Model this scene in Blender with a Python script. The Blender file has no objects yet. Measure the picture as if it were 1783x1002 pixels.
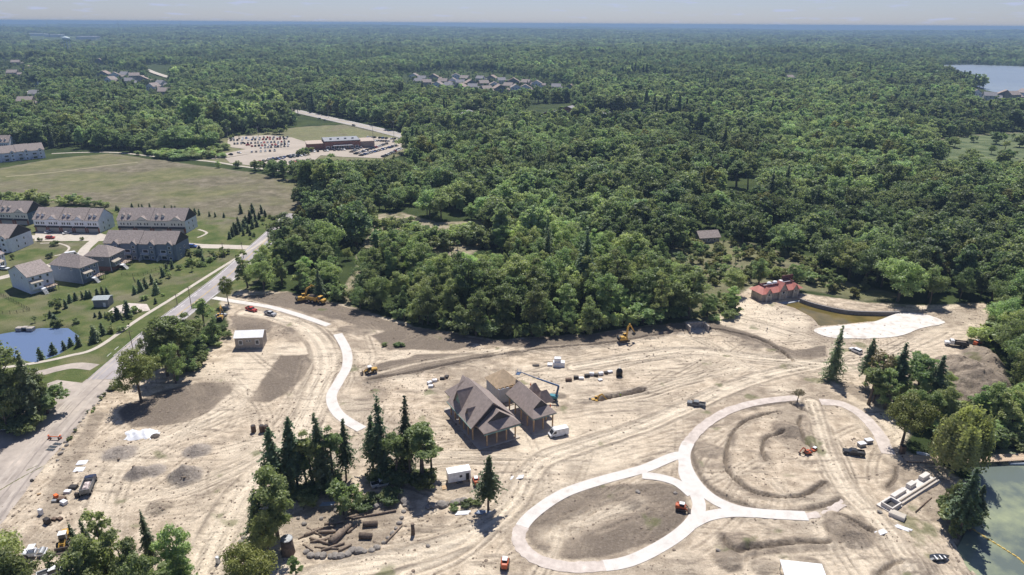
import bpy, math, random
import numpy as np
from mathutils import Vector, Matrix

scene = bpy.context.scene
col = scene.collection
R = math.radians
rng = np.random.default_rng(7)
random.seed(7)

# ------------------------------------------------------------------ camera
PW, PH, FPX = 1783.0, 1002.0, 1189.0
CAM = Vector((0.0, 0.0, 115.0))
PITCH = math.atan((501 - 41.0) / FPX)
ROLL = math.atan(11 / 1783)
c_f = Vector((0, math.cos(PITCH), -math.sin(PITCH)))
_u0 = Vector((0, math.sin(PITCH), math.cos(PITCH)))
_r0 = Vector((1, 0, 0))
c_r = _r0 * math.cos(ROLL) + _u0 * math.sin(ROLL)
c_u = _u0 * math.cos(ROLL) - _r0 * math.sin(ROLL)
cd = bpy.data.cameras.new('camera')
cd.sensor_width = 36.0
cd.lens = 36.0 * FPX / PW
cd.clip_start = 1.0
cd.clip_end = 120000.0
cam = bpy.data.objects.new('camera', cd)
col.objects.link(cam)
m3 = Matrix((c_r, c_u, -c_f)).transposed()
cam.matrix_world = Matrix.Translation(CAM) @ m3.to_4x4()
scene.camera = cam

# ------------------------------------------------------------------ sky and sun
SUN_EL, SUN_AZ = R(61), R(3)          # azimuth clockwise from +Y
world = bpy.data.worlds.new('World')
scene.world = world
world.use_nodes = True
wn = world.node_tree
wn.nodes.clear()
w_out = wn.nodes.new('ShaderNodeOutputWorld')
w_bg = wn.nodes.new('ShaderNodeBackground')
w_bg.inputs['Strength'].default_value = 0.06
w_sky = wn.nodes.new('ShaderNodeTexSky')
w_sky.sky_type = 'NISHITA'
w_sky.sun_disc = False
w_sky.sun_elevation = SUN_EL
w_sky.sun_rotation = SUN_AZ
w_sky.altitude = 300
w_sky.air_density = 1.0
w_sky.dust_density = 0.3
w_sky.ozone_density = 1.5
wn.links.new(w_bg.outputs[0], w_out.inputs[0])
SKYMIX = True
if SKYMIX:
    tc = wn.nodes.new('ShaderNodeTexCoord')
    sep = wn.nodes.new('ShaderNodeSeparateXYZ')
    wn.links.new(tc.outputs['Generated'], sep.inputs[0])
    dx = wn.nodes.new('ShaderNodeMath'); dx.operation = 'ARCTAN2'
    wn.links.new(sep.outputs['X'], dx.inputs[0]); wn.links.new(sep.outputs['Y'], dx.inputs[1])
    cmb = wn.nodes.new('ShaderNodeCombineXYZ')
    wn.links.new(dx.outputs[0], cmb.inputs[0]); wn.links.new(sep.outputs['Z'], cmb.inputs[1])
    mp = wn.nodes.new('ShaderNodeMapping'); mp.inputs['Scale'].default_value = (24, 190, 1)
    wn.links.new(cmb.outputs[0], mp.inputs[0])
    nz = wn.nodes.new('ShaderNodeTexNoise')
    nz.inputs['Scale'].default_value = 1.0; nz.inputs['Detail'].default_value = 5; nz.inputs['Roughness'].default_value = 0.5
    wn.links.new(mp.outputs[0], nz.inputs['Vector'])
    rp = wn.nodes.new('ShaderNodeValToRGB')
    rp.color_ramp.elements[0].position = 0.585; rp.color_ramp.elements[0].color = (0, 0, 0, 1)
    rp.color_ramp.elements[1].position = 0.70; rp.color_ramp.elements[1].color = (0.6, 0.6, 0.6, 1)
    wn.links.new(nz.outputs['Fac'], rp.inputs[0])
    mixc = wn.nodes.new('ShaderNodeMixRGB')
    mixc.inputs[2].default_value = (8.6, 8.8, 9.2, 1)
    wn.links.new(rp.outputs[0], mixc.inputs[0])
    wn.links.new(w_sky.outputs[0], mixc.inputs[1])
    # hazy summer air: sky colours are muted towards grey
    hsv = wn.nodes.new('ShaderNodeHueSaturation')
    hsv.inputs['Saturation'].default_value = 0.8
    wn.links.new(mixc.outputs[0], hsv.inputs['Color'])
    tint = wn.nodes.new('ShaderNodeMixRGB'); tint.blend_type = 'MULTIPLY'; tint.inputs[0].default_value = 1
    tint.inputs[2].default_value = (0.625, 0.695, 0.97, 1)
    wn.links.new(hsv.outputs[0], tint.inputs[1])
    wn.links.new(tint.outputs[0], w_bg.inputs[0])
else:
    wn.links.new(w_sky.outputs[0], w_bg.inputs[0])

sd = bpy.data.lights.new('sun', 'SUN')
sd.energy = 3.9
sd.angle = R(0.6)
sd.color = (1.0, 0.955, 0.89)
sun = bpy.data.objects.new('sun', sd)
col.objects.link(sun)
sdir = Vector((math.sin(SUN_AZ) * math.cos(SUN_EL), math.cos(SUN_AZ) * math.cos(SUN_EL), math.sin(SUN_EL)))
sun.rotation_euler = sdir.to_track_quat('Z', 'Y').to_euler()
sun.location = (0, 0, 400)

vs = scene.view_settings
vs.view_transform = 'Standard'
vs.look = 'None'
vs.exposure = 0.65
vs.gamma = 1.0
vs.use_curve_mapping = False
scene.cycles.use_denoising = True
scene.cycles.max_bounces = 10
scene.cycles.diffuse_bounces = 6
scene.cycles.transmission_bounces = 8
scene.cycles.transparent_max_bounces = 8
scene.cycles.volume_bounces = 1
scene.cycles.caustics_reflective = False
scene.cycles.caustics_refractive = False
scene.cycles.use_adaptive_sampling = True
scene.cycles.adaptive_threshold = 0.02

# ------------------------------------------------------------------ measuring
def ray(px, py):
    return c_f * FPX + c_r * (px - PW / 2) - c_u * (py - PH / 2)

def G(px, py, z=0.0):
    """point at height z seen at photo pixel px,py"""
    d = ray(px, py)
    t = (z - CAM.z) / d.z
    return (CAM.x + d.x * t, CAM.y + d.y * t)

def GP(pts, z=0.0):
    return np.array([G(a, b, z) for a, b in pts])

def PX(x, y, z=0.0):
    d = Vector((x, y, z)) - CAM
    w = d.dot(c_f)
    return (PW / 2 + FPX * d.dot(c_r) / w, PH / 2 - FPX * d.dot(c_u) / w)

def PXA(P):
    d = P - np.array(CAM)
    w = d @ np.array(c_f)
    return PW / 2 + FPX * (d @ np.array(c_r)) / w, PH / 2 - FPX * (d @ np.array(c_u)) / w, w

# ------------------------------------------------------------------ numeric noise
_T = rng.random((256, 256))
def vnoise(x, y):
    xi = np.floor(x).astype(np.int64); yi = np.floor(y).astype(np.int64)
    fx = x - xi; fy = y - yi
    fx = fx * fx * (3 - 2 * fx); fy = fy * fy * (3 - 2 * fy)
    a = _T[xi & 255, yi & 255]; b = _T[(xi + 1) & 255, yi & 255]
    c = _T[xi & 255, (yi + 1) & 255]; d = _T[(xi + 1) & 255, (yi + 1) & 255]
    return (a * (1 - fx) + b * fx) * (1 - fy) + (c * (1 - fx) + d * fx) * fy

def fbm(x, y, s, o=4, seed=0):
    r = np.zeros_like(x, dtype=float); amp = 1; tot = 0
    for k in range(o):
        r += amp * vnoise(x / s + 17.3 * seed + 5.1 * k, y / s + 9.7 * seed + 3.3 * k)
        tot += amp; amp *= 0.5; s *= 0.5
    return r / tot * 2 - 1

def catmull(pts, n=8, closed=False):
    P = [np.array(p, float) for p in pts]
    out = []
    N = len(P)
    for i in range(N if closed else N - 1):
        if closed:
            p0, p1, p2, p3 = P[(i - 1) % N], P[i], P[(i + 1) % N], P[(i + 2) % N]
        else:
            p0, p1, p2, p3 = P[max(i - 1, 0)], P[i], P[i + 1], P[min(i + 2, N - 1)]
        for k in range(n):
            t = k / n
            out.append(0.5 * ((2 * p1) + (-p0 + p2) * t + (2 * p0 - 5 * p1 + 4 * p2 - p3) * t * t + (-p0 + 3 * p1 - 3 * p2 + p3) * t ** 3))
    if not closed:
        out.append(P[-1])
    return np.array(out)

def seg_dist(X, Y, line):
    """distance to a polyline for flat arrays"""
    best = np.full(X.shape, 1e18)
    for (x0, y0), (x1, y1) in zip(line[:-1], line[1:]):
        dx, dy = x1 - x0, y1 - y0
        L = dx * dx + dy * dy + 1e-12
        t = np.clip(((X - x0) * dx + (Y - y0) * dy) / L, 0, 1)
        d = (X - x0 - t * dx) ** 2 + (Y - y0 - t * dy) ** 2
        np.minimum(best, d, out=best)
    return np.sqrt(best)

def inside(X, Y, poly):
    r = np.zeros(X.shape, bool)
    n = len(poly)
    for i in range(n):
        x0, y0 = poly[i]; x1, y1 = poly[(i + 1) % n]
        if y0 == y1:
            continue
        c = ((y0 > Y) != (y1 > Y)) & (X < (x1 - x0) * (Y - y0) / (y1 - y0) + x0)
        r ^= c
    return r

def sstep(a, b, x):
    t = np.clip((x - a) / (b - a), 0, 1)
    return t * t * (3 - 2 * t)

def pmask(X, Y, poly, feather=2.0, rough=0.0, rs=8.0, seed=1):
    """soft polygon mask with a ragged edge, 0..1"""
    poly = np.asarray(poly)
    M = np.zeros(X.shape)
    pad = feather + rough * 2 + 1
    sel = (X > poly[:, 0].min() - pad) & (X < poly[:, 0].max() + pad) & (Y > poly[:, 1].min() - pad) & (Y < poly[:, 1].max() + pad)
    if not sel.any():
        return M
    x, y = X[sel], Y[sel]
    ins = inside(x, y, poly)
    d = seg_dist(x, y, np.vstack([poly, poly[:1]]))
    d = np.where(ins, d, -d)
    if rough:
        d = d + rough * fbm(x, y, rs, 4, seed)
    M[sel] = sstep(-feather / 2, feather / 2, d)
    return M

def lmask(X, Y, line, half, feather, rough=0.0, rs=6.0, seed=2):
    line = np.asarray(line)
    M = np.zeros(X.shape)
    pad = half + feather + rough * 2 + 1
    sel = (X > line[:, 0].min() - pad) & (X < line[:, 0].max() + pad) & (Y > line[:, 1].min() - pad) & (Y < line[:, 1].max() + pad)
    if not sel.any():
        return M
    x, y = X[sel], Y[sel]
    d = seg_dist(x, y, line)
    if rough:
        d = d + rough * fbm(x, y, rs, 3, seed)
    M[sel] = 1 - sstep(half - feather / 2, half + feather / 2, d)
    return M

def ldist(X, Y, line, pad):
    line = np.asarray(line)
    D = np.full(X.shape, 1e9)
    sel = (X > line[:, 0].min() - pad) & (X < line[:, 0].max() + pad) & (Y > line[:, 1].min() - pad) & (Y < line[:, 1].max() + pad)
    if sel.any():
        D[sel] = seg_dist(X[sel], Y[sel], line)
    return D

# ------------------------------------------------------------------ materials
MATS = {}
def mat(name, c, rough=0.8, var=0.12, scale=1.5, metal=0.0, spec=0.3, bump=0.0, bscale=8.0, c2=None, coord='Object'):
    if name in MATS:
        return MATS[name]
    m = bpy.data.materials.new(name); m.use_nodes = True
    nt = m.node_tree; b = nt.nodes['Principled BSDF']
    b.inputs['Roughness'].default_value = rough
    b.inputs['Metallic'].default_value = metal
    b.inputs['Specular IOR Level'].default_value = spec
    tcn = nt.nodes.new('ShaderNodeTexCoord')
    n = nt.nodes.new('ShaderNodeTexNoise'); n.inputs['Scale'].default_value = scale; n.inputs['Detail'].default_value = 6
    nt.links.new(tcn.outputs[coord], n.inputs['Vector'])
    r = nt.nodes.new('ShaderNodeValToRGB')
    lo = c2 if c2 else tuple(max(0, x * (1 - var * 1.6)) for x in c)
    hi = c if c2 else tuple(min(1, x * (1 + var * 1.2)) for x in c)
    r.color_ramp.elements[0].position = 0.3; r.color_ramp.elements[0].color = (*lo, 1)
    r.color_ramp.elements[1].position = 0.72; r.color_ramp.elements[1].color = (*hi, 1)
    nt.links.new(n.outputs['Fac'], r.inputs[0])
    nt.links.new(r.outputs[0], b.inputs['Base Color'])
    if bump:
        n2 = nt.nodes.new('ShaderNodeTexNoise'); n2.inputs['Scale'].default_value = bscale; n2.inputs['Detail'].default_value = 5
        nt.links.new(tcn.outputs[coord], n2.inputs['Vector'])
        bp = nt.nodes.new('ShaderNodeBump'); bp.inputs['Strength'].default_value = bump; bp.inputs['Distance'].default_value = 0.1
        nt.links.new(n2.outputs['Fac'], bp.inputs['Height']); nt.links.new(bp.outputs[0], b.inputs['Normal'])
    MATS[name] = m
    return m

# ------------------------------------------------------------------ mesh helpers
class MB:
    def __init__(s):
        s.v = []; s.f = []
    def add(s, vs, fs):
        o = len(s.v); s.v += [tuple(p) for p in vs]; s.f += [tuple(i + o for i in f) for f in fs]; return s
    def box(s, x0, x1, y0, y1, z0, z1):
        return s.add([(x0, y0, z0), (x1, y0, z0), (x1, y1, z0), (x0, y1, z0), (x0, y0, z1), (x1, y0, z1), (x1, y1, z1), (x0, y1, z1)],
                     [(0, 3, 2, 1), (4, 5, 6, 7), (0, 1, 5, 4), (1, 2, 6, 5), (2, 3, 7, 6), (3, 0, 4, 7)])
    def bbox(s, x0, x1, y0, y1, z0, z1, b=0.1):
        """box whose vertical and top edges are chamfered"""
        P = [(x0 + b, y0), (x1 - b, y0), (x1, y0 + b), (x1, y1 - b), (x1 - b, y1), (x0 + b, y1), (x0, y1 - b), (x0, y0 + b)]
        cx, cy = (x0 + x1) / 2, (y0 + y1) / 2
        def ins(p):
            return (p[0] + (b if p[0] < cx else -b), p[1] + (b if p[1] < cy else -b))
        V = [(*p, z0) for p in P] + [(*p, z1 - b) for p in P] + [(*ins(p), z1) for p in P]
        F = [tuple(range(7, -1, -1)), tuple(range(16, 24))]
        for l in (0, 8):
            for i in range(8):
                j = (i + 1) % 8
                F.append((l + i, l + j, l + 8 + j, l + 8 + i))
        return s.add(V, F)
    def prism(s, poly, z0, z1):
        n = len(poly)
        V = [(p[0], p[1], z0) for p in poly] + [(p[0], p[1], z1) for p in poly]
        F = [tuple(range(n - 1, -1, -1)), tuple(range(n, 2 * n))] + [(i, (i + 1) % n, n + (i + 1) % n, n + i) for i in range(n)]
        return s.add(V, F)
    def profile_y(s, prof, y0, y1):
        """x-z profile (counter-clockwise seen from -y) pushed along y"""
        n = len(prof)
        V = [(p[0], y0, p[1]) for p in prof] + [(p[0], y1, p[1]) for p in prof]
        F = [tuple(range(n)), tuple(range(2 * n - 1, n - 1, -1))] + [((i + 1) % n, i, n + i, n + (i + 1) % n) for i in range(n)]
        return s.add(V, F)
    def profile_x(s, prof, x0, x1):
        """y-z profile pushed along x"""
        n = len(prof)
        V = [(x0, p[0], p[1]) for p in prof] + [(x1, p[0], p[1]) for p in prof]
        F = [tuple(range(n - 1, -1, -1)), tuple(range(n, 2 * n))] + [(i, (i + 1) % n, n + (i + 1) % n, n + i) for i in range(n)]
        return s.add(V, F)
    def tube(s, pts, rads, n=7, cap=True):
        pts = [Vector(p) for p in pts]
        if not hasattr(rads, '__len__'):
            rads = [rads] * len(pts)
        o = len(s.v); prev = None
        for i, p in enumerate(pts):
            t = (pts[min(i + 1, len(pts) - 1)] - pts[max(i - 1, 0)]).normalized()
            a = Vector((0, 0, 1)) if abs(t.z) < 0.9 else Vector((1, 0, 0))
            u = t.cross(a).normalized(); w = t.cross(u).normalized()
            for k in range(n):
                an = 2 * math.pi * k / n
                s.v.append(tuple(p + (u * math.cos(an) + w * math.sin(an)) * rads[i]))
        for i in range(len(pts) - 1):
            for k in range(n):
                a = o + i * n + k; b = o + i * n + (k + 1) % n
                s.f.append((a, b, b + n, a + n))
        if cap:
            s.f.append(tuple(o + k for k in range(n - 1, -1, -1)))
            e = o + (len(pts) - 1) * n
            s.f.append(tuple(e + k for k in range(n)))
        return s
    def quad(s, a, b, c, d):
        return s.add([a, b, c, d], [(0, 1, 2, 3)])
    def tri(s, a, b, c):
        return s.add([a, b, c], [(0, 1, 2)])
    def slab(s, pts, th):
        """a flat sheet through pts thickened along its normal (downwards)"""
        P = [Vector(p) for p in pts]
        nrm = (P[1] - P[0]).cross(P[2] - P[0]).normalized()
        if nrm.z < 0:
            P.reverse(); nrm = -nrm
        n = len(P)
        V = [tuple(p) for p in P] + [tuple(p - nrm * th) for p in P]
        F = [tuple(range(n)), tuple(range(2 * n - 1, n - 1, -1))] + [((i + 1) % n, i, n + i, n + (i + 1) % n) for i in range(n)]
        return s.add(V, F)
    def mesh(s, name):
        me = bpy.data.meshes.new(name)
        me.from_pydata(s.v, [], s.f); me.update()
        return me
    def obj(s, name, m, parent=None, smooth=False, loc=None, rz=None):
        return mobj(name, s.mesh(name), m, parent, smooth, loc, rz)

KIDS = {}
def mobj(name, me, m, parent=None, smooth=False, loc=None, rz=None):
    if m is not None and len(me.materials) == 0:
        me.materials.append(m)
    if smooth:
        me.polygons.foreach_set('use_smooth', [True] * len(me.polygons))
    o = bpy.data.objects.new(name, me)
    col.objects.link(o)
    if parent is not None:
        o.parent = parent
        KIDS.setdefault(parent.name, []).append(o)
    if loc is not None:
        o.location = loc
    if rz is not None:
        o.rotation_euler = (0, 0, rz)
    return o

def tag(o, label, cat, group=None):
    o['label'] = label; o['category'] = cat
    if group:
        o['group'] = group
    return o

def thing(name, label, cat, loc=(0, 0, 0), rz=0.0, group=None):
    o = bpy.data.objects.new(name, None)
    o.empty_display_size = 0.5
    col.objects.link(o)
    o.location = loc; o.rotation_euler = (0, 0, rz)
    return tag(o, label, cat, group)

def struct(o):
    o['kind'] = 'structure'; return o
def stuff(o, label=None):
    o['kind'] = 'stuff'
    if label:
        o['label'] = label
    return o

def copy_tree(o, parent=None, loc=None, rz=None, label=None, scale=None, group=None, swap=None):
    c = o.copy(); col.objects.link(c); c.parent = parent
    if loc is not None: c.location = loc
    if rz is not None: c.rotation_euler = (0, 0, rz)
    if label: c['label'] = label
    if group: c['group'] = group
    if scale is not None: c.scale = scale if hasattr(scale, '__len__') else (scale,) * 3
    if swap and c.type == 'MESH' and c.material_slots and c.material_slots[0].material in swap:
        new = swap[c.material_slots[0].material]
        c.material_slots[0].link = 'OBJECT'; c.material_slots[0].material = new
    if parent is not None:
        KIDS.setdefault(parent.name, []).append(c)
    for ch in list(KIDS.get(o.name, ())):
        copy_tree(ch, c, swap=swap)
    return c
# ================================================================== THE GROUND
# everything below is measured on the ground plane, in metres
SITE = GP([(-300, 1150), (-160, 960), (-20, 905), (60, 830), (110, 765), (165, 700), (215, 660), (290, 640), (380, 596), (400, 560), (385, 525), (420, 505), (500, 508), (600, 530),
           (720, 568), (860, 592), (1030, 582), (1190, 560), (1275, 545), (1278, 515), (1310, 500), (1400, 512), (1500, 526), (1600, 532), (1720, 528), (1724, 560),
           (1705, 600), (1745, 640), (1760, 690), (1690, 712), (1640, 735), (1590, 740), (1575, 785), (1640, 812), (1695, 850), (1690, 900), (1672, 950), (1690, 985), (1740, 1040), (1800, 1150)])
LAKE = GP([(1640, 790), (1690, 790), (1702, 850), (1716, 882), (1690, 920), (1674, 950), (1692, 982), (1760, 1040), (1900, 1120), (2150, 1120), (2150, 770), (1783, 782)])
POOL = GP([(1353, 529), (1393, 524), (1420, 533), (1471, 544), (1522, 547), (1562, 546), (1522, 561), (1475, 567), (1428, 571), (1417, 557), (1387, 540)], -1.2)
POND = GP([(-80, 592), (-20, 586), (20, 579), (70, 572), (118, 572), (137, 586), (128, 602), (100, 618), (62, 632), (20, 622), (-80, 628)], -0.8)
LAWN = GP([(-300, 420), (60, 400), (200, 385), (340, 372), (420, 372), (500, 378), (512, 372), (420, 470), (330, 530), (250, 595), (150, 650), (60, 700), (-60, 780), (-400, 800)])
FIELD = GP([(-300, 318), (-20, 298), (100, 276), (190, 268), (330, 287), (430, 300), (522, 318), (528, 348), (512, 372), (420, 380), (340, 372), (200, 362), (60, 352), (-300, 375)])
LOT = GP([(385, 240), (440, 234), (520, 222), (600, 218), (640, 228), (705, 240), (702, 268), (660, 282), (560, 296), (500, 300), (440, 292), (370, 282), (330, 276), (390, 262)])
MARSH = GP([(1610, 244), (1700, 236), (1850, 226), (1950, 262), (1850, 300), (1700, 300), (1640, 288)])
HEDGE = GP([(-300, 366), (-20, 340), (60, 338), (200, 350), (345, 364), (430, 372), (430, 392), (340, 384), (200, 392), (60, 408), (-300, 428)])
GLADE = GP([(640, 376), (700, 370), (760, 388), (830, 384), (862, 400), (850, 420), (820, 445), (780, 455), (750, 430), (690, 400), (650, 405)])
GLADE2 = GP([(600, 530), (598, 505), (620, 470), (622, 440), (650, 400), (664, 402), (640, 445), (632, 480), (612, 510), (612, 535)])
SCRUB = GP([(1130, 455), (1200, 420), (1300, 425), (1390, 450), (1480, 495), (1560, 512), (1500, 524), (1400, 505), (1310, 490), (1275, 510), (1270, 548), (1195, 552), (1180, 500)])
GLADE3 = GP([(1250, 312), (1320, 306), (1325, 345), (1255, 352)])

road_px = [(512, 372), (482, 402), (448, 433), (400, 478), (345, 522), (290, 564), (232, 614), (172, 668), (112, 730), (52, 800), (-20, 890), (-90, 990)]
ROAD = catmull(GP(road_px), 8)
P_LEFT = catmull(GP([(1186, 793), (1120, 817), (1050, 836), (985, 858), (937, 888), (909, 917), (904, 943), (925, 968), (975, 986), (1045, 986), (1100, 976), (1160, 946), (1200, 915), (1217, 885), (1210, 858), (1193, 828)]), 8, True)
P_RIGHT = catmull(GP([(1390, 693), (1330, 699), (1272, 714), (1228, 740), (1201, 768), (1191, 795), (1200, 825), (1225, 857), (1262, 880), (1312, 893), (1405, 899)]), 8)
P_LINK = catmull(GP([(1118, 828), (1150, 832), (1180, 842), (1205, 862)]), 6)
P_TAIL = catmull(GP([(1200, 915), (1230, 900), (1270, 893), (1312, 894)]), 6)
P_ARM = catmull(GP([(1428, 700), (1465, 704), (1500, 723), (1530, 756), (1547, 791)]), 8)
S_ONE = catmull(GP([(372, 519), (420, 527), (470, 535), (520, 549), (572, 567)]), 8)
S_TWO = catmull(GP([(588, 582), (603, 610), (604, 638), (590, 665), (577, 692), (590, 722), (630, 748)]), 8)
PATHS = [(P_LEFT, 1.75), (P_RIGHT, 1.75), (P_LINK, 1.5), (P_TAIL, 1.6), (P_ARM, 2.0), (S_ONE, 1.5), (S_TWO, 1.7)]

# ruts and pale haul routes
TRACKS = [
    ([(540, 1010), (640, 985), (760, 955), (840, 920), (895, 875), (920, 830), (950, 800), (1010, 778), (1120, 742), (1200, 708), (1280, 672), (1360, 648), (1440, 634)], 3.0, 1.0),
    ([(740, 797), (840, 796), (950, 800)], 2.2, .7),
    ([(640, 655), (720, 634), (800, 620), (880, 609)], 1.0, .9),
    ([(430, 545), (480, 553), (530, 572), (560, 600), (567, 640), (552, 680), (535, 725), (500, 780), (430, 850), (380, 930), (350, 1010)], 4.0, .8),
    ([(410, 660), (430, 690), (380, 722), (300, 760), (220, 800), (180, 880), (160, 960)], 3.0, .8),
    ([(1000, 640), (1090, 625), (1200, 612), (1300, 622), (1440, 634)], 3.0, .7),
    ([(1440, 634), (1500, 640), (1560, 610), (1640, 570)], 2.5, .7),
    ([(700, 1000), (800, 960), (870, 900)], 2.0, .7),
    ([(1000, 700), (1100, 690), (1200, 660), (1300, 640)], 2.0, .7),
    ([(1412, 700), (1425, 740), (1440, 790), (1470, 850), (1520, 900), (1560, 950), (1590, 1010)], 2.6, .8),
    ([(960, 935), (1010, 912), (1060, 892), (1105, 880)], 3.4, .9),
    ([(940, 1010), (965, 960), (975, 932)], 1.6, .6),
    ([(1190, 585), (1230, 600), (1290, 635), (1330, 650)], 1.4, .9),
    ([(560, 930), (480, 960), (400, 1010)], 2.0, .7),
    ([(230, 870), (330, 850), (440, 800), (520, 740)], 2.0, .6),
    ([(1300, 560), (1350, 575), (1400, 590)], 2.5, .8),
]
TRACKS = [(catmull(GP(p), 6), w, s) for p, w, s in TRACKS]

TRENCH = [  # line, half width, depth, berm
    ([(1354, 716), (1310, 728), (1283, 745), (1268, 773), (1263, 807), (1275, 831), (1306, 855), (1354, 866), (1401, 861), (1436, 841)], .42, .7, .25),
    ([(1371, 698), (1395, 712), (1418, 723)], .42, .6, .2),
    ([(1395, 725), (1391, 742), (1404, 769), (1420, 786)], .42, .7, .25),
    ([(1362, 755), (1335, 762), (1327, 784), (1334, 803)], .42, .7, .25),
    ([(1374, 699), (1288, 713), (1240, 738), (1212, 764), (1207, 797), (1228, 841), (1268, 869), (1320, 886), (1374, 890), (1422, 884), (1463, 872)], .55, .4, .12),
    ([(1237, 573), (1271, 578), (1319, 591), (1353, 608), (1381, 629)], .5, 1.2, .3),
    ([(1261, 936), (1282, 960), (1337, 950), (1390, 944), (1442, 943)], .6, .6, .3),
    ([(1455, 899), (1490, 915), (1520, 925)], .6, .6, .3),
    ([(1561, 815), (1558, 835), (1545, 850)], .5, .5, .3),
    ([(1530, 1000), (1550, 985), (1572, 978)], .5, .5, .3),
    ([(1040, 697), (1075, 690), (1120, 680)], .9, 1.0, .4),
    ([(640, 664), (740, 645), (830, 626), (940, 609), (1060, 598), (1190, 578)], .5, .35, .55),
]
TRENCH = [(catmull(GP(p), 6), w, d, b) for p, w, d, b in TRENCH]

MOUNDS = [  # pixel, rx, ry, height, kind (0 gravel 1 soil 2 pale)
    ((208, 789), 4.4, 4.0, 2.0, 0), ((238, 828), 3.2, 3.0, 2.9, 0), ((268, 820), 3.4, 3.0, 1.9, 0), ((322, 830), 4.6, 4.2, 3.6, 0), ((342, 785), 3.8, 3.4, 2.2, 0),
    ((277, 884), 3.4, 3.6, 1.5, 1), ((1372, 748), 5.0, 5.0, 2.2, 1), ((1296, 947), 4.0, 4.0, 1.6, 1), ((1268, 975), 3.6, 3.4, 1.4, 1), ((1240, 786), 4.2, 3.4, .9, 1),
    ((1470, 915), 5.5, 5.0, 1.8, 1), ((1487, 938), 4.0, 3.5, 1.4, 1), ((1692, 672), 17.0, 19.0, 8.5, 1), ((1722, 622), 9.0, 8.0, 4.0, 1), ((1745, 640), 6, 6, 2.5, 1), ((1660, 640), 8.0, 5.0, 2.2, 1),
    ((438, 568), 9.0, 6.0, 1.2, 1), ((872, 664), 6.0, 6.0, 2.0, 2), ((1410, 985), 3.5, 3.2, 1.1, 1), ((1600, 985), 4.5, 4.0, 1.2, 1), ((508, 575), 4, 3, .7, 1), ((1310, 600), 5, 4, .7, 1),
    ((1110, 875), 5.0, 4.0, .9, 1), ((1330, 985), 3.6, 3, 1.0, 1), ((620, 575), 8, 5, .8, 1), ((590, 552), 5, 4, .9, 1), ((1015, 700), 3, 2, .6, 1), ((970, 690), 3, 2, .5, 1),
]
MOUNDS = [(G(*p), rx, ry, h, k) for p, rx, ry, h, k in MOUNDS]

SOIL = [  # dark disturbed topsoil: polygon, strength
    ([(205, 718), (239, 697), (283, 680), (341, 667), (413, 663), (406, 680), (375, 711), (341, 728), (307, 737), (273, 742), (232, 745), (212, 735)], 1.),
    ([(423, 700), (444, 677), (468, 645), (490, 620), (536, 617), (543, 632), (530, 655), (505, 682), (471, 699)], 1.),
    ([(400, 552), (430, 546), (478, 560), (470, 580), (410, 580)], .9),
    ([(470, 560), (510, 565), (540, 590), (510, 598), (480, 585)], .5),
    ([(644, 584), (685, 571), (760, 588), (827, 601), (793, 610), (675, 611)], 1.05),
    ([(658, 635), (726, 618), (878, 612), (827, 629), (726, 652), (627, 666)], 1.0),
    ([(400, 515), (520, 508), (620, 540), (720, 570), (860, 594), (1030, 582), (1190, 558), (1200, 578), (1060, 598), (900, 606), (760, 592), (640, 572), (560, 552), (470, 530)], .95),
    ([(915, 925), (930, 896), (975, 868), (1040, 847), (1110, 840), (1165, 842), (1192, 855), (1203, 880), (1190, 910), (1140, 945), (1080, 966), (1010, 974), (950, 968), (925, 948)], 1.),
    ([(1200, 565), (1240, 560), (1320, 585), (1380, 610), (1440, 600), (1440, 620), (1385, 632), (1350, 612), (1270, 582)], 1.0),
    ([(1640, 625), (1690, 612), (1750, 618), (1760, 690), (1700, 705), (1650, 695)], .7),
    ([(1430, 905), (1500, 900), (1540, 930), (1500, 950), (1440, 945)], .8),
    ([(1250, 930), (1290, 925), (1320, 945), (1440, 945), (1440, 960), (1300, 970)], .7),
    ([(700, 800), (740, 790), (760, 800), (710, 812)], .5),
    ([(1200, 720), (1260, 705), (1245, 740), (1215, 760)], .4),
    ([(1210, 770), (1250, 775), (1250, 800), (1215, 795)], .7),
    ([(1450, 660), (1560, 690), (1580, 730), (1500, 700)], .6),
    ([(1540, 800), (1640, 815), (1690, 870), (1670, 950), (1620, 900), (1560, 830)], .55),
    ([(60, 900), (110, 800), (165, 715), (185, 720), (130, 830), (100, 920)], .6),
    ([(0, 780), (60, 740), (100, 740), (40, 800), (0, 830)], .5),
    ([(490, 900), (560, 880), (690, 870), (700, 900), (660, 950), (560, 975), (490, 960)], .6),
    ([(830, 690), (890, 720), (900, 790), (830, 800), (770, 740)], .35),
    ([(1010, 1000), (1180, 970), (1240, 985), (1200, 1010)], .4),
    ([(1050, 930), (1150, 900), (1180, 905), (1120, 950), (1060, 965)], .4),
    ([(1585, 600), (1700, 560), (1720, 535), (1600, 540), (1560, 560)], .45),
    ([(1360, 700), (1420, 720), (1430, 780), (1380, 790), (1340, 760)], .5),
]
SOIL = [(GP(p), s) for p, s in SOIL]

def offset2(line, d):
    line = np.asarray(line); t = np.gradient(line, axis=0); t /= np.linalg.norm(t, axis=1, keepdims=True)
    return line + np.stack([-t[:, 1], t[:, 0]], 1) * d

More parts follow.
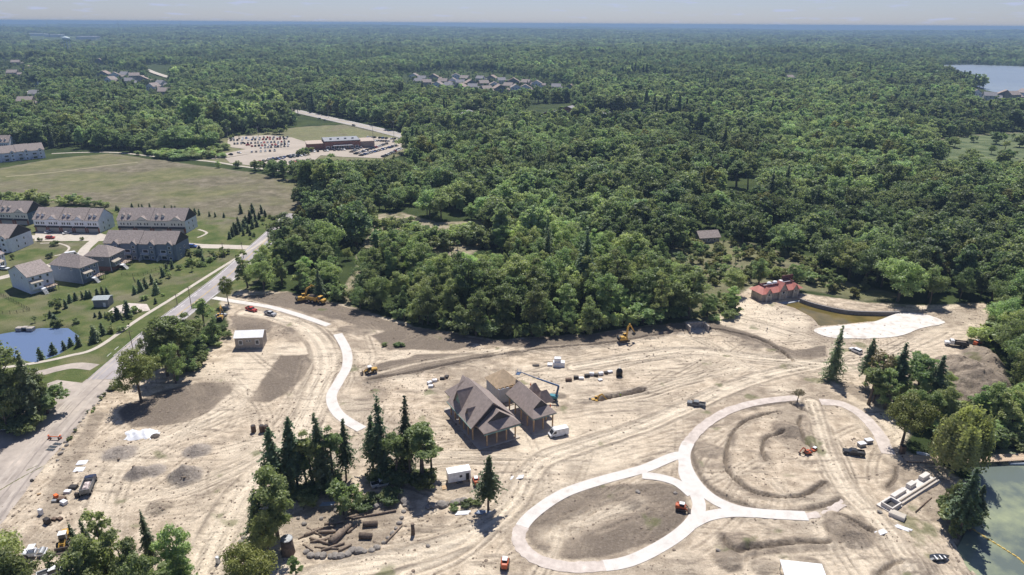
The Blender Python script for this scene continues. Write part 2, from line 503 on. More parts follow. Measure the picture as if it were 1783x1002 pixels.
def height(X, Y):
    X = np.asarray(X, float); Y = np.asarray(Y, float)
    h = np.zeros(X.shape)
    D = np.hypot(X, Y)
    site = pmask(X, Y, SITE, 6.0)
    S = site > 0
    if S.any():
        x, y = X[S], Y[S]
        flat = np.ones(x.shape)
        for line, w in PATHS:
            flat *= 1 - lmask(x, y, line, w + .8, 1.6)
        flat *= 1 - lmask(x, y, ROAD, 6.0, 3.0)
        hm = fbm(x, y, 26.0, 3, 3) * .45 + fbm(x, y, 5.0, 3, 4) * .16 + np.abs(fbm(x, y, 2.2, 2, 5)) * .10
        for line, w, s in TRACKS:
            d = ldist(x, y, line, 8)
            k = d < 20
            dk = d[k]
            hm[k] = hm[k] * (1 - .75 * np.exp(-(dk / (w * 1.3)) ** 2)) - .16 * np.exp(-((dk - w * .55) / .45) ** 2) + .10 * np.exp(-((dk - w * 1.15) / .6) ** 2)
        for line, w, dp, b in TRENCH:
            d = ldist(x, y, line, 9)
            k = d < 12
            dk = np.abs(d[k] + .45 * fbm(x[k], y[k], 3.0, 3, 61))
            hm[k] += -1.5 * dp * (1 - sstep(w * .6, w * 1.35, dk)) + b * np.exp(-((dk - w * 2.2) / .8) ** 2) * (.6 + .8 * vnoise(x[k] / 2.5, y[k] / 2.5))
        for (mx_, my_), rx, ry, mh, kind in MOUNDS:
            q = np.hypot((x - mx_) / rx, (y - my_) / ry)
            sel = q < 1.35
            if sel.any():
                qq = q[sel] + .16 * fbm(x[sel], y[sel], 3.0, 3, 6)
                hm[sel] += mh * np.clip(1 - qq, 0, 1) ** (1.0 if kind == 0 else .8) * (1 + .12 * fbm(x[sel], y[sel], 1.6, 2, 8))
        h[S] = site[S] * flat * hm
    for poly, ft, dep in ((POOL, 3.0, -2.4), (POND, 5.0, -1.8), (LAKE, 6.0, -2.2)):
        pm = pmask(X, Y, poly, ft)
        h = h * (1 - pm) + dep * pm
    # rolling country beyond the site
    S = D > 900
    if S.any():
        x, y, d = X[S], Y[S], D[S]
        h[S] += sstep(900, 2600, d) * (fbm(x, y, 1500, 4, 11) * 14 + 2) * (1 - lakes_far(x, y))
        h[S] += sstep(6500, 9000, d) * (24 + fbm(x, y, 520, 4, 12) * 14 + fbm(x, y, 3600, 3, 13) * 52)
    h -= D ** 2 / (2 * 8.2e6)
    return h

FARLAKE = GP([(1628, 116), (1680, 114), (1830, 119), (2100, 124), (2100, 165), (1800, 172), (1730, 160), (1690, 150), (1655, 134)])
FARLAKE2 = GP([(1536, 131), (1560, 132), (1580, 135), (1575, 143), (1545, 143)])
def lakes_far(X, Y):
    return np.maximum(pmask(X, Y, FARLAKE, 60), pmask(X, Y, FARLAKE2, 60))

def zat(x, y):
    return float(height(np.array([float(x)]), np.array([float(y)]))[0])

def axis(a, b, step, lo, hi, g1, r1, g2):
    """dense between a and b, growing outwards to lo / hi"""
    v = list(np.arange(a, b + step, step))
    s = step; p = v[-1]
    while p < hi:
        g = g1 if p - b < r1 else g2
        s *= 1 + g; p += s; v.append(p)
    s = step; p = v[0]; left = []
    while p > lo:
        g = g1 if a - p < r1 else g2
        s *= 1 + g; p -= s; left.append(p)
    return np.array(left[::-1] + v)

XS = axis(-125, 150, .5, -30000, 30000, .0062, 260, .06)
YS = axis(112, 262, .48, 40, 42000, .0065, 320, .022)
NX, NY = len(XS), len(YS)
gx, gy = np.meshgrid(XS, YS)
gx = gx.ravel(); gy = gy.ravel()
gz = height(gx, gy)

m_site = pmask(gx, gy, SITE, 2.2, 1.6, 6, 21)
_S = m_site > 0
x_, y_, z_ = gx[_S], gy[_S], gz[_S]
soil = np.zeros(x_.shape)
for poly, s in SOIL:
    soil = np.maximum(soil, s * pmask(x_, y_, poly, 1.4, 1.3, 6, 22))
soil_base = soil.copy()
soil = np.maximum(soil, .55 * sstep(.16, .5, fbm(x_, y_, 17, 5, 23)))
soil = np.maximum(soil, .45 * sstep(.12, .5, fbm(x_ * .55 + y_ * .8, y_ * .55 - x_ * .3, 7, 4, 24)))
pale = .7 * sstep(.0, .5, fbm(x_, y_, 22, 4, 25))
for line, w, s in TRACKS:
    d = ldist(x_, y_, line, 9)
    band = np.exp(-(d / (w * 1.15)) ** 2)
    n = .75 + .5 * fbm(x_, y_, 6, 3, 26)
    pale = np.maximum(pale, np.minimum(1, 1.35 * s * band * n))
    soil *= 1 - s * .85 * band
    rut = np.exp(-((d - w * .55) / .28) ** 2)
    soil = np.maximum(soil, .42 * rut * (.4 + .8 * vnoise(x_ / 9, y_ / 9)))
PALE = [([(1285, 515), (1330, 528), (1390, 545), (1415, 575), (1400, 590), (1330, 578), (1280, 550)], 1.), ([(330, 650), (400, 620), (470, 600), (440, 670), (420, 700), (385, 720), (410, 668), (340, 662)], .9),
        ([(330, 900), (480, 780), (560, 760), (620, 775), (500, 850), (430, 930), (380, 1000), (300, 1000)], .75), ([(900, 640), (1000, 630), (1100, 640), (1000, 690), (930, 680)], .7), ([(1090, 610), (1200, 590), (1280, 610), (1200, 650), (1100, 660)], .7),
        ([(150, 780), (230, 760), (330, 765), (260, 850), (180, 900), (130, 880)], .6), ([(560, 640), (570, 600), (545, 590), (575, 660), (560, 720)], .8), ([(980, 720), (1120, 690), (1180, 720), (1050, 770)], .6), ([(1560, 610), (1700, 545), (1720, 560), (1640, 620)], .55)]
for poly, s in PALE:
    pm_ = pmask(x_, y_, GP(poly), 6, 4, 9, 29)
    pale = np.maximum(pale, .65 * s * pm_); soil *= 1 - .6 * s * pm_
gravel = np.zeros(x_.shape)
for line, w, dp, b in TRENCH:
    d = ldist(x_, y_, line, 8)
    soil = np.maximum(soil, 1.0 * (1 - sstep(w * .9, w * 1.7, d)))
    soil = np.maximum(soil, .8 * np.exp(-((d - w * 2.0) / 1.0) ** 2) * vnoise(x_ / 3, y_ / 3) * 1.4)
for (mx_, my_), rx, ry, mh, k in MOUNDS:
    q = np.hypot((x_ - mx_) / rx, (y_ - my_) / ry)
    sel = q < 1.5
    mm = 1 - sstep(.8, 1.25, q[sel] + .2 * fbm(x_[sel], y_[sel], 3, 3, 27))
    if k == 0:
        gravel[sel] = np.maximum(gravel[sel], mm); soil[sel] *= 1 - .6 * mm
    elif k == 1:
        soil[sel] = np.maximum(soil[sel], mm * (.55 + .45 * vnoise(x_[sel] / 2, y_[sel] / 2)))
for line, w in PATHS:
    d = ldist(x_, y_, line, w + 6)
    edge = np.exp(-((d - w - .7) / .9) ** 2)
    soil = np.maximum(soil, .5 * edge * (.3 + vnoise(x_ / 3, y_ / 3)))

for line, w in PATHS:
    d = ldist(x_, y_, line, w + 3)
    k = d < w + 1.2
    z_[k] = np.minimum(z_[k], -.02)
gz[_S] = z_
def _full(a):
    r = np.zeros(gx.shape); r[_S] = a; return r
for line, w, dp, b in TRENCH:
    d = ldist(x_, y_, line, 8)
    k = d < 9
    d[k] = np.abs(d[k] + .45 * fbm(x_[k], y_[k], 3.0, 3, 61))
    soil_base = np.maximum(soil_base, 1.15 * (1 - sstep(w * .7, w * 1.4, d)))
for line, w, s in TRACKS:
    d = ldist(x_, y_, line, 9)
    soil_base *= 1 - .8 * np.exp(-(d / (w * .9)) ** 2)
soil, pale, gravel, soil_base = _full(soil), _full(pale), _full(gravel), _full(soil_base)

# random machine tracks over the open ground, bending with the haul routes
rt = np.random.default_rng(11)
_TP = np.vstack([l for l, w, q in TRACKS]); _TT = []
for l, w, q in TRACKS:
    g_ = np.gradient(l, axis=0); _TT.append(g_ / np.linalg.norm(g_, axis=1, keepdims=True))
_TT = np.vstack(_TT)
Z2 = gz.reshape(NY, NX); S2 = soil.reshape(NY, NX); P2 = pale.reshape(NY, NX)
def flow(x, y):
    d = (_TP[:, 0] - x) ** 2 + (_TP[:, 1] - y) ** 2
    i = np.argmin(d); return math.atan2(_TT[i, 1], _TT[i, 0]), math.sqrt(d[i])
def rut(pts, half, dep, dark, light):
    i0, i1 = np.searchsorted(XS, (pts[:, 0].min() - 2, pts[:, 0].max() + 2)); j0, j1 = np.searchsorted(YS, (pts[:, 1].min() - 2, pts[:, 1].max() + 2))
    if i1 - i0 < 2 or j1 - j0 < 2: return
    X, Y = np.meshgrid(XS[i0:i1], YS[j0:j1]); d = seg_dist(X, Y, pts)
    w = np.exp(-(d / half) ** 2) * (.3 + 1.0 * vnoise(X / 5 + half * 9, Y / 5))
    r_ = np.exp(-((d - half * 1.9) / (half * .7)) ** 2)
    Z2[j0:j1, i0:i1] += -dep * w + dep * .55 * r_
    if dark: S2[j0:j1, i0:i1] = np.maximum(S2[j0:j1, i0:i1], dark * w)
    if light:
        P2[j0:j1, i0:i1] = np.maximum(P2[j0:j1, i0:i1], light * r_); S2[j0:j1, i0:i1] *= 1 - .6 * light * r_
for l, w, q in TRACKS:
    for off in (-1.35, -.75, -.2, .3, .85, 1.45):
        ln = offset2(l, off * w + rt.normal(0, .25)) + np.cumsum(rt.normal(0, .06, l.shape), 0)
        k0 = int(rt.uniform(0, .3) * len(ln)); k1 = int(rt.uniform(.7, 1) * len(ln))
        rut(ln[k0:k1 + 1][::2], rt.uniform(.3, .5), .13, rt.uniform(.5, .95), .8)
RING = GP([(1215, 780), (1260, 725), (1370, 705), (1440, 720), (1460, 800), (1430, 870), (1320, 880), (1240, 850)])
cnt = 0
while cnt < 330:
    x, y = G(rt.uniform(30, 1690), rt.uniform(545, 1002))
    if not inside(np.array([x]), np.array([y]), SITE)[0]: continue
    cnt += 1
    if inside(np.array([x]), np.array([y]), RING)[0] and rt.random() < .7: continue
    a, dd = flow(x, y); a += rt.normal(0, .22 + .02 * min(dd, 20)); L = rt.uniform(10, 46); cv = rt.normal(0, .012)
    pts = []
    for j in range(10):
        pts.append((x, y)); x += math.cos(a) * L / 9; y += math.sin(a) * L / 9; a += cv * L / 9
        a2, dd = flow(x, y); a += .12 * math.sin(a2 - a) * (1 if math.cos(a2 - a) > 0 else -1)
    pts = np.array(pts); dk = rt.uniform(.2, .75); gap = rt.uniform(1.7, 2.4)
    rut(pts, rt.uniform(.28, .42), .10, dk, .45); rut(offset2(pts, gap), rt.uniform(.28, .42), .10, dk, .45)
def road_band(l, hw):
    i0, i1 = np.searchsorted(XS, (l[:, 0].min() - 6, l[:, 0].max() + 6)); j0, j1 = np.searchsorted(YS, (l[:, 1].min() - 6, l[:, 1].max() + 6))
    X, Y = np.meshgrid(XS[i0:i1], YS[j0:j1]); d = seg_dist(X, Y, l) + .5 * fbm(X, Y, 7, 3, 63)
    b = 1 - sstep(hw * .8, hw * 1.1, d)
    P2[j0:j1, i0:i1] = np.maximum(P2[j0:j1, i0:i1], b * (.75 + .35 * vnoise(X / 4, Y / 4))); S2[j0:j1, i0:i1] *= 1 - .85 * b
    e = np.exp(-((d - hw * 1.35) / .55) ** 2)
    S2[j0:j1, i0:i1] = np.maximum(S2[j0:j1, i0:i1], e * (.25 + .7 * vnoise(X / 6, Y / 6))); Z2[j0:j1, i0:i1] += .22 * e  # dark edge lines paint the berm's shading into the soil mask
for ti, hw in ((0, 2.5), (3, 3.4), (5, 2.4), (9, 2.0)):
    road_band(TRACKS[ti][0], hw)
    for off in (-.62, -.38, .38, .62):
        rut(offset2(TRACKS[ti][0], off * hw)[::2], .32, .12, .62, .3)
gz = Z2.ravel(); soil = np.maximum(S2.ravel(), soil_base * (.70 + .30 * vnoise(gx / 3.1, gy / 3.1))); pale = P2.ravel() * (1 - .8 * np.clip(soil_base, 0, 1))
for line, w in PATHS:
    d = ldist(gx, gy, line, w + 3)
    k = d < w + 1.2
    gz[k] = np.minimum(gz[k], -.02)

grass = np.maximum(pmask(gx, gy, LAWN, 1.5), pmask(gx, gy, HEDGE, 3))
dry = pmask(gx, gy, FIELD, 4, 3, 20, 31)
lot = pmask(gx, gy, LOT, 6)
marsh = pmask(gx, gy, MARSH, 8, 6, 30, 32)
scrub = pmask(gx, gy, SCRUB, 8, 5, 15, 33)
glade = np.maximum(pmask(gx, gy, GLADE, 3, 2, 8, 34), pmask(gx, gy, GLADE2, 2, 1, 8, 35))
verge = lmask(gx, gy, ROAD, 16, 3, 1, 10)
wood = 1 - np.clip(m_site + grass + dry + lot + marsh + scrub + glade + verge, 0, 1)
grass = np.clip(grass + verge * (1 - m_site) + .8 * scrub + lot * .8 + .4 * glade * vnoise(gx / 6, gy / 6) + pmask(gx, gy, GLADE3, 4), 0, 1)
grass *= 1 - .85 * m_site
dry = np.maximum(dry, .75 * scrub * vnoise(gx / 9, gy / 9) + .8 * grass * sstep(.46, .72, vnoise(gx / 17, gy / 17) * .6 + .4 * vnoise(gx / 6, gy / 6)))
weed = m_site * _full(sstep(.48, .62, fbm(x_, y_, 9, 4, 37)))
ME_G = bpy.data.meshes.new('ground')
ix = np.arange((NY - 1) * NX).reshape(NY - 1, NX)[:, :-1].ravel()
faces = np.stack([ix, ix + 1, ix + NX + 1, ix + NX], 1).astype(np.int32)
ME_G.vertices.add(len(gx)); ME_G.vertices.foreach_set('co', np.stack([gx, gy, gz], 1).astype(np.float32).ravel())
ME_G.loops.add(faces.size); ME_G.loops.foreach_set('vertex_index', faces.ravel())
ME_G.polygons.add(len(faces))
ME_G.polygons.foreach_set('loop_start', np.arange(0, faces.size, 4, dtype=np.int32))
ME_G.polygons.foreach_set('use_smooth', np.ones(len(faces), bool))
ME_G.update(calc_edges=True)
def cattr(me, name, r, g, b, a=None):
    at = me.attributes.new(name, 'FLOAT_COLOR', 'POINT')
    c = np.ones((len(r), 4), np.float32); c[:, 0] = r; c[:, 1] = g; c[:, 2] = b
    if a is not None: c[:, 3] = a
    at.data.foreach_set('color', c.ravel())
cattr(ME_G, 'coverA', np.clip(soil, 0, 1), np.clip(pale, 0, 1), np.clip(gravel, 0, 1))
cattr(ME_G, 'coverB', np.clip(grass, 0, 1), np.clip(dry, 0, 1), np.clip(wood, 0, 1))
cattr(ME_G, 'coverC', np.clip(marsh, 0, 1), np.clip(glade, 0, 1), np.clip(weed, 0, 1))

def ground_material():
    m = bpy.data.materials.new('earth'); m.use_nodes = True
    nt = m.node_tree; N = nt.nodes; L = nt.links
    b = N['Principled BSDF']; b.inputs['Roughness'].default_value = .95; b.inputs['Specular IOR Level'].default_value = .1
    geo = N.new('ShaderNodeNewGeometry')
    def noise(scale, detail=6, rough=.55, stretch=None, rot=0):
        n = N.new('ShaderNodeTexNoise'); n.inputs['Scale'].default_value = scale; n.inputs['Detail'].default_value = detail; n.inputs['Roughness'].default_value = rough
        if stretch:
            mp = N.new('ShaderNodeMapping'); mp.inputs['Scale'].default_value = stretch; mp.inputs['Rotation'].default_value = (0, 0, rot)
            L.new(geo.outputs['Position'], mp.inputs[0]); L.new(mp.outputs[0], n.inputs['Vector'])
        else:
            L.new(geo.outputs['Position'], n.inputs['Vector'])
        return n.outputs['Fac']
    def ramp(v, stops):
        r = N.new('ShaderNodeValToRGB'); e = r.color_ramp.elements
        e[0].position, e[0].color = stops[0][0], (*stops[0][1], 1)
        e[1].position, e[1].color = stops[-1][0], (*stops[-1][1], 1)
        for p, c in stops[1:-1]:
            x = e.new(p); x.color = (*c, 1)
        L.new(v, r.inputs[0]); return r.outputs[0]
    def mixc(f, a, bb):
        x = N.new('ShaderNodeMixRGB'); L.new(f, x.inputs[0]); L.new(a, x.inputs[1]); L.new(bb, x.inputs[2]); return x.outputs[0]
    def math_(op, a, bb):
        x = N.new('ShaderNodeMath'); x.operation = op; x.use_clamp = True
        for i, q in enumerate((a, bb)):
            if isinstance(q, (int, float)): x.inputs[i].default_value = q
            else: L.new(q, x.inputs[i])
        return x.outputs[0]
    def attr(n):
        a = N.new('ShaderNodeAttribute'); a.attribute_name = n
        s = N.new('ShaderNodeSeparateColor'); L.new(a.outputs['Color'], s.inputs[0]); return s.outputs
    A, B, C = attr('coverA'), attr('coverB'), attr('coverC')
    nf = noise(1.3, 8, .65); nm = noise(.3, 8, .68); ns = noise(.75, 6, .6, (.12, .75, 1), -.5); ns2 = noise(.75, 6, .6, (.18, .8, 1), -1.0)
    g = lambda v: (v, v, v)
    sand = ramp(nm, [(.3, (.295, .236, .172)), (.47, (.465, .38, .283)), (.64, (.665, .558, .425))])
    palec = ramp(nf, [(.3, (.61, .512, .384)), (.7, (.83, .725, .572))])
    soilc = ramp(nf, [(.28, (.088, .071, .056)), (.5, (.165, .135, .107)), (.75, (.29, .241, .193))])
    grav = ramp(nf, [(.3, (.22, .19, .162)), (.7, (.40, .35, .30))])
    lawn = ramp(noise(.12, 7, .65), [(.32, (.060, .092, .026)), (.5, (.100, .124, .042)), (.68, (.165, .162, .072))])
    dry1 = ramp(noise(.07, 8, .7), [(.33, (.095, .108, .045)), (.5, (.155, .155, .075)), (.68, (.23, .21, .115))])
    dry2 = ramp(noise(.11, 8, .72), [(.33, (.10, .09, .06)), (.5, (.165, .147, .10)), (.68, (.27, .235, .175))])
    dryc = mixc(ramp(noise(.014, 5, .6), [(.42, g(0)), (.58, g(1))]), dry1, dry2)
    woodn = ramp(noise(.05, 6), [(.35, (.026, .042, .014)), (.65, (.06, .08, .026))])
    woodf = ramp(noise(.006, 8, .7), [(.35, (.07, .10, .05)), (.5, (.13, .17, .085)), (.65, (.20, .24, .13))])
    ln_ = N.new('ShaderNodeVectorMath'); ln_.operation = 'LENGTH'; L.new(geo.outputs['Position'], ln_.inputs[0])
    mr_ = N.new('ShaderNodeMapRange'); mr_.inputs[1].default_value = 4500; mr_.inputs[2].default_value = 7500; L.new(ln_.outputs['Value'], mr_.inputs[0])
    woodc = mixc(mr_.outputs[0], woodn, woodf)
    marshc = ramp(noise(.06, 7), [(.35, (.07, .10, .045)), (.65, (.17, .195, .10))])
    gladec = ramp(noise(.2, 6), [(.35, (.16, .15, .08)), (.6, (.42, .35, .27))])
    c = mixc(A[1], sand, palec)
    # streaks dragged by blades and tyres
    nsm = mixc(ramp(noise(.035, 3), [(.45, g(0)), (.55, g(1))]), ns, ns2)
    st = math_('MULTIPLY', ramp(nsm, [(.5, g(0)), (.64, g(.7))]), ramp(noise(.06, 4), [(.35, g(.2)), (.6, g(1))]))
    c = mixc(st, c, soilc)
    sfac = math_('MULTIPLY', A[0], ramp(nf, [(.2, g(.7)), (.55, g(1))]))
    c = mixc(sfac, c, soilc)
    c = mixc(A[2], c, grav)
    c = mixc(math_('MULTIPLY', C[2], .6), c, lawn)
    c = mixc(C[1], c, gladec)
    c = mixc(B[0], c, lawn)
    c = mixc(B[1], c, dryc)
    c = mixc(C[0], c, marshc)
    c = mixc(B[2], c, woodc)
    # fine grain
    fg = ramp(noise(2.3, 5, .75), [(.3, g(.78)), (.5, g(1.0)), (.7, g(1.15))])
    mul = N.new('ShaderNodeMixRGB'); mul.blend_type = 'MULTIPLY'; mul.inputs[0].default_value = 1
    L.new(c, mul.inputs[1]); L.new(fg, mul.inputs[2])
    L.new(mul.outputs[0], b.inputs['Base Color'])
    bp = N.new('ShaderNodeBump'); bp.inputs['Strength'].default_value = 1.0; bp.inputs['Distance'].default_value = .7
    hh = math_('ADD', math_('ADD', math_('MULTIPLY', nf, .5), math_('MULTIPLY', nsm, .3)), math_('MULTIPLY', noise(4.5, 4, .7), .25))
    L.new(hh, bp.inputs['Height']); L.new(bp.outputs[0], b.inputs['Normal'])
    return m
ground = struct(mobj('ground', ME_G, ground_material()))

# ------------------------------------------------------------------ water
def water(name, poly, z, c, rough=.06, var=None, scale=.1, ripple=.05):
    m = bpy.data.materials.new(name); m.use_nodes = True
    nt = m.node_tree; b = nt.nodes['Principled BSDF']
    b.inputs['Roughness'].default_value = rough
    b.inputs['IOR'].default_value = 1.33
    geo = nt.nodes.new('ShaderNodeNewGeometry')
    n = nt.nodes.new('ShaderNodeTexNoise'); n.inputs['Scale'].default_value = scale; n.inputs['Detail'].default_value = 7; n.inputs['Roughness'].default_value = .6
    nt.links.new(geo.outputs['Position'], n.inputs['Vector'])
    r = nt.nodes.new('ShaderNodeValToRGB')
    r.color_ramp.elements[0].position = .42; r.color_ramp.elements[0].color = (*c, 1)
    r.color_ramp.elements[1].position = .62; r.color_ramp.elements[1].color = (*(var or c), 1)
    nt.links.new(n.outputs['Fac'], r.inputs[0]); nt.links.new(r.outputs[0], b.inputs['Base Color'])
    n2 = nt.nodes.new('ShaderNodeTexNoise'); n2.inputs['Scale'].default_value = 1.2; n2.inputs['Detail'].default_value = 3
    nt.links.new(geo.outputs['Position'], n2.inputs['Vector'])
    bp = nt.nodes.new('ShaderNodeBump'); bp.inputs['Strength'].default_value = ripple; bp.inputs['Distance'].default_value = .3
    nt.links.new(n2.outputs['Fac'], bp.inputs['Height']); nt.links.new(bp.outputs[0], b.inputs['Normal'])
    cx, cy = np.mean(poly, 0)
    P = [(cx + (p[0] - cx) * 1.06, cy + (p[1] - cy) * 1.06) for p in poly]
    me = bpy.data.meshes.new(name)
    me.from_pydata([(p[0], p[1], z) for p in P], [], [tuple(range(len(P)))])
    return struct(mobj(name, me, m))
water('lake_water', LAKE, -.5, (.12, .145, .13), .14, (.30, .33, .20), .055, .08)
water('pool_water', POOL, -1.2, (.115, .092, .03), .05, (.19, .14, .05), .12, .02)
water('pond_water', POND, -.8, (.12, .17, .28), .03, None, .1, .02)  # blue base colour stands in for the sky reflected in the pond
_fz = float(np.mean(height(FARLAKE[:, 0], FARLAKE[:, 1])))
_fd = float(np.mean(np.hypot(FARLAKE[:, 0], FARLAKE[:, 1])))
# ================================================================== TREES
def leaf_material(name, dark, light, trans=.35):
    m = bpy.data.materials.new(name); m.use_nodes = True
    nt = m.node_tree; N = nt.nodes; L = nt.links
    N.clear()
    out = N.new('ShaderNodeOutputMaterial')
    at = N.new('ShaderNodeAttribute'); at.attribute_name = 'tint'
    oi = N.new('ShaderNodeObjectInfo')
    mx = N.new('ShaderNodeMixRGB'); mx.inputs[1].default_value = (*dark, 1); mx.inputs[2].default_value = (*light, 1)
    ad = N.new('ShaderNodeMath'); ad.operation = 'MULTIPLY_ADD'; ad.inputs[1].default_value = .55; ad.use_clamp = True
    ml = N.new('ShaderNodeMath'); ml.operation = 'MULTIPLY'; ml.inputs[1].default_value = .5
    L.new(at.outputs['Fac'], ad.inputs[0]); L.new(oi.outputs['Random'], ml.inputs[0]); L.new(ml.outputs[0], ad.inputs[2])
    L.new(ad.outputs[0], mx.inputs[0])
    # each tree its own hue
    hs = N.new('ShaderNodeHueSaturation')
    h = N.new('ShaderNodeMath'); h.operation = 'MULTIPLY_ADD'; h.inputs[1].default_value = .06; h.inputs[2].default_value = .462
    pr = N.new('ShaderNodeMath'); pr.operation = 'FRACT'
    p2 = N.new('ShaderNodeMath'); p2.operation = 'MULTIPLY'; p2.inputs[1].default_value = 7.31
    L.new(oi.outputs['Random'], p2.inputs[0]); L.new(p2.outputs[0], pr.inputs[0]); L.new(pr.outputs[0], h.inputs[0]); L.new(h.outputs[0], hs.inputs['Hue'])
    v = N.new('ShaderNodeMath'); v.operation = 'MULTIPLY_ADD'; v.inputs[1].default_value = .55; v.inputs[2].default_value = .72
    p3 = N.new('ShaderNodeMath'); p3.operation = 'MULTIPLY'; p3.inputs[1].default_value = 13.77
    p4 = N.new('ShaderNodeMath'); p4.operation = 'FRACT'
    L.new(oi.outputs['Random'], p3.inputs[0]); L.new(p3.outputs[0], p4.inputs[0]); L.new(p4.outputs[0], v.inputs[0]); L.new(v.outputs[0], hs.inputs['Value'])
    nz = N.new('ShaderNodeTexNoise'); nz.inputs['Scale'].default_value = .022; nz.inputs['Detail'].default_value = 2
    L.new(oi.outputs['Location'], nz.inputs['Vector'])
    rv = N.new('ShaderNodeMapRange'); rv.inputs[1].default_value = .36; rv.inputs[2].default_value = .64; rv.inputs[3].default_value = .50; rv.inputs[4].default_value = 1.42
    nz2 = N.new('ShaderNodeTexNoise'); nz2.inputs['Scale'].default_value = .0042; nz2.inputs['Detail'].default_value = 3
    L.new(oi.outputs['Location'], nz2.inputs['Vector'])
    av = N.new('ShaderNodeMath'); av.operation = 'MULTIPLY_ADD'; av.inputs[1].default_value = .55
    hf = N.new('ShaderNodeMath'); hf.operation = 'MULTIPLY'; hf.inputs[1].default_value = .45
    L.new(nz.outputs['Fac'], hf.inputs[0]); L.new(nz2.outputs['Fac'], av.inputs[0]); L.new(hf.outputs[0], av.inputs[2])
    L.new(av.outputs[0], rv.inputs[0])
    vm = N.new('ShaderNodeMath'); vm.operation = 'MULTIPLY'
    L.new(v.outputs[0], vm.inputs[0]); L.new(rv.outputs[0], vm.inputs[1]); L.new(vm.outputs[0], hs.inputs['Value'])
    L.new(mx.outputs[0], hs.inputs['Color'])
    d = N.new('ShaderNodeBsdfDiffuse'); t = N.new('ShaderNodeBsdfTranslucent')
    L.new(hs.outputs[0], d.inputs[0])
    tc_ = N.new('ShaderNodeMixRGB'); tc_.blend_type = 'MULTIPLY'; tc_.inputs[0].default_value = 1; tc_.inputs[2].default_value = (1.1, 1.2, .72, 1)
    L.new(hs.outputs[0], tc_.inputs[1]); L.new(tc_.outputs[0], t.inputs[0])
    g = N.new('ShaderNodeBsdfGlossy'); g.inputs['Roughness'].default_value = .45; g.inputs[0].default_value = (.5, .55, .5, 1)
    m1 = N.new('ShaderNodeMixShader'); m1.inputs[0].default_value = trans
    L.new(d.outputs[0], m1.inputs[1]); L.new(t.outputs[0], m1.inputs[2])
    m2 = N.new('ShaderNodeMixShader'); m2.inputs[0].default_value = .035
    L.new(m1.outputs[0], m2.inputs[1]); L.new(g.outputs[0], m2.inputs[2])
    L.new(m2.outputs[0], out.inputs[0])
    return m
LEAF = leaf_material('leaf', (.158, .216, .116), (.372, .450, .242), .56)
LEAF_N = leaf_material('leaf_light', (.190, .252, .118), (.430, .510, .245), .56)
LEAF_Y = leaf_material('leaf_yellow', (.14, .165, .05), (.28, .285, .10))
NEEDLE = leaf_material('needle', (.125, .172, .105), (.26, .325, .19), .45)
WILLOW = leaf_material('willow_leaf', (.30, .36, .155), (.50, .56, .27), .6)
DEAD = leaf_material('dry_leaf', (.17, .14, .085), (.27, .22, .13))
BARK = mat('bark', (.13, .105, .08), .95, .3, 3, bump=.5)

def quads_mesh(name, C, Nn, size, tint, aspect=1.0, up=None, rnd=None, m=None):
    """many small leaf faces: centres C, normals Nn, half sizes"""
    n = len(C)
    rnd = rnd or np.random.default_rng(1)
    Nn = Nn / (np.linalg.norm(Nn, axis=1, keepdims=True) + 1e-9)
    a = rnd.normal(size=(n, 3)) if up is None else up
    U = np.cross(Nn, a); U /= (np.linalg.norm(U, axis=1, keepdims=True) + 1e-9)
    V = np.cross(Nn, U)
    s = size[:, None]
    # kite shaped leaf tufts
    P = np.stack([C - V * s * aspect, C + U * s * .8, C + V * s * aspect, C - U * s * .8], 1)
    P += rnd.normal(0, .12, P.shape) * s[:, None]
    return P.reshape(-1, 3), tint

def mesh_from_quads(name, P, tint, m):
    n = len(P) // 4
    me = bpy.data.meshes.new(name)
    me.vertices.add(len(P)); me.vertices.foreach_set('co', P.astype(np.float32).ravel())
    me.loops.add(4 * n); me.loops.foreach_set('vertex_index', np.arange(4 * n, dtype=np.int32))
    me.polygons.add(n); me.polygons.foreach_set('loop_start', np.arange(0, 4 * n, 4, dtype=np.int32))
    at = me.attributes.new('tint', 'FLOAT', 'FACE'); at.data.foreach_set('value', tint.astype(np.float32))
    me.update(calc_edges=True)
    me.materials.append(m)
    return me

def sphere_dirs(n, r):
    v = r.normal(size=(n, 3)); return v / np.linalg.norm(v, axis=1, keepdims=True)

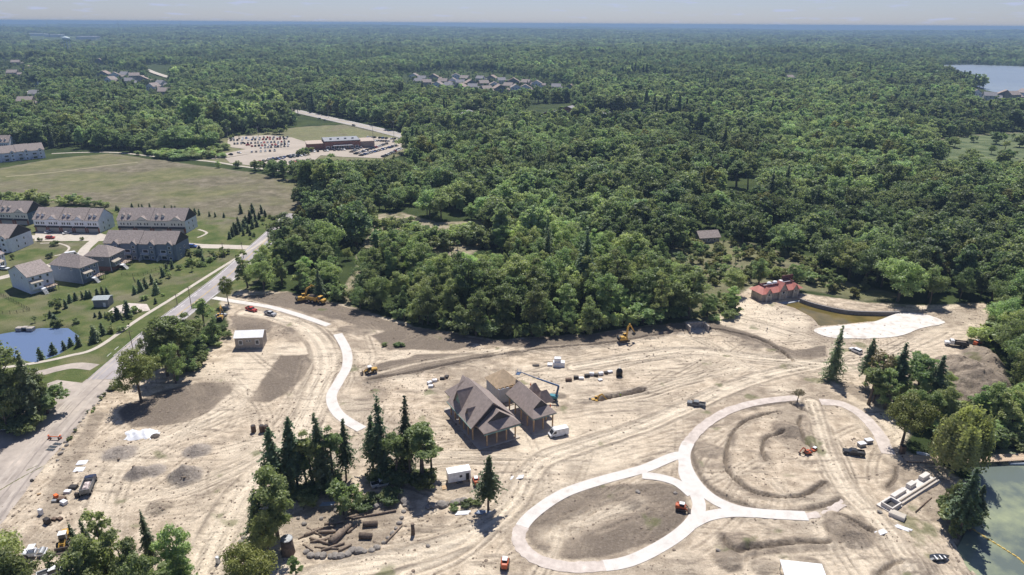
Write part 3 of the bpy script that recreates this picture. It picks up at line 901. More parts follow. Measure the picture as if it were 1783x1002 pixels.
def broadleaf(seed, H=14., rad=5., base=.22, clumps=34, leaves=2600, ls=.42, m=None, droop=0., shape=1.0, sparse=0.):
    """tapered trunk with limbs, crown of leaf clumps; returns (trunk MB, quad points, tint)"""
    r = np.random.default_rng(seed)
    mb = MB()
    bend = r.normal(0, .25, 2)
    tp = [(0, 0, -.4), (bend[0] * .3, bend[1] * .3, H * .2), (bend[0], bend[1], H * .45), (bend[0] * 1.3, bend[1] * 1.3, H * .78)]
    tr = H * .02
    mb.tube(tp, [tr * 1.4, tr, tr * .75, tr * .3], 6)
    zc0 = H * base
    nl = int(r.integers(4, 7))
    lobes = []
    for i in range(nl):
        an = 6.283 * (i + r.uniform(-.35, .35)) / nl
        q = r.uniform(.28, .58) * rad
        zz = zc0 + (H - zc0) * r.uniform(.30, .66)
        lobes.append((np.array([q * math.cos(an), q * math.sin(an), zz]), rad * r.uniform(.42, .60)))
    lobes.append((np.array([bend[0] * 1.2, bend[1] * 1.2, H * .76]), rad * r.uniform(.40, .55)))
    lobes.append((np.array([bend[0], bend[1], zc0 + (H - zc0) * .4]), rad * .5))
    cc = []
    k = 0
    vs_ = (H - zc0) / (2.2 * rad)
    while len(cc) < clumps and k < 6000:
        k += 1
        lc, lr = lobes[r.integers(0, len(lobes))]
        d = sphere_dirs(1, r)[0]
        c = lc + d * lr * r.uniform(.7, 1.0) * np.array([1, 1, max(.75, vs_)])
        if c[2] > H * .97 or c[2] < zc0 * .8: continue
        t = (c[2] - zc0) / (H - zc0 + .01)
        if sparse and r.random() < sparse and t < .5:
            continue
        if all(np.linalg.norm((c - q) / np.array([1, 1, .85])) > rad * .25 for q in cc):
            cc.append(c)
    cc = np.array(cc)
    order = r.permutation(len(cc))[:9]
    for i in order:
        c = cc[i]
        z0 = max(H * .15, min(c[2] - rad * .35, H * .6))
        mb.tube([(bend[0] * z0 / H * 2, bend[1] * z0 / H * 2, z0), tuple((np.array([bend[0], bend[1], z0]) + c) / 2 + np.array([0, 0, .2])), tuple(c)], [tr * .45, tr * .3, tr * .1], 4, False)
    per = leaves // len(cc)
    PP = []; TT = []
    for c in cc:
        cr = rad * r.uniform(.20, .36)
        n = int(per * r.uniform(.7, 1.3))
        d = sphere_dirs(n, r)
        d[:, 2] = np.where(d[:, 2] < -.35, -d[:, 2] * .6, d[:, 2])
        lob = 1 + .25 * np.sin(d[:, 0] * 5 + c[0]) * np.sin(d[:, 1] * 5 + c[1])
        pos = c + d * (cr * lob * r.uniform(.45, 1.15, n))[:, None] * np.array([1, 1, .8])
        if droop:
            pos[:, 2] -= droop * r.random(n) ** 2 * H * .2
        nr = d * .9 + r.normal(0, .55, (n, 3)) + np.array([0, 0, .35])
        sz = ls * r.uniform(.6, 1.3, n)
        ti = np.clip(r.random() * .55 + r.random(n) * .45, 0, 1)
        P, T = quads_mesh('', pos, nr, sz, ti, 1.1, None, r)
        PP.append(P); TT.append(T)
    return mb, np.vstack(PP), np.concatenate(TT)

def conifer(seed, H=17., rad=3.2, base=.06, layers=30, ls=.30, ragged=.45, bare=.14):
    r = np.random.default_rng(seed)
    mb = MB(); tr = H * .014
    mb.tube([(0, 0, -.4), (0, 0, H * .5), (0, 0, H * .98)], [tr * 1.3, tr * .8, tr * .15], 6)
    PP = []; TT = []
    for i in range(layers):
        t = i / (layers - 1)
        z = H * (base + (1 - base) * t ** .93)
        R_ = rad * (1 - t) ** .8 * (.85 + .3 * r.random()) + .18
        if t < .12: R_ *= .75
        nb = max(4, int(9 * (1 - t) + 3))
        a0 = r.random() * 6.28
        for k in range(nb):
            if r.random() < bare: continue
            a = a0 + 6.283 * k / nb + r.normal(0, .15)
            Lb = R_ * r.uniform(1 - ragged, 1 + ragged)
            n = max(3, int(Lb / (ls * .42)))
            u = (np.arange(n) + .6) / n
            px = np.cos(a) * Lb * u; py = np.sin(a) * Lb * u
            pz = z + H * .012 - Lb * u * u * .42 + r.normal(0, .06, n)
            pos = np.stack([px, py, pz], 1) + r.normal(0, .12, (n, 3))
            nr = np.stack([np.cos(a) * .35 * np.ones(n), np.sin(a) * .35 * np.ones(n), np.ones(n)], 1) + r.normal(0, .38, (n, 3))
            up = np.stack([-np.sin(a) * np.ones(n), np.cos(a) * np.ones(n), np.zeros(n)], 1)
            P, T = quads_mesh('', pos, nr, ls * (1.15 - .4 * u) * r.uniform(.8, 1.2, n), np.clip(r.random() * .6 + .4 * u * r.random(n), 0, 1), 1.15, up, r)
            PP.append(P); TT.append(T)
            if Lb > .9:
                mb.tube([(0, 0, z), (float(px[-1] * .8), float(py[-1] * .8), float(pz[-1] + .05))], [tr * .22, .02], 3, False)
    return mb, np.vstack(PP), np.concatenate(TT)

def willow(seed, H=13., rad=6.5):
    r = np.random.default_rng(seed)
    mb = MB()
    mb.tube([(0, 0, -.4), (.2, .1, H * .22), (.3, -.1, H * .45)], [.75, .55, .35], 8)
    PP = []; TT = []
    for i in range(70):
        d = sphere_dirs(1, r)[0]; d[2] = abs(d[2])
        c = np.array([d[0] * rad * r.uniform(.35, .95), d[1] * rad * r.uniform(.35, .95), H * (.55 + .42 * d[2] * r.uniform(.7, 1))])
        if i % 6 == 0:
            mb.tube([(.3, -.1, H * .4), tuple(c * np.array([.5, .5, .9])), tuple(c)], [.28, .16, .05], 5, False)
        for s in range(9):
            b = c + r.normal(0, .6, 3)
            Ls = r.uniform(.45, .95) * min(c[2] - .8, H * .8)
            n = max(4, int(Ls / .42))
            u = np.arange(n) / n
            out = b[:2] / (np.linalg.norm(b[:2]) + .01)
            pos = np.stack([b[0] + out[0] * u * .9, b[1] + out[1] * u * .9, b[2] + .5 * np.sin(u * 2.5) - Ls * u], 1) + r.normal(0, .1, (n, 3))
            nr = np.stack([np.ones(n) * out[0], np.ones(n) * out[1], .35 + 0 * u], 1) + r.normal(0, .4, (n, 3))
            up = np.tile(np.array([[out[1], -out[0], 0.]]), (n, 1)) + r.normal(0, .1, (n, 3))
            P, T = quads_mesh('', pos, nr, .26 * r.uniform(.7, 1.2, n), np.clip(r.random() * .6 + .3 * r.random(n), 0, 1), 1.6, up, r)
            PP.append(P); TT.append(T)
    return mb, np.vstack(PP), np.concatenate(TT)

def make_pair(name, gen, leafm):
    mb, P, T = gen
    tm = mb.mesh(name + '_trunk'); tm.materials.append(BARK)
    cm = mesh_from_quads(name + '_crown', P, T, leafm)
    return tm, cm

def join_mesh(name, mb, P, T, leafm):
    """one mesh (bark and leaves) for the distant woods"""
    nv = len(mb.v); n = len(P) // 4
    me = bpy.data.meshes.new(name)
    me.from_pydata([tuple(x) for x in mb.v] + P.tolist(), [], list(mb.f) + [tuple(range(nv + 4 * i, nv + 4 * i + 4)) for i in range(n)])
    me.materials.append(BARK); me.materials.append(leafm)
    mi = np.zeros(len(me.polygons), np.int32); mi[len(mb.f):] = 1
    me.polygons.foreach_set('material_index', mi)
    at = me.attributes.new('tint', 'FLOAT', 'FACE')
    tv = np.zeros(len(me.polygons), np.float32); tv[len(mb.f):] = T
    at.data.foreach_set('value', tv)
    me.update()
    return me

KIND = {}
for k in range(6):
    KIND['broad%d' % k] = make_pair('broad%d' % k, broadleaf(100 + k, 14, [5.2, 4.4, 5.8, 4.8, 5.0, 4.0][k], [.14, .2, .12, .16, .1, .2][k], 44, 8200, .205), LEAF_N)
KIND['broad6'] = make_pair('broad6', broadleaf(106, 14, 3.2, .08, 36, 7600, .185), LEAF_N)
KIND['broad7'] = make_pair('broad7', broadleaf(107, 14, 3.7, .08, 38, 7800, .19), LEAF_N)
KIND['tall0'] = make_pair('tall0', broadleaf(120, 16, 3.4, .34, 28, 5200, .195, sparse=.3), LEAF_N)
KIND['tall1'] = make_pair('tall1', broadleaf(121, 16, 2.8, .30, 26, 5000, .185, sparse=.3), LEAF_N)
KIND['yellow0'] = make_pair('yellow0', broadleaf(122, 18, 6.2, .2, 46, 11000, .205, sparse=.15), LEAF_Y)
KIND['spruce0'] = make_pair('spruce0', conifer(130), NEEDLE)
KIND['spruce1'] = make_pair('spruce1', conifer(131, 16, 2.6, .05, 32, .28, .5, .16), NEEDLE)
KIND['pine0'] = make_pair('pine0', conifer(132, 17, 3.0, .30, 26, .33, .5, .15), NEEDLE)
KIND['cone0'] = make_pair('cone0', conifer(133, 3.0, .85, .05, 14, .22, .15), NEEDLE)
KIND['cone1'] = make_pair('cone1', conifer(134, 3.0, .65, .05, 14, .2, .2), NEEDLE)
KIND['bush0'] = make_pair('bush0', broadleaf(140, 3.2, 2.1, .02, 22, 2200, .165), LEAF_N)
KIND['bush1'] = make_pair('bush1', broadleaf(141, 4.2, 1.8, .02, 20, 2200, .165), LEAF_N)
KIND['bush2'] = make_pair('bush2', broadleaf(144, 4.2, 1.9, .02, 20, 2200, .165), LEAF_Y)
KIND['pale0'] = make_pair('pale0', broadleaf(142, 2.2, 1.5, .02, 14, 700, .2), WILLOW)
KIND['sap0'] = make_pair('sap0', broadleaf(143, 4.0, 1.2, .35, 10, 380, .2), LEAF_N)
KIND['willow0'] = make_pair('willow0', willow(150), WILLOW)
KIND['dead0'] = make_pair('dead0', broadleaf(151, 12, 3.6, .3, 22, 700, .28, sparse=.2), DEAD)

def tree(kind, x, y, h, label, name='broadleaf_tree', cat='tree', group=None, wide=1.0, rz=None, z=None):
    tm, cm = KIND[kind]
    base_h = {'broad': 14, 'tall': 16, 'yello': 18, 'spruc': 16.5, 'pine0': 17, 'cone0': 3, 'cone1': 3, 'bush0': 3.2, 'bush1': 4.2, 'bush2': 4.2, 'pale0': 2.2, 'sap0': 4, 'willo': 13, 'dead0': 12}
    H0 = base_h.get(kind) or base_h.get(kind[:5]) or base_h.get(kind[:4])
    s = h / H0
    t = thing(name, label, cat, (x, y, zat(x, y) if z is None else z), random.uniform(0, 6.28) if rz is None else rz, group)
    t.scale = (s * wide * random.uniform(.92, 1.08), s * wide * random.uniform(.92, 1.08), s)
    t.rotation_euler = (random.gauss(0, .03), random.gauss(0, .03), t.rotation_euler[2])
    mobj('trunk', tm, None, t); mobj('crown', cm, None, t)
    return t

def woodland(name, pts, rot, scl, var, meshes, label, cat):
    """one object that scatters far trees with geometry nodes"""
    src = bpy.data.collections.new(name + '_kinds')
    for i, me in enumerate(meshes):
        o = bpy.data.objects.new('%s_kind_%02d' % (name, i), me); src.objects.link(o)
    me = bpy.data.meshes.new(name)
    me.vertices.add(len(pts)); me.vertices.foreach_set('co', pts.astype(np.float32).ravel())
    for an, ty, arr in (('rz', 'FLOAT', rot), ('kind', 'INT', var)):
        a = me.attributes.new(an, ty, 'POINT'); a.data.foreach_set('value', arr)
    a = me.attributes.new('sc', 'FLOAT_VECTOR', 'POINT'); a.data.foreach_set('vector', scl.astype(np.float32).ravel())
    o = bpy.data.objects.new(name, me); col.objects.link(o)
    ng = bpy.data.node_groups.new(name, 'GeometryNodeTree')
    ng.interface.new_socket('Geometry', in_out='INPUT', socket_type='NodeSocketGeometry')
    ng.interface.new_socket('Geometry', in_out='OUTPUT', socket_type='NodeSocketGeometry')
    n = ng.nodes; gi = n.new('NodeGroupInput'); go = n.new('NodeGroupOutput')
    ip = n.new('GeometryNodeInstanceOnPoints'); ci = n.new('GeometryNodeCollectionInfo')
    ci.inputs['Collection'].default_value = src
    ci.inputs['Separate Children'].default_value = True; ci.inputs['Reset Children'].default_value = True
    ip.inputs['Pick Instance'].default_value = True
    def na(an, ty):
        q = n.new('GeometryNodeInputNamedAttribute'); q.data_type = ty; q.inputs['Name'].default_value = an; return q.outputs['Attribute']
    cx = n.new('ShaderNodeCombineXYZ')
    L = ng.links
    L.new(na('rz', 'FLOAT'), cx.inputs['Z'])
    e2r = n.new('FunctionNodeEulerToRotation'); L.new(cx.outputs[0], e2r.inputs[0])
    L.new(gi.outputs[0], ip.inputs['Points']); L.new(ci.outputs[0], ip.inputs['Instance'])
    L.new(na('kind', 'INT'), ip.inputs['Instance Index']); L.new(e2r.outputs[0], ip.inputs['Rotation']); L.new(na('sc', 'FLOAT_VECTOR'), ip.inputs['Scale'])
    L.new(ip.outputs[0], go.inputs[0])
    md = o.modifiers.new('scatter', 'NODES'); md.node_group = ng
    o['label'] = label; o['category'] = cat; o['kind'] = 'stuff'
    return o

# ------------------------------------------------------------------ where the woods stand
def px_poly(pts): return GP(pts)
HIGHWAY = catmull(GP([(440, 172), (500, 190), (560, 204), (640, 222), (720, 242), (790, 258)]), 6)
CLEAR = [SITE, LAWN, HEDGE, FIELD, LOT, MARSH, GLADE, GLADE2, LAKE, GLADE3,
         GP([(-300, 300), (-20, 262), (100, 258), (210, 262), (330, 283), (190, 272), (100, 282), (-300, 345)]),          # by the far terraces
         GP([(480, 196), (620, 214), (705, 236), (700, 262), (560, 290), (380, 290), (250, 280), (250, 270), (370, 262), (400, 236), (490, 226), (520, 214)]),
         GP([(790, 200), (870, 194), (870, 222), (800, 226)]), GP([(915, 182), (1000, 180), (1010, 216), (915, 220)]), GP([(1010, 200), (1120, 202), (1120, 216), (1020, 216)]),
         GP([(1192, 238), (1232, 236), (1236, 268), (1190, 270)]), GP([(1200, 400), (1262, 402), (1268, 442), (1200, 440)]), FARLAKE, FARLAKE2,
         GP([(1685, 158), (1800, 154), (1900, 164), (1900, 196), (1690, 190)]),
         GP([(18, 124), (30, 124), (30, 142), (10, 142)]), GP([(18, 124), (30, 124), (30, 142), (10, 142)]),
         GP([(250, 112), (300, 112), (300, 142), (255, 138)]), GP([(50, 62), (180, 66), (180, 76), (50, 74)]), GP([(1365, 130), (1390, 130), (1392, 152), (1362, 152)]),
         GP([(500, 208), (560, 206), (700, 234), (700, 246), (640, 232), (560, 222)])]
CLEAR.append(GP([(120, 745), (215, 650), (330, 540), (405, 478), (425, 478), (404, 520), (404, 562), (384, 600), (300, 645), (220, 665), (170, 702), (120, 760)]))
THIN = [GP([(690, 130), (760, 122), (860, 126), (938, 138), (1000, 150), (1000, 172), (930, 178), (860, 178), (760, 176), (690, 154)]),
        GP([(-20, 106), (48, 106), (50, 150), (-30, 150)]), GP([(30, 150), (76, 150), (82, 204), (5, 210)]), GP([(150, 106), (242, 124), (245, 160), (155, 158)]), GP([(236, 136), (296, 138), (300, 190), (255, 188)]),
        GP([(1010, 196), (1120, 198), (1120, 222), (1015, 222)])]
def in_clear(x, y, sc=True):
    b = np.zeros(x.shape, bool)
    for p in CLEAR:
        b |= inside(x, y, np.asarray(p))
    if sc:
        b |= inside(x, y, SCRUB)
    b |= seg_dist(x, y, HIGHWAY) < 14
    b |= seg_dist(x, y, ROAD) < 13
    return b

tr_ = np.random.default_rng(5)
def jgrid(y0, y1, step):
    pts = []
    ys = np.arange(y0, y1, step * .9)
    X = []; Y = []
    for i, y in enumerate(ys):
        half = y * .86 + 60
        xs = np.arange(-half, half, step) + (i % 2) * step / 2
        X.append(xs); Y.append(np.full(xs.shape, y))
    X = np.concatenate(X); Y = np.concatenate(Y)
    X += tr_.uniform(-.42, .42, X.shape) * step; Y += tr_.uniform(-.42, .42, Y.shape) * step
    return X, Y
bands = [(215, 700, 9.0, 1.12), (700, 1500, 10.4, 1.08), (1500, 3100, 13.0, 1.1), (3100, 7800, 28.0, 2.1), (7800, 17000, 62.0, 4.4)]
FX = []; FY = []; FS = []
for y0, y1, st, sc in bands:
    X, Y = jgrid(y0, y1, st)
    k = ~in_clear(X, Y) & ~((fbm(X, Y, 40, 3, 47) > .42) & (tr_.random(X.shape) < .6))
    for p in THIN: k &= ~(inside(X, Y, p) & (tr_.random(X.shape) < .72))
    X, Y = X[k], Y[k]
    FX.append(X); FY.append(Y); FS.append(np.full(X.shape, sc))
FX = np.concatenate(FX); FY = np.concatenate(FY); FS = np.concatenate(FS)
FZ = height(FX, FY)
n = len(FX)
# stands of taller and lower trees
stand = fbm(FX, FY, 55, 3, 41)
hgt = 17.5 * (1 + .42 * stand) * tr_.uniform(.58, 1.26, n)
hgt *= 1 + .45 * fbm(FX, FY, 260, 3, 43) * sstep(700, 1500, FY)
for p, f in ((GP([(325, 205), (400, 196), (490, 200), (500, 236), (440, 236), (330, 238)]), 1.55), (GP([(690, 262), (760, 250), (800, 275), (760, 300), (700, 290)]), 1.3), (GP([(600, 470), (720, 520), (860, 575), (1000, 560), (1140, 540), (1140, 500), (900, 500), (700, 455)]), 1.18)):
    hgt = np.where(inside(FX, FY, p), hgt * f, hgt)
# young growth before the clearing, low trees before the cabin: (x0, x1, base rows, highest row they reach)
_bx, _by, _bw = PXA(np.stack([FX, FY, FZ], 1))
_tx, _ty, _tw = PXA(np.stack([FX, FY, FZ + 10.], 1))
ppm = (_by - _ty) / 10.
for x0, x1, r0, r1, top in ((640, 770, 395, 470, 402), (740, 870, 420, 520, 440), (1195, 1262, 424, 470, 420), (590, 650, 440, 520, 430), (380, 545, 286, 330, 280), (1240, 1330, 345, 372, 335), (1610, 1800, 290, 330, 282), (545, 720, 268, 350, 280)):
    k = (_bx > x0) & (_bx < x1) & (_by > r0) & (_by < r1)
    cap = np.maximum((_by - top) / ppm, 3.0)
    hgt = np.where(k, np.minimum(hgt, cap), hgt)
for p in THIN: hgt = np.where(inside(FX, FY, p), np.minimum(hgt, 9.0), hgt)
conif = (fbm(FX, FY, 60, 3, 42) > .40) & (tr_.random(n) < .3) | (tr_.random(n) < .006)
kindi = tr_.integers(0, 8, n)
_front = GP([(420, 500), (600, 530), (860, 592), (1190, 560), (1190, 470), (900, 430), (600, 430), (500, 380)])
kindi = np.where(inside(FX, FY, _front) & (tr_.random(n) < .6), 6 + tr_.integers(0, 2, n), kindi)
D = np.hypot(FX, FY)
px_, py_, w_ = PXA(np.stack([FX, FY, FZ + 8], 1))
near = np.argsort(D + 1e6 * ((px_ < -10) | (px_ > 1793)))
FAR_M = []
odd = tr_.random(n)
for k in range(8):
    mb, P, T = broadleaf(200 + k, 14, [5.4, 4.8, 5.8, 5.0, 5.4, 4.6, 3.4, 3.9][k], .12, 28, 1200, .58)
    FAR_M.append(join_mesh('wood%d' % k, mb, P, T, LEAF))
for k in range(2):
    mb, P, T = conifer(210 + k, 16, 3.0, .06, 15, .95, .3)
    FAR_M.append(join_mesh('woodc%d' % k, mb, P, T, NEEDLE))
mb, P, T = broadleaf(215, 14, 4.6, .15, 26, 1000, .6, sparse=.2); FAR_M.append(join_mesh('woodpale', mb, P, T, LEAF_Y))
MID_M = []
for k in range(8):
    mb, P, T = broadleaf(100 + k, 14, [5.2, 4.4, 5.8, 4.8, 5.0, 4.0, 3.2, 3.7][k], .12, 38, 3400, .35)
    MID_M.append(join_mesh('midwood%d' % k, mb, P, T, LEAF))
for k in range(2):
    mb, P, T = conifer(130 + k, 16, [3.0, 2.5][k], .05, 24, .55, .3)
    MID_M.append(join_mesh('midwoodc%d' % k, mb, P, T, NEEDLE))

mb, P, T = broadleaf(216, 14, 4.2, .2, 34, 3000, .34, sparse=.2); MID_M.append(join_mesh('midwoodpale', mb, P, T, LEAF_Y))
N_BROAD, N_CON = 255, 60
taken = np.zeros(n, bool)
nb = nc = 0
EDGE = np.vstack([SITE, SITE[:1]])
for i in near:
    x, y = FX[i], FY[i]
    if conif[i]:
        if nc >= N_CON: continue
        nc += 1; taken[i] = True
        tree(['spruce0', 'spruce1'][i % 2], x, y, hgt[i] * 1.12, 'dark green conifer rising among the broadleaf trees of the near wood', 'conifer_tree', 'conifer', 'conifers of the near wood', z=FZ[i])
    else:
        if nb >= N_BROAD: continue
        nb += 1; taken[i] = True
        side = x < -60
        right = x > 95
        lab = ('bushy green broadleaf tree in the wood beside the asphalt road' if side else
               'green broadleaf tree in the wood beyond the pool and dirt mound' if right else
               'green broadleaf tree in the wood behind the cleared building site')
        tree('broad%d' % kindi[i], x, y, hgt[i], lab, 'broadleaf_tree', 'tree', 'broadleaf trees of the near wood' if not (side or right) else ('trees of the wood by the road' if side else 'trees of the wood beyond the pool'), tr_.uniform(.85, 1.15), z=FZ[i])
        if nb >= N_BROAD and nc >= N_CON: break
rest = ~taken
base = np.where(conif, 14.2, 14.0)
s = hgt / base * FS
scl = np.stack([s * tr_.uniform(.85, 1.2, n), s * tr_.uniform(.85, 1.2, n), np.minimum(s, 1.15 * hgt / base)], 1)
kd = np.where(conif, 8 + kindi % 2, np.where(odd < .05, 10, kindi)).astype(np.int32)
rot = tr_.uniform(0, 6.28, n).astype(np.float32)
for nm, sel, ms, lb in (('woodland', rest & (FY < 760), MID_M, 'dense green woodland behind the trees at the edge of the site'),
                    ('distant_forest', rest & (FY >= 760), FAR_M, 'far forest canopy stretching to the horizon')):
    woodland(nm, np.stack([FX, FY, FZ - .3], 1)[sel], rot[sel], scl[sel], kd[sel], ms, lb, 'forest')
# ================================================================== ROADS, PATHS AND PAVINGS
ASPH = mat('asphalt', (.235, .222, .215), .9, .16, .25, bump=.15, bscale=5, coord='Generated')
def posmat(name, stops, scale=.2, rough=.92, detail=8, bump=.2, bsc=4, spots=None):
    """surface whose colour wanders with position in the world"""
    m = bpy.data.materials.new(name); m.use_nodes = True
    nt = m.node_tree; N = nt.nodes; L = nt.links; b = N['Principled BSDF']
    b.inputs['Roughness'].default_value = rough; b.inputs['Specular IOR Level'].default_value = .2
    g = N.new('ShaderNodeNewGeometry'); n = N.new('ShaderNodeTexNoise')
    n.inputs['Scale'].default_value = scale; n.inputs['Detail'].default_value = detail; n.inputs['Roughness'].default_value = .62
    L.new(g.outputs['Position'], n.inputs['Vector'])
    r = N.new('ShaderNodeValToRGB'); e = r.color_ramp.elements
    e[0].position, e[0].color = stops[0][0], (*stops[0][1], 1)
    e[1].position, e[1].color = stops[-1][0], (*stops[-1][1], 1)
    for p, c in stops[1:-1]:
        q = e.new(p); q.color = (*c, 1)
    L.new(n.outputs['Fac'], r.inputs[0]); L.new(r.outputs[0], b.inputs['Base Color'])
    n2 = N.new('ShaderNodeTexNoise'); n2.inputs['Scale'].default_value = bsc; n2.inputs['Detail'].default_value = 5
    L.new(g.outputs['Position'], n2.inputs['Vector'])
    bp = N.new('ShaderNodeBump'); bp.inputs['Strength'].default_value = bump; bp.inputs['Distance'].default_value = .1
    L.new(n2.outputs['Fac'], bp.inputs['Height']); L.new(bp.outputs[0], b.inputs['Normal'])
    return m
M_ROAD = posmat('asphalt_grey', [(.3, (.25, .235, .235)), (.5, (.33, .305, .305)), (.7, (.43, .39, .375))], .09)
M_DUST = posmat('dusty_road', [(.3, (.24, .205, .178)), (.45, (.345, .30, .262)), (.58, (.42, .365, .315)), (.72, (.54, .465, .395))], .14)
M_CONC = posmat('new_concrete', [(.28, (.50, .465, .425)), (.5, (.62, .585, .545)), (.62, (.58, .54, .495)), (.74, (.42, .37, .315))], .22)
M_CONC2 = posmat('old_concrete', [(.3, (.40, .355, .30)), (.55, (.50, .45, .385)), (.75, (.43, .385, .33))], .3)
M_BASE = posmat('path_stone_base', [(.3, (.40, .345, .305)), (.5, (.52, .455, .405)), (.7, (.64, .57, .51))], .4)
M_LINER = posmat('pale_sand_liner', [(.3, (.46, .41, .36)), (.45, (.60, .555, .50)), (.58, (.68, .64, .59)), (.72, (.52, .46, .40))], .3)
M_YEL = mat('yellow_paint', (.55, .36, .06), .7, .2, 2)
M_WHITE = mat('white_paint', (.75, .74, .72), .7, .12, 2)
M_KERB = mat('kerb_stone', (.50, .47, .43), .9, .15, 2)

def offset_line(line, d):
    line = np.asarray(line); t = np.gradient(line, axis=0); t /= np.linalg.norm(t, axis=1, keepdims=True)
    return line + np.stack([-t[:, 1], t[:, 0]], 1) * d

def ribbon(name, line, half, z, m, th=.12, jitter=0.0, zf=None):
    line = np.asarray(line)
    a = offset_line(line, half); b = offset_line(line, -half)
    if jitter:
        a = a + np.random.default_rng(len(line)).normal(0, jitter, a.shape); b = b + np.random.default_rng(len(line) + 9).normal(0, jitter, b.shape)
    n = len(line); mb = MB()
    zz = np.full(n, z) - (line ** 2).sum(1) / (2 * 8.2e6)
    if zf is not None: zz = zz + zf
    V = [(*a[i], zz[i]) for i in range(n)] + [(*b[i], zz[i]) for i in range(n)] + [(*a[i], zz[i] - th) for i in range(n)] + [(*b[i], zz[i] - th) for i in range(n)]
    F = []
    for i in range(n - 1):
        F += [(n + i, n + i + 1, i + 1, i), (i, i + 1, 2 * n + i + 1, 2 * n + i), (n + i + 1, n + i, 3 * n + i, 3 * n + i + 1)]
    F += [(0, 2 * n, 3 * n, n), (n - 1, 2 * n - 1, 4 * n - 1, 3 * n - 1)]
    mb.add(V, F)
    return struct(mb.obj(name, m))

def sheet(name, poly, z, m, th=.1):
    mb = MB(); P = [tuple(p) for p in poly]
    A = sum(P[i][0] * P[(i + 1) % len(P)][1] - P[(i + 1) % len(P)][0] * P[i][1] for i in range(len(P)))
    if A < 0: P = P[::-1]
    mb.prism(P, z - th, z)
    return struct(mb.obj(name, m))

cut = int(len(ROAD) * .62)
ribbon('main_road', ROAD[:cut + 1], 5.4, .055, M_ROAD)
ribbon('dusty_road', ROAD[cut:], 5.7, .051, M_DUST, jitter=.25)
ribbon('center_line', offset_line(ROAD[4:int(cut * .80)], .12), .07, .06, M_YEL, .02)
ribbon('center_line', offset_line(ROAD[4:int(cut * .80)], -.16), .07, .06, M_YEL, .02)
ribbon('edge_line', offset_line(ROAD[4:cut - 2], 4.75), .08, .06, M_WHITE, .02)
ribbon('edge_line', offset_line(ROAD[4:cut - 8], -4.75), .08, .06, M_WHITE, .02)
def at_s(line, i, d):
    o = offset_line(line, d); return o[i]
for px, py in ((203, 607), (208, 615), (318, 533), (340, 515), (365, 497), (190, 618)):
    x, y = G(px, py); i = int(np.argmin(np.hypot(ROAD[:, 0] - x, ROAD[:, 1] - y)))
    t = ROAD[min(i + 1, len(ROAD) - 1)] - ROAD[i - 1]; t /= np.linalg.norm(t)
    ribbon('lane_dash', np.array([(x, y) - t * 1.4, (x, y) + t * 1.4]), .09, .0605, M_WHITE, .02)
M_TYRE1 = posmat('tyre_dust_dark', [(.35, (.25, .215, .19)), (.65, (.33, .29, .26))], .4)
M_TYRE2 = posmat('tyre_dust_pale', [(.35, (.37, .325, .285)), (.65, (.46, .405, .35))], .4)
for k, (off, hw, a0, a1, mm) in enumerate([(-3.6, .5, .63, 1, M_TYRE2), (-1.4, .28, .68, 1, M_TYRE2), (.5, .22, .6, .95, M_TYRE1), (2.4, .45, .66, 1, M_TYRE2), (4.0, .3, .7, 1, M_TYRE1), (-2.5, .2, .55, .8, M_TYRE2), (-4.6, .35, .5, .75, M_TYRE2)]):
    ln = offset_line(ROAD, off)[int(a0 * len(ROAD)):int(a1 * len(ROAD))]
    ln = ln + np.cumsum(np.random.default_rng(60 + k).normal(0, .06, ln.shape), 0)
    ribbon('tyre_track', ln, hw, .058 + .0011 * k, mm, .02, jitter=.06)
KERB_L = offset_line(ROAD, 5.6)
ribbon('kerb', offset_line(ROAD[:int(cut * .92)], -5.62 if offset_line(ROAD, 5)[10][0] > ROAD[10][0] else 5.62), .14, .17, M_KERB, .25)
# pavement on the house side
WALK = catmull(GP([(504, 384), (478, 405), (453, 424), (418, 446), (360, 482), (300, 520), (240, 557), (170, 605), (120, 620), (64, 632), (-20, 644)]), 8)
ribbon('sidewalk', WALK, .95, .06, M_CONC2)
ribbon('side_street', catmull(GP([(452, 432), (395, 430), (338, 428), (270, 420), (200, 415), (130, 413), (40, 413)]), 6), 3.4, .047, M_CONC2)
ribbon('court_drive', catmull(GP([(166, 418), (150, 432), (138, 446), (110, 455), (60, 470), (10, 482), (-40, 494)]), 6), 2.6, .043, M_CONC2)
sheet('garage_court', GP([(62, 404), (176, 407), (196, 412), (192, 420), (60, 420)]), .04, M_CONC2)
ribbon('access_drive', catmull(GP([(165, 640), (132, 637), (98, 643), (70, 650), (20, 656)]), 6), 2.3, .047, M_DUST)
sheet('service_road', GP([(150, 668), (100, 662), (60, 676), (-60, 700), (-90, 780), (-40, 860), (40, 800), (110, 720)]), .043, M_DUST)
ribbon('garden_path', catmull(GP([(345, 400), (353, 402), (360, 406), (352, 411), (344, 414)]), 5), .7, .05, M_CONC2)
ribbon('garden_path', catmull(GP([(70, 424), (100, 424), (120, 431), (112, 441), (95, 446)]), 5), .6, .052, M_CONC2)
sheet('gravel_pad', GP([(198, 535), (222, 528), (256, 530), (262, 541), (215, 546), (186, 545)]), .03, M_BASE)

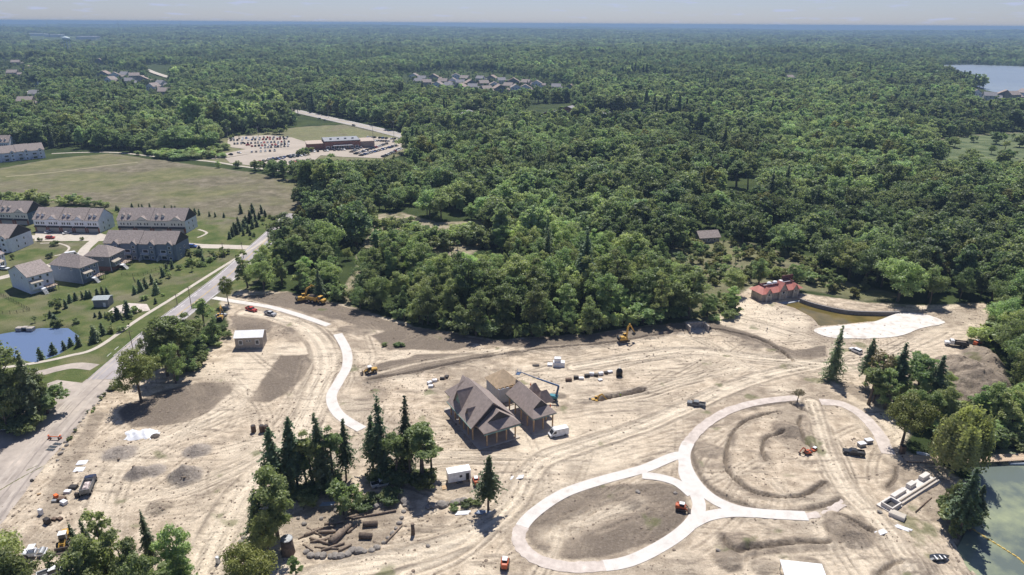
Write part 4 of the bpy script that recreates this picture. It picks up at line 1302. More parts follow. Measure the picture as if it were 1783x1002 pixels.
# new park paths
ribbon('concrete_path', P_LEFT[:41], 1.7, .075, M_CONC, .2)
ribbon('gravel_path', P_LEFT[40:74], 1.65, .06, M_BASE, .15, jitter=.12)
ribbon('concrete_path', np.vstack([P_LEFT[73:], P_LEFT[:2]]), 1.7, .080, M_CONC, .2)
ribbon('gravel_path', P_RIGHT[:34], 1.6, .065, M_BASE, .15, jitter=.1)
ribbon('concrete_path', P_RIGHT[33:], 1.75, .085, M_CONC, .2)
ribbon('concrete_path', P_LINK, 1.5, .090, M_CONC, .2)
ribbon('concrete_path', P_TAIL, 1.7, .095, M_CONC, .2)
ribbon('gravel_path', catmull(GP([(1402, 899), (1432, 894), (1456, 884), (1472, 872)]), 6), 1.1, .055, M_BASE, .15, jitter=.15)
ribbon('gravel_path', P_ARM, 1.9, .07, M_BASE, .15, jitter=.08)
ribbon('concrete_walk', S_ONE, 1.5, .085, M_CONC, .2)
ribbon('concrete_walk', S_TWO, 1.75, .085, M_CONC, .2)
LINER = GP([(1424, 573), (1475, 567), (1522, 561), (1560, 547), (1607, 547), (1644, 561), (1634, 567), (1600, 573), (1573, 584), (1522, 591), (1454, 590), (1420, 581)])
LINER = catmull(LINER, 4, True)
mbl = MB()
lz = np.maximum(height(LINER[:, 0], LINER[:, 1]), -1.2) + .12
c0 = LINER.mean(0)
# rings from the rim inwards so that the sheet follows the beach
rings = [c0 + (LINER - c0) * f for f in (1, .8, .55, .3)]
V = []
for rg in rings:
    zz = np.maximum(height(rg[:, 0], rg[:, 1]), -1.3) + .16
    V += [(*p, q) for p, q in zip(rg, zz)]
nL = len(LINER); Fq = []
for k in range(3):
    for i in range(nL):
        j = (i + 1) % nL
        Fq.append((k * nL + i, k * nL + j, (k + 1) * nL + j, (k + 1) * nL + i))
V.append((*c0, zat(*c0) + .16)); Fq += [(3 * nL + i, 3 * nL + (i + 1) % nL, 4 * nL) for i in range(nL)]
mbl.add(V, Fq)
struct(mbl.obj('pool_beach', M_LINER, smooth=True))
# far roads and parking
ribbon('highway', HIGHWAY, 9.0, .3, posmat('highway_grey', [(.3, (.30, .28, .265)), (.7, (.42, .39, .36))], .05))
ribbon('highway_line', offset_line(HIGHWAY, 8.2), .25, .33, M_WHITE, .02)
ribbon('highway_line', HIGHWAY, .25, .33, M_YEL, .02)
M_LOT = posmat('parking_concrete', [(.3, (.33, .285, .235)), (.6, (.42, .365, .305)), (.75, (.36, .31, .26))], .05)
sheet('parking_lot', GP([(398, 238), (470, 236), (508, 240), (560, 256), (640, 250), (644, 238), (700, 242), (700, 262), (664, 276), (600, 274), (545, 270), (500, 266), (440, 262), (395, 256)]), .20, M_LOT)
sheet('parking_lot', GP([(392, 276), (440, 268), (500, 264), (560, 270), (545, 282), (500, 291), (452, 291), (400, 284)]), .212, M_LOT)
sheet('lot_drive', GP([(440, 258), (500, 258), (520, 268), (500, 272), (440, 268), (370, 278), (360, 274)]), .224, M_LOT)
TRAIL = catmull(GP([(90, 268), (140, 266), (200, 266), (260, 272), (300, 276), (370, 282), (420, 290), (470, 296), (520, 303), (560, 312)]), 6)
ribbon('gravel_trail', TRAIL, 1.6, .15, M_CONC2)
ribbon('field_track', catmull(GP([(10, 308), (70, 303), (130, 296), (200, 287), (240, 283)]), 6), 1.0, .05, posmat('bare_track', [(.35, (.27, .24, .14)), (.6, (.38, .33, .23))], .08))
ribbon('far_street', catmull(GP([(20, 128), (10, 126), (6, 132), (25, 140)]), 6), 5, 1.0, M_CONC2)
ribbon('far_street', catmull(GP([(255, 122), (270, 128), (282, 132), (300, 138), (315, 144)]), 6), 7, 1.5, M_CONC2)
ribbon('far_street', catmull(GP([(48, 160), (60, 166), (64, 174), (52, 182)]), 6), 4, 1.0, M_CONC2)

# far water
for nm, poly in (('far_lake', FARLAKE), ('far_inlet', FARLAKE2)):
    zz = float(np.median(height(poly[:, 0], poly[:, 1])))
    water(nm, poly, zz + .6, (.20, .24, .28), .35, (.24, .28, .31), .004, .35)
# ================================================================== BUILDINGS
M_SHINGLE = mat('roof_shingle', (.32, .272, .248), .9, .2, 1.6, bump=.3, bscale=14)
M_SHINGLE2 = mat('roof_shingle_new', (.295, .243, .218), .9, .12, 1.2, bump=.3, bscale=14)
M_WSIDE = mat('white_siding', (.72, .75, .82), .7, .06, .8)
M_CREAM = mat('cream_siding', (.70, .68, .64), .7, .06, .8)
M_BLUE = mat('blue_siding', (.10, .15, .22), .7, .08, .8)
M_SLATE = mat('slate_siding', (.21, .25, .32), .7, .08, .8)
M_GREY = mat('grey_siding', (.21, .22, .24), .7, .08, .8)
M_BRICK = mat('brick', (.30, .15, .12), .9, .2, 3)
M_TRIM = mat('white_trim', (.72, .73, .75), .6, .05, 1)
M_GLASS = mat('window_glass', (.035, .045, .06), .08, .2, .5, spec=.6)
M_DOOR = mat('garage_door', (.42, .41, .40), .6, .06, 1)
M_DARK = mat('dark_roof_and_shade', (.07, .065, .065), .9, .2, 2)  # dark roofing; also paints shade on the pavilion gables
M_DECK = mat('deck_wood', (.33, .26, .21), .85, .2, 2)
M_WOOD = mat('raw_timber', (.48, .33, .19), .85, .2, 2)
M_SHEATH = mat('green_sheathing', (.20, .33, .29), .8, .12, 1.5)
M_PLY = mat('plywood', (.50, .38, .25), .85, .14, .9)
M_WRAP = mat('house_wrap', (.46, .48, .52), .7, .1, .8)
M_RED = mat('red_metal_roof', (.52, .21, .17), .55, .1, .6)
M_STONE = mat('pale_masonry', (.40, .36, .32), .9, .2, 1.5, bump=.4)
M_BEIGE = mat('beige_siding', (.36, .32, .28), .8, .08, .8)
M_ROOFW = mat('white_metal_roof', (.80, .80, .80), .5, .05, .6)
M_STEEL = mat('grey_steel', (.30, .31, .32), .5, .15, 2, metal=.5)

_fm = MB()
for a in ((-.5, -.38, -.5, .5), (.38, .5, -.5, .5), (-.38, .38, .38, .5), (-.38, .38, -.5, -.38)):
    _fm.box(a[0], a[1], -.06, .06, a[2], a[3])
ME_WIN = _fm.mesh('window'); ME_WIN.materials.append(M_TRIM)
ME_PANE = MB().box(-.40, .40, -.03, .03, -.40, .40).mesh('pane'); ME_PANE.materials.append(M_GLASS)
ME_GAR = MB().box(-.5, .5, -.06, .06, -.5, .5).mesh('garage_door'); ME_GAR.materials.append(M_DOOR)
ME_DOOR = MB().box(-.5, .5, -.06, .06, -.5, .5).mesh('door'); ME_DOOR.materials.append(M_TRIM)

def win(parent, x, y, z, w, h, rz=0.0, pane=True):
    o = mobj('window', ME_WIN, None, parent, loc=(x, y, z), rz=rz); o.scale = (w, 1, h)
    if pane: mobj('pane', ME_PANE, None, o)
    return o
def plate(parent, name, me, x, y, z, w, h, rz=0.0):
    o = mobj(name, me, None, parent, loc=(x, y, z), rz=rz); o.scale = (w, 1, h); return o

def gable_walls(mb, W, D, he, hr, axis='x'):
    if axis == 'x':     # ridge runs along x
        mb.profile_x([(0, -.3), (D, -.3), (D, he), (D / 2, hr), (0, he)], 0, W)
    else:
        mb.profile_y([(0, -.3), (W, -.3), (W, he), (W / 2, hr), (0, he)], 0, D)
def gable_roof(mb, x0, x1, y0, y1, he, hr, o=.45, th=.22, axis='x'):
    """two roof sheets resting on the wall tops, ridge along x (or y)"""
    if axis == 'x':
        ym = (y0 + y1) / 2; sl = (hr - he) / (ym - y0)
        mb.slab([(x0, y0 - o, he - o * sl + .2), (x1, y0 - o, he - o * sl + .2), (x1, ym, hr + .2), (x0, ym, hr + .2)], th)
        mb.slab([(x0, ym, hr + .2), (x1, ym, hr + .2), (x1, y1 + o, he - o * sl + .2), (x0, y1 + o, he - o * sl + .2)], th)
    else:
        xm = (x0 + x1) / 2; sl = (hr - he) / (xm - x0)
        mb.slab([(x0 - o, y0, he - o * sl + .2), (xm, y0, hr + .2), (xm, y1, hr + .2), (x0 - o, y1, he - o * sl + .2)], th)
        mb.slab([(xm, y0, hr + .2), (x1 + o, y0, he - o * sl + .2), (x1 + o, y1, he - o * sl + .2), (xm, y1, hr + .2)], th)
def hip_roof(mb, x0, x1, y0, y1, he, hr, o=.5, ridge=None, th=.2, axis=None):
    """hip roof with a short ridge, closed underneath"""
    X0, X1, Y0, Y1 = x0 - o, x1 + o, y0 - o, y1 + o
    if axis is None: axis = 'x' if X1 - X0 >= Y1 - Y0 else 'y'
    if axis == 'x':
        r = ridge if ridge is not None else (Y1 - Y0) / 2
        a = (X0 + r, (Y0 + Y1) / 2, hr); b = (X1 - r, (Y0 + Y1) / 2, hr)
        V = [(X0, Y0, he), (X1, Y0, he), (X1, Y1, he), (X0, Y1, he), a, b, (X0, Y0, he - th), (X1, Y0, he - th), (X1, Y1, he - th), (X0, Y1, he - th)]
        F = [(0, 1, 5, 4), (1, 2, 5), (2, 3, 4, 5), (3, 0, 4)]
    else:
        r = ridge if ridge is not None else (X1 - X0) / 2
        a = ((X0 + X1) / 2, Y0 + r, hr); b = ((X0 + X1) / 2, Y1 - r, hr)
        V = [(X0, Y0, he), (X1, Y0, he), (X1, Y1, he), (X0, Y1, he), a, b, (X0, Y0, he - th), (X1, Y0, he - th), (X1, Y1, he - th), (X0, Y1, he - th)]
        F = [(0, 1, 4), (1, 2, 5, 4), (2, 3, 5), (3, 0, 4, 5)]
    F += [(0, 6, 7, 1), (1, 7, 8, 2), (2, 8, 9, 3), (3, 9, 6, 0), (9, 8, 7, 6)]
    mb.add(V, F)

def dormer(parent, x, w, y_face, z0, z1, apex, depth, wallm, window=True):
    """gabled dormer facing -y"""
    d = MB()
    d.profile_y([(x - w / 2, z0), (x + w / 2, z0), (x + w / 2, z1), (x, apex), (x - w / 2, z1)], y_face, y_face + depth)
    o = d.obj('dormer', wallm, parent)
    r = MB(); gable_roof(r, x - w / 2, x + w / 2, y_face - .15, y_face + depth, z1, apex, .22, .12, 'y')
    r.obj('dormer_roof', M_SHINGLE, o)
    if window: 
        q = mobj('dormer_window', ME_WIN, None, o, loc=(x, y_face - .05, (z0 + z1) / 2 + .05)); q.scale = (w * .6, 1, (z1 - z0) * .7)
        
def row_house(label, FR, L, D, he, hr, wallm, units, rz, garages=False, rear=False, name='townhouse_row', brick=False, seed=0, endwall=None):
    """terrace; origin at the front-left ground corner, +x along the front"""
    rnd = random.Random(seed)
    ca, sa = math.cos(rz), math.sin(rz)
    ox, oy = FR[0] - ca * L, FR[1] - sa * L
    t = thing(name, label, 'townhouses', (ox, oy, 0), rz)
    uw = L / units
    w = MB(); gable_walls(w, L, D, he, hr)
    w.obj('wall', wallm, t)
    if endwall:
        e = MB(); e.profile_x([(.02, -.3), (D - .02, -.3), (D - .02, he), (D / 2, hr - .05), (.02, he)], L - .02, L + .05)
        e.obj('end_wall', endwall, t)
    for i in range(units):
        dz = [0, .28, .05, .33, .1, .25][i % 6]
        r = MB(); gable_roof(r, i * uw + (-.35 if i == 0 else .02), (i + 1) * uw + (.35 if i == units - 1 else -.02), 0, D, he + dz, hr + dz, .5)
        r.obj('roof', M_SHINGLE, t)
        if dz > .2 and i < units:
            for xx in (i * uw - .06, (i + 1) * uw - .06):
                k = MB(); k.profile_x([(-.1, he - .3), (D + .1, he - .3), (D + .1, he + dz + .1), (D / 2, hr + dz + .02), (-.1, he + dz + .1)], xx, xx + .12)
                k.obj('party_wall', M_DARK, t)
        x0 = i * uw
        if garages:
            plate(t, 'garage_door', ME_GAR, x0 + uw * .5, -.05, 1.25, uw * .68, 2.3)
            b = MB(); b.box(x0 + .1, x0 + uw * .14, -.12, -.005, 0, 2.9).box(x0 + uw * .86, x0 + uw - .1, -.12, -.005, 0, 2.9)
            b.box(x0 + uw * .14, x0 + uw * .86, -.12, -.005, 2.45, 2.9); b.obj('brick_pier', M_BRICK, t)
            a = MB(); a.profile_x([(-1.15, 2.95), (0, 3.65), (0, 3.45), (-1.15, 2.8)], x0 + .25, x0 + uw - .25); a.obj('pent_roof', M_DARK, t)
            for k in (.22, .38, .62, .78): win(t, x0 + uw * k, -.04, 5.1, 1.0, 1.6, pane=True)
            if i % 2:
                dormer(t, x0 + uw * .5, uw * .62, -.35, he - 1.4, he + .2, he + 2.2, 3.2, wallm, False)
            else:
                sl = (hr - he) / (D / 2)
                for k in (.3, .66):
                    yf = 1.7; dormer(t, x0 + uw * k, 1.5, yf, he + yf * sl - .3, he + yf * sl + 1.1, he + yf * sl + 1.9, 2.6, wallm)
        if rear:
            g = MB(); g.box(x0 + uw * .52, x0 + uw * .86, -1.0, -.01, -.2, he - .3); g.profile_y([(x0 + uw * .50, he - .3), (x0 + uw * .88, he - .3), (x0 + uw * .69, he + 1.6)], -1.0, .2)
            bay = g.obj('bay', wallm, t)
            r2 = MB(); gable_roof(r2, x0 + uw * .5, x0 + uw * .88, -1.25, 2.6, he - .3, he + 1.6, .2, .14, 'y'); r2.obj('bay_roof', M_SHINGLE, t)
            for zz in (1.4, 4.6, 7.0):
                if zz < he: win(t, x0 + uw * .69, -1.04, zz, 1.5, 1.5)
            bl = MB(); bl.box(x0 + uw * .05, x0 + uw * .5, -1.7, 0, 3.1, 3.3)
            for q in range(7): bl.box(x0 + uw * (.05 + .07 * q), x0 + uw * (.05 + .07 * q) + .08, -1.7, -1.62, 3.3, 4.3)
            bl.box(x0 + uw * .05, x0 + uw * .5, -1.72, -1.6, 4.3, 4.4); bl.obj('balcony', M_TRIM, t)
            for zz in (1.3, 4.5): win(t, x0 + uw * .27, -.04, zz, uw * .34, 2.0)
            if i: 
                s = MB(); s.profile_x([(-3.0, -.1), (0, -.1), (0, 2.4), (-1.0, 2.4), (-3.0, 1.2)], x0 - .07, x0 + .07); s.obj('privacy_fence', M_TRIM, t)
    for yy in (D * .3, D * .62):
        for zz in (2.0, 5.2): win(t, L + .06, yy, zz, 1.0, 1.5, math.pi / 2)
    return t

row_house('white five-unit townhouse row with brick garages facing the concrete court', G(175, 406), 39.5, 14, 7.4, 12.6, M_WSIDE, 5, R(-4), garages=True, seed=1)
row_house('cream townhouse row set behind the slate-blue row', G(325, 406.5), 40, 14, 7.4, 12.8, M_CREAM, 4, R(-2), garages=True, seed=2, endwall=M_WSIDE)
row_house('slate-blue townhouse row showing its gabled rear to the lawn', G(310, 454), 38, 13, 8.6, 13.4, M_SLATE, 4, R(-3.5), rear=True, seed=3)
row_house('white townhouse row at the left edge with a blue-white gable end', G(22, 440), 38, 16, 7.8, 12.8, M_WSIDE, 4, R(-3), rear=True, seed=4)
row_house('dark blue townhouse row behind the white row at the left edge', G(52, 392), 38, 13.5, 7.4, 12.6, M_CREAM, 4, R(-5), garages=True, seed=5, endwall=M_BLUE)
a_, b_ = G(10, 284), G(80, 275)
row_house('long white townhouse row beyond the dry field', b_, 52, 14, 7.5, 12.5, M_WSIDE, 5, math.atan2(b_[1] - a_[1], b_[0] - a_[0]) * .8, rear=True, seed=6)
b2_ = G(18, 262)
row_house('brown-roofed townhouse row behind the long white one beyond the field', b2_, 46, 14, 7.5, 13, M_WSIDE, 5, R(12), garages=True, seed=7)

def detached(label, A, B, C, he, hr, wallm, hip, deck=True, base=None, name='house', ridge_x=True, seed=0):
    """A-B left wall on the ground, B-C front wall, all as ground points"""
    A, B, C = map(np.array, (A, B, C))
    f = C - B; W = np.linalg.norm(f); rz = math.atan2(f[1], f[0])
    nrm = np.array([-math.sin(rz), math.cos(rz)]); D = abs((A - B) @ nrm)
    t = thing(name, label, 'house', (B[0], B[1], 0), rz)
    w = MB()
    if hip:
        w.box(0, W, 0, D, -.3, he); w.obj('wall', wallm, t)
        r = MB(); hip_roof(r, 0, W, 0, D, he, hr, .55, min(W, D) * .42); r.obj('roof', M_SHINGLE, t)
    else:
        gable_walls(w, W, D, he, hr, 'x'); w.obj('wall', wallm, t)
        r = MB(); gable_roof(r, -.4, W + .4, 0, D, he, hr, .45); r.obj('roof', M_SHINGLE, t)
    if base:
        b = MB().box(-.04, W + .04, -.04, D + .04, -.3, 2.4); b.obj('brick_base', base, t)
    tr = MB(); tr.box(-.06, .12, -.06, .12, -.2, he).box(W - .12, W + .06, -.06, .12, -.2, he).box(-.06, .12, D - .12, D + .06, -.2, he)
    tr.obj('corner_trim', M_TRIM, t)
    for k in (.2, .5, .8):
        win(t, W * k, -.05, he - 1.3, 1.1, 1.5)
    for k in (.18, .36, .74):
        win(t, W * k, -.05 if k > .4 else -1.65, he - 4.2 if he > 6 else 1.6, 1.2, 1.7)
    for k in (.3, .7):
        win(t, -.05, D * k, he - 1.3, .9, 1.4, math.pi / 2)
    # sun room with its own roof
    s = MB().box(W * .06, W * .48, -1.6, -.01, 2.2 if he > 7 else -.2, he - 2.7); s.obj('sun_room', wallm, t)
    p = MB(); p.profile_x([(-2.0, he - 2.9), (0, he - 1.9), (0, he - 2.1), (-2.0, he - 3.1)], W * .02, W * .52); p.obj('sun_room_roof', mat('porch_roof', (.42, .37, .30), .9), t)
    if deck:
        d = MB(); z = 2.3
        d.box(W * .5, W * .98, -3.6, -.02, z - .25, z)
        for q in np.linspace(W * .5, W * .98, 5): d.box(q - .08, q + .08, -3.6, -3.44, -.2, z + 1.0)
        d.box(W * .5, W * .98, -3.6, -3.5, z + .9, z + 1.0)
        dk = d.obj('deck', M_DECK, t)
        st = MB()
        for q in range(8): st.box(W * .5 - 1.5, W * .5 - .02, -3.4 + q * .0, -2.2, -.2, .01)
        st.v = []; st.f = []
        for q in range(8): st.box(W * .30, W * .48, -3.9 - .28 * q, -3.62 - .28 * q, z - .3 * (q + 1) - .08, z - .3 * (q + 1))
        st.box(W * .30, W * .52, -3.62, -2.0, z - .25, z); st.obj('deck_stairs', M_TRIM, t)
    return t
detached('white gabled house with a rear deck beside the dark garden fence', G(18, 501), G(55, 513), G(97, 501), 8.2, 12.0, M_WSIDE, False)
detached('slate-grey hip-roofed house with white deck rails, middle of three', G(97, 487), G(145, 495), G(175, 483), 8.0, 12.4, M_SLATE, True)
detached('brown-grey hip-roofed house with brick base nearest the slate row', G(160, 468), G(195, 473), G(220, 460), 7.6, 11.8, M_GREY, True, base=M_BRICK)
detached('white house cut off by the left edge with only its eave showing', G(-30, 462), G(-4, 470), G(12, 462), 6.4, 10, M_WSIDE, False, deck=False)

def shed(label, A, B, he, D, wallm, roofm, name='shed', cat='shed', slope=1.0, wins=()):
    A, B = np.array(A), np.array(B); f = B - A; W = float(np.linalg.norm(f)); rz = math.atan2(f[1], f[0])
    t = thing(name, label, cat, (*A, zat(*A)), rz)
    w = MB(); w.profile_x([(0, -.3), (D, -.3), (D, he), (D / 2, he + slope), (0, he)], 0, W); w.obj('wall', wallm, t)
    r = MB(); gable_roof(r, -.35, W + .35, 0, D, he, he + slope, .35, .12); r.obj('roof', roofm, t)
    for k, z, ww, hh in wins: win(t, W * k, -.05, z, ww, hh)
    return t
sh = shed('small grey garden shed with a pale flat-looking roof by the gravel pad', G(164, 536), G(190, 535), 3.4, 5.0, M_GREY, mat('shed_roof', (.36, .40, .40), .7), slope=.7)
plate(sh, 'door', ME_DOOR, 4.4, -.05, 1.1, 1.0, 2.0)
hut = shed('beige park service building with a bright white metal roof on the bare site', G(411, 609), G(459, 607), 4.6, 6.2, M_BEIGE, M_ROOFW, 'service_building', 'building', 1.5, ((.2, 2.6, 1.5, 2.0), (.8, 2.6, 1.5, 2.0), (.44, 3.2, .8, .8), (.54, 3.2, .8, .8)))
MB().box(-.08, 10.0, -.10, -.01, -.3, 1.3).obj('stone_base', M_STONE, hut)

# ------------------------------------------------------------------ the pavilions under construction
def posts(parent, pts, z, s=.17):
    for x, y in pts:
        MB().box(x - s, x + s, y - s, y + s, -.4, z).obj('post', M_WOOD, parent)

def dutch(mb, gab, x0, x1, y0, y1, he, hr, o=1.0, front=2.6, back=None):
    """hip roof along y whose front hip carries a small upright gable"""
    X0, X1, Y0, Y1 = x0 - o, x1 + o, y0 - o, y1 + (o if back is not None else 0)
    xm = (X0 + X1) / 2; f = .38
    zg = he + (hr - he) * f; hw = (X1 - X0) / 2 * (1 - f)
    yr = Y0 + front
    V = [(X0, Y0, he), (X1, Y0, he), (X1, Y1, he), (X0, Y1, he), (xm - hw, yr, zg), (xm + hw, yr, zg), (xm, yr - .35, hr), (xm, Y1 - (back or 0), hr)]
    F = [(0, 1, 5, 4), (1, 2, 7, 6, 5), (3, 0, 4, 6, 7)]
    F += [(2, 3, 7)]
    mb.add(V, F)
    U = [(v[0], v[1], v[2] - .28) for v in V[:4]]
    n0 = len(mb.v) - 8
    mb.add(V[:4] + U, [(0, 4, 5, 1), (1, 5, 6, 2), (2, 6, 7, 3), (3, 7, 4, 0), (7, 6, 5, 4)])
    gab.add([(xm - hw, yr, zg), (xm + hw, yr, zg), (xm, yr - .35, hr)], [(0, 1, 2)])
UV = R(29)
def pav_thing(label, px, py, z):
    x, y = G(px, py, z); t = thing('pavilion', label, 'pavilion', (x, y, zat(x, y)), UV); t.scale = (1, 1, 1.2); return t
pl = pav_thing('left park pavilion with a steep cross-gabled brown roof on timber posts', 822, 743, 5.1)
W_, D_ = 13.0, 16.5
mb = MB()
gable_roof(mb, 0, W_, -1.0, D_, 4.6, 9.6, .9, .25, 'y')
mb.obj('main_roof', M_SHINGLE2, pl)
hb = MB(); hip_roof(hb, 1.2, W_ - 1.2, D_ - .4, D_ + 5.0, 4.6, 9.0, .4, 4.6, .2, 'y'); hb.obj('back_hip', M_SHINGLE2, pl)
mg = MB(); gg = MB(); dutch(mg, gg, 2.0, W_ - .6, -4.6, 1.5, 4.4, 8.3, .9, 2.4)
fr = mg.obj('front_roof', M_SHINGLE2, pl); gg.obj('gablet', M_DARK, fr)  # gablet coloured dark to paint the shadow on its upright face
gb = MB(); gb.profile_y([(.3, 4.5), (W_ - .3, 4.5), (W_ / 2, 9.3)], -.9, -.7); gb.obj('gable_shade', M_DARK, pl)  # dark sheet stands in for the shade inside the open gable
# two dormers looking left
for yy, ww, ap in ((11.2, 6.2, 9.5), (4.2, 3.0, 7.4)):
    d = MB(); d.profile_x([(yy - ww / 2, 4.7), (yy + ww / 2, 4.7), (yy, ap - .25)], 1.0, 1.15)
    dm = d.obj('dormer_front', M_SHEATH, pl)
    r = MB(); e = W_ / 2 - .02 if ap > 9 else 4.2
    r.slab([(.4, yy - ww / 2 - .3, 4.7), (.4, yy, ap), (e, yy, ap), (e, yy - ww / 2 - .3, 4.7)], .18)
    r.slab([(.4, yy, ap), (.4, yy + ww / 2 + .3, 4.7), (e, yy + ww / 2 + .3, 4.7), (e, yy, ap)], .18)
    r.obj('dormer_roof', M_SHINGLE2, dm)
posts(pl, [(.4, y) for y in np.linspace(.5, D_ - .5, 6)] + [(W_ - .4, y) for y in np.linspace(.5, D_ - .5, 6)] + [(2.6, -4.4), (5.8, -4.4), (9.0, -4.4), (W_ - 1.0, -4.4)] + [(W_ * .33, .6), (W_ * .66, .6)], 4.4)
MB().box(3.2, W_ - 2.2, 6.0, D_ - 1, -.3, 4.4).obj('core_wall', M_PLY, pl)
MB().box(-.3, W_ + .3, -5.0, D_ + 4, -.5, .14).obj('floor_slab', M_CONC2, pl)
tb = MB(); tb.box(-.9, -.8, -1, D_, 4.0, 4.25).box(1.1, W_ + .3, -5.62, -5.5, 3.85, 4.12); tb.obj('fascia', M_SHEATH, pl)

pr = pav_thing('right park pavilion with a long hipped brown roof beside the blue boom lift', 928, 730, 5.1)
mg = MB(); gg = MB(); dutch(mg, gg, .9, 7.4, .9, 16.4, 4.3, 7.9, .9, 2.6, 1.5)
fr = mg.obj('roof', M_SHINGLE2, pr); gg.obj('gablet', M_DARK, fr)  # dark gablet colour stands in for its shaded front
d = MB(); hip_roof(d, 6.4, 11.0, 6.6, 9.6, 4.3, 7.2, .3, 1.6, .2, 'x'); d.obj('side_roof', M_SHINGLE2, pr)
d = MB(); hip_roof(d, 6.4, 10.0, 11.6, 14.6, 4.3, 7.4, .3, 1.6, .2, 'x'); d.obj('side_roof', M_SHINGLE2, pr)
posts(pr, [(.8, y) for y in np.linspace(.8, 16, 5)] + [(7.5, y) for y in np.linspace(.8, 16, 5)] + [(4.1, .8)], 4.3)
MB().box(0, 8.3, 0, 17.2, -.5, .12).obj('floor_slab', M_CONC2, pr)
tb = MB(); tb.box(-.05, 8.4, -.06, .02, 3.95, 4.1).box(-.06, .02, 0, 17, 3.95, 4.1); tb.obj('fascia', M_SHEATH, pr)

x, y = G(869, 704)
pm = thing('half_built_hall', 'half-built hall with bare plywood roof between the two pavilions', 'building', (x, y, zat(x, y)), UV)
w = MB(); w.box(0, 4.0, 0, .2, -.3, 5.2).box(0, .2, .2, 9.0, -.3, 5.2).box(7.8, 8.0, 2.0, 9.0, -.3, 5.2).box(.2, 7.8, 8.8, 9.0, -.3, 5.2); w.obj('wall', M_WRAP, pm)
s = MB()
for q in np.linspace(4.3, 7.7, 7): s.box(q - .06, q + .06, .02, .16, -.3, 5.2)
s.box(4.0, 7.8, .0, .18, 5.0, 5.2); s.obj('stud_frame', M_WOOD, pm)
rf = MB(); hip_roof(rf, 0, 8, 1.2, 9.2, 5.25, 9.2, .4, 3.9, .15); rf.obj('plywood_roof', M_PLY, pm)
tr = MB()
for q in range(5): tr.box(.5 + q * 1.6, .62 + q * 1.6, -.2, 1.6, 5.2, 5.4)
tr.obj('roof_joist', M_WOOD, pm)

# ------------------------------------------------------------------ pool house with the red roof
A_, B_, C_ = np.array(G(1300, 502, 4)), np.array(G(1328, 513, 4)), np.array(G(1399, 500.6, 4))
f_ = C_ - B_; rzp = math.atan2(f_[1], f_[0]); Wp = float(np.linalg.norm(f_)); Dp = float(abs((A_ - B_) @ np.array([-math.sin(rzp), math.cos(rzp)])))
Dp = max(9.0, min(Dp, 13))
ph = thing('pool_house', 'pool house with bright red hipped roof and white roof domes above the pool', 'building', (*B_, 0), rzp)
MB().box(1, Wp - 1, 1, Dp - 1, -1.4, 3.9).obj('wall', M_STONE, ph)
rm = MB(); o = 0; i_ = 3.0
V = [(0, 0, 3.7), (Wp, 0, 3.7), (Wp, Dp, 3.7), (0, Dp, 3.7), (i_, i_, 5.9), (Wp - i_, i_, 5.9), (Wp - i_, Dp - i_, 5.9), (i_, Dp - i_, 5.9)]
F = [(0, 1, 5, 4), (1, 2, 6, 5), (2, 3, 7, 6), (3, 0, 4, 7), (3, 2, 1, 0)]
rm.add(V, F); roof = rm.obj('roof', M_RED, ph)
par = MB()
par.box(i_, Wp - i_, i_, i_ + .3, 5.2, 6.6).box(i_, Wp - i_, Dp - i_ - .3, Dp - i_, 5.2, 6.6).box(i_, i_ + .3, i_ + .3, Dp - i_ - .3, 5.2, 6.6).box(Wp - i_ - .3, Wp - i_, i_ + .3, Dp - i_ - .3, 5.2, 6.6)
par.obj('parapet', mat('maroon_parapet', (.16, .07, .07), .8), ph)
MB().box(i_ + .3, Wp - i_ - .3, i_ + .3, Dp - i_ - .3, 5.6, 5.95).obj('flat_roof', mat('membrane', (.25, .24, .27), .8), ph)
for k in (.33, .47, .61):
    dm = MB(); dm.tube([(Wp * k, Dp * .55, 5.9), (Wp * k, Dp * .55, 6.6), (Wp * k, Dp * .55, 7.0), (Wp * k, Dp * .55, 7.2)], [1.15, 1.1, .8, .15], 12); dm.obj('roof_dome', M_ROOFW, ph, True)
for k, ww, ap in ((.17, 3.4, 5.9), (.52, 5.0, 7.4), (.82, 3.2, 5.9)):
    g = MB(); x = Wp * k; g.profile_y([(x - ww / 2 + .25, -1.2), (x + ww / 2 - .25, -1.2), (x + ww / 2 - .25, 3.7), (x, ap - .2), (x - ww / 2 + .25, 3.7)], .2, 2.0); g.obj('gable_bay', M_STONE, ph)
    r = MB(); gable_roof(r, x - ww / 2, x + ww / 2, 0, 4.2, 3.7, ap, .2, .14, 'y'); r.obj('gable_roof', M_RED, ph)
    win(ph, x, .14, 3.0, ww * .35, 1.5)
    for s in (-1, 1): MB().box(x + s * ww * .36 - .2, x + s * ww * .36 + .2, -.1, .18, -1.3, 3.6).obj('pier', mat('pale_pier', (.55, .52, .47), .9), ph)
MB().box(.5, Wp + 2, -3.2, 1.0, -1.9, -.9).obj('terrace', mat('terrace_stone', (.40, .42, .44), .8), ph)
MB().box(Wp - 7, Wp - .5, Dp - 2.6, Dp - 2.3, 5.9, 8.3).obj('screen_wall', mat('maroon_parapet', (.16, .07, .07)), ph)

# curved retaining wall round the pool
wl = catmull(GP([(1393, 522), (1420, 531), (1471, 542), (1522, 545), (1566, 545)]), 8)
mbw = MB(); a = offset_line(wl, .35); b = offset_line(wl, -.35)
for i in range(len(wl) - 1):
    q = [tuple(a[i]), tuple(a[i + 1]), tuple(b[i + 1]), tuple(b[i])]
    mbw.prism(q, -2.4, .55)
tag(mbw.obj('retaining_wall', mat('dark_block_wall', (.23, .22, .22), .9, .2, 2)), 'curved dark grey retaining wall along the far side of the pool', 'wall')

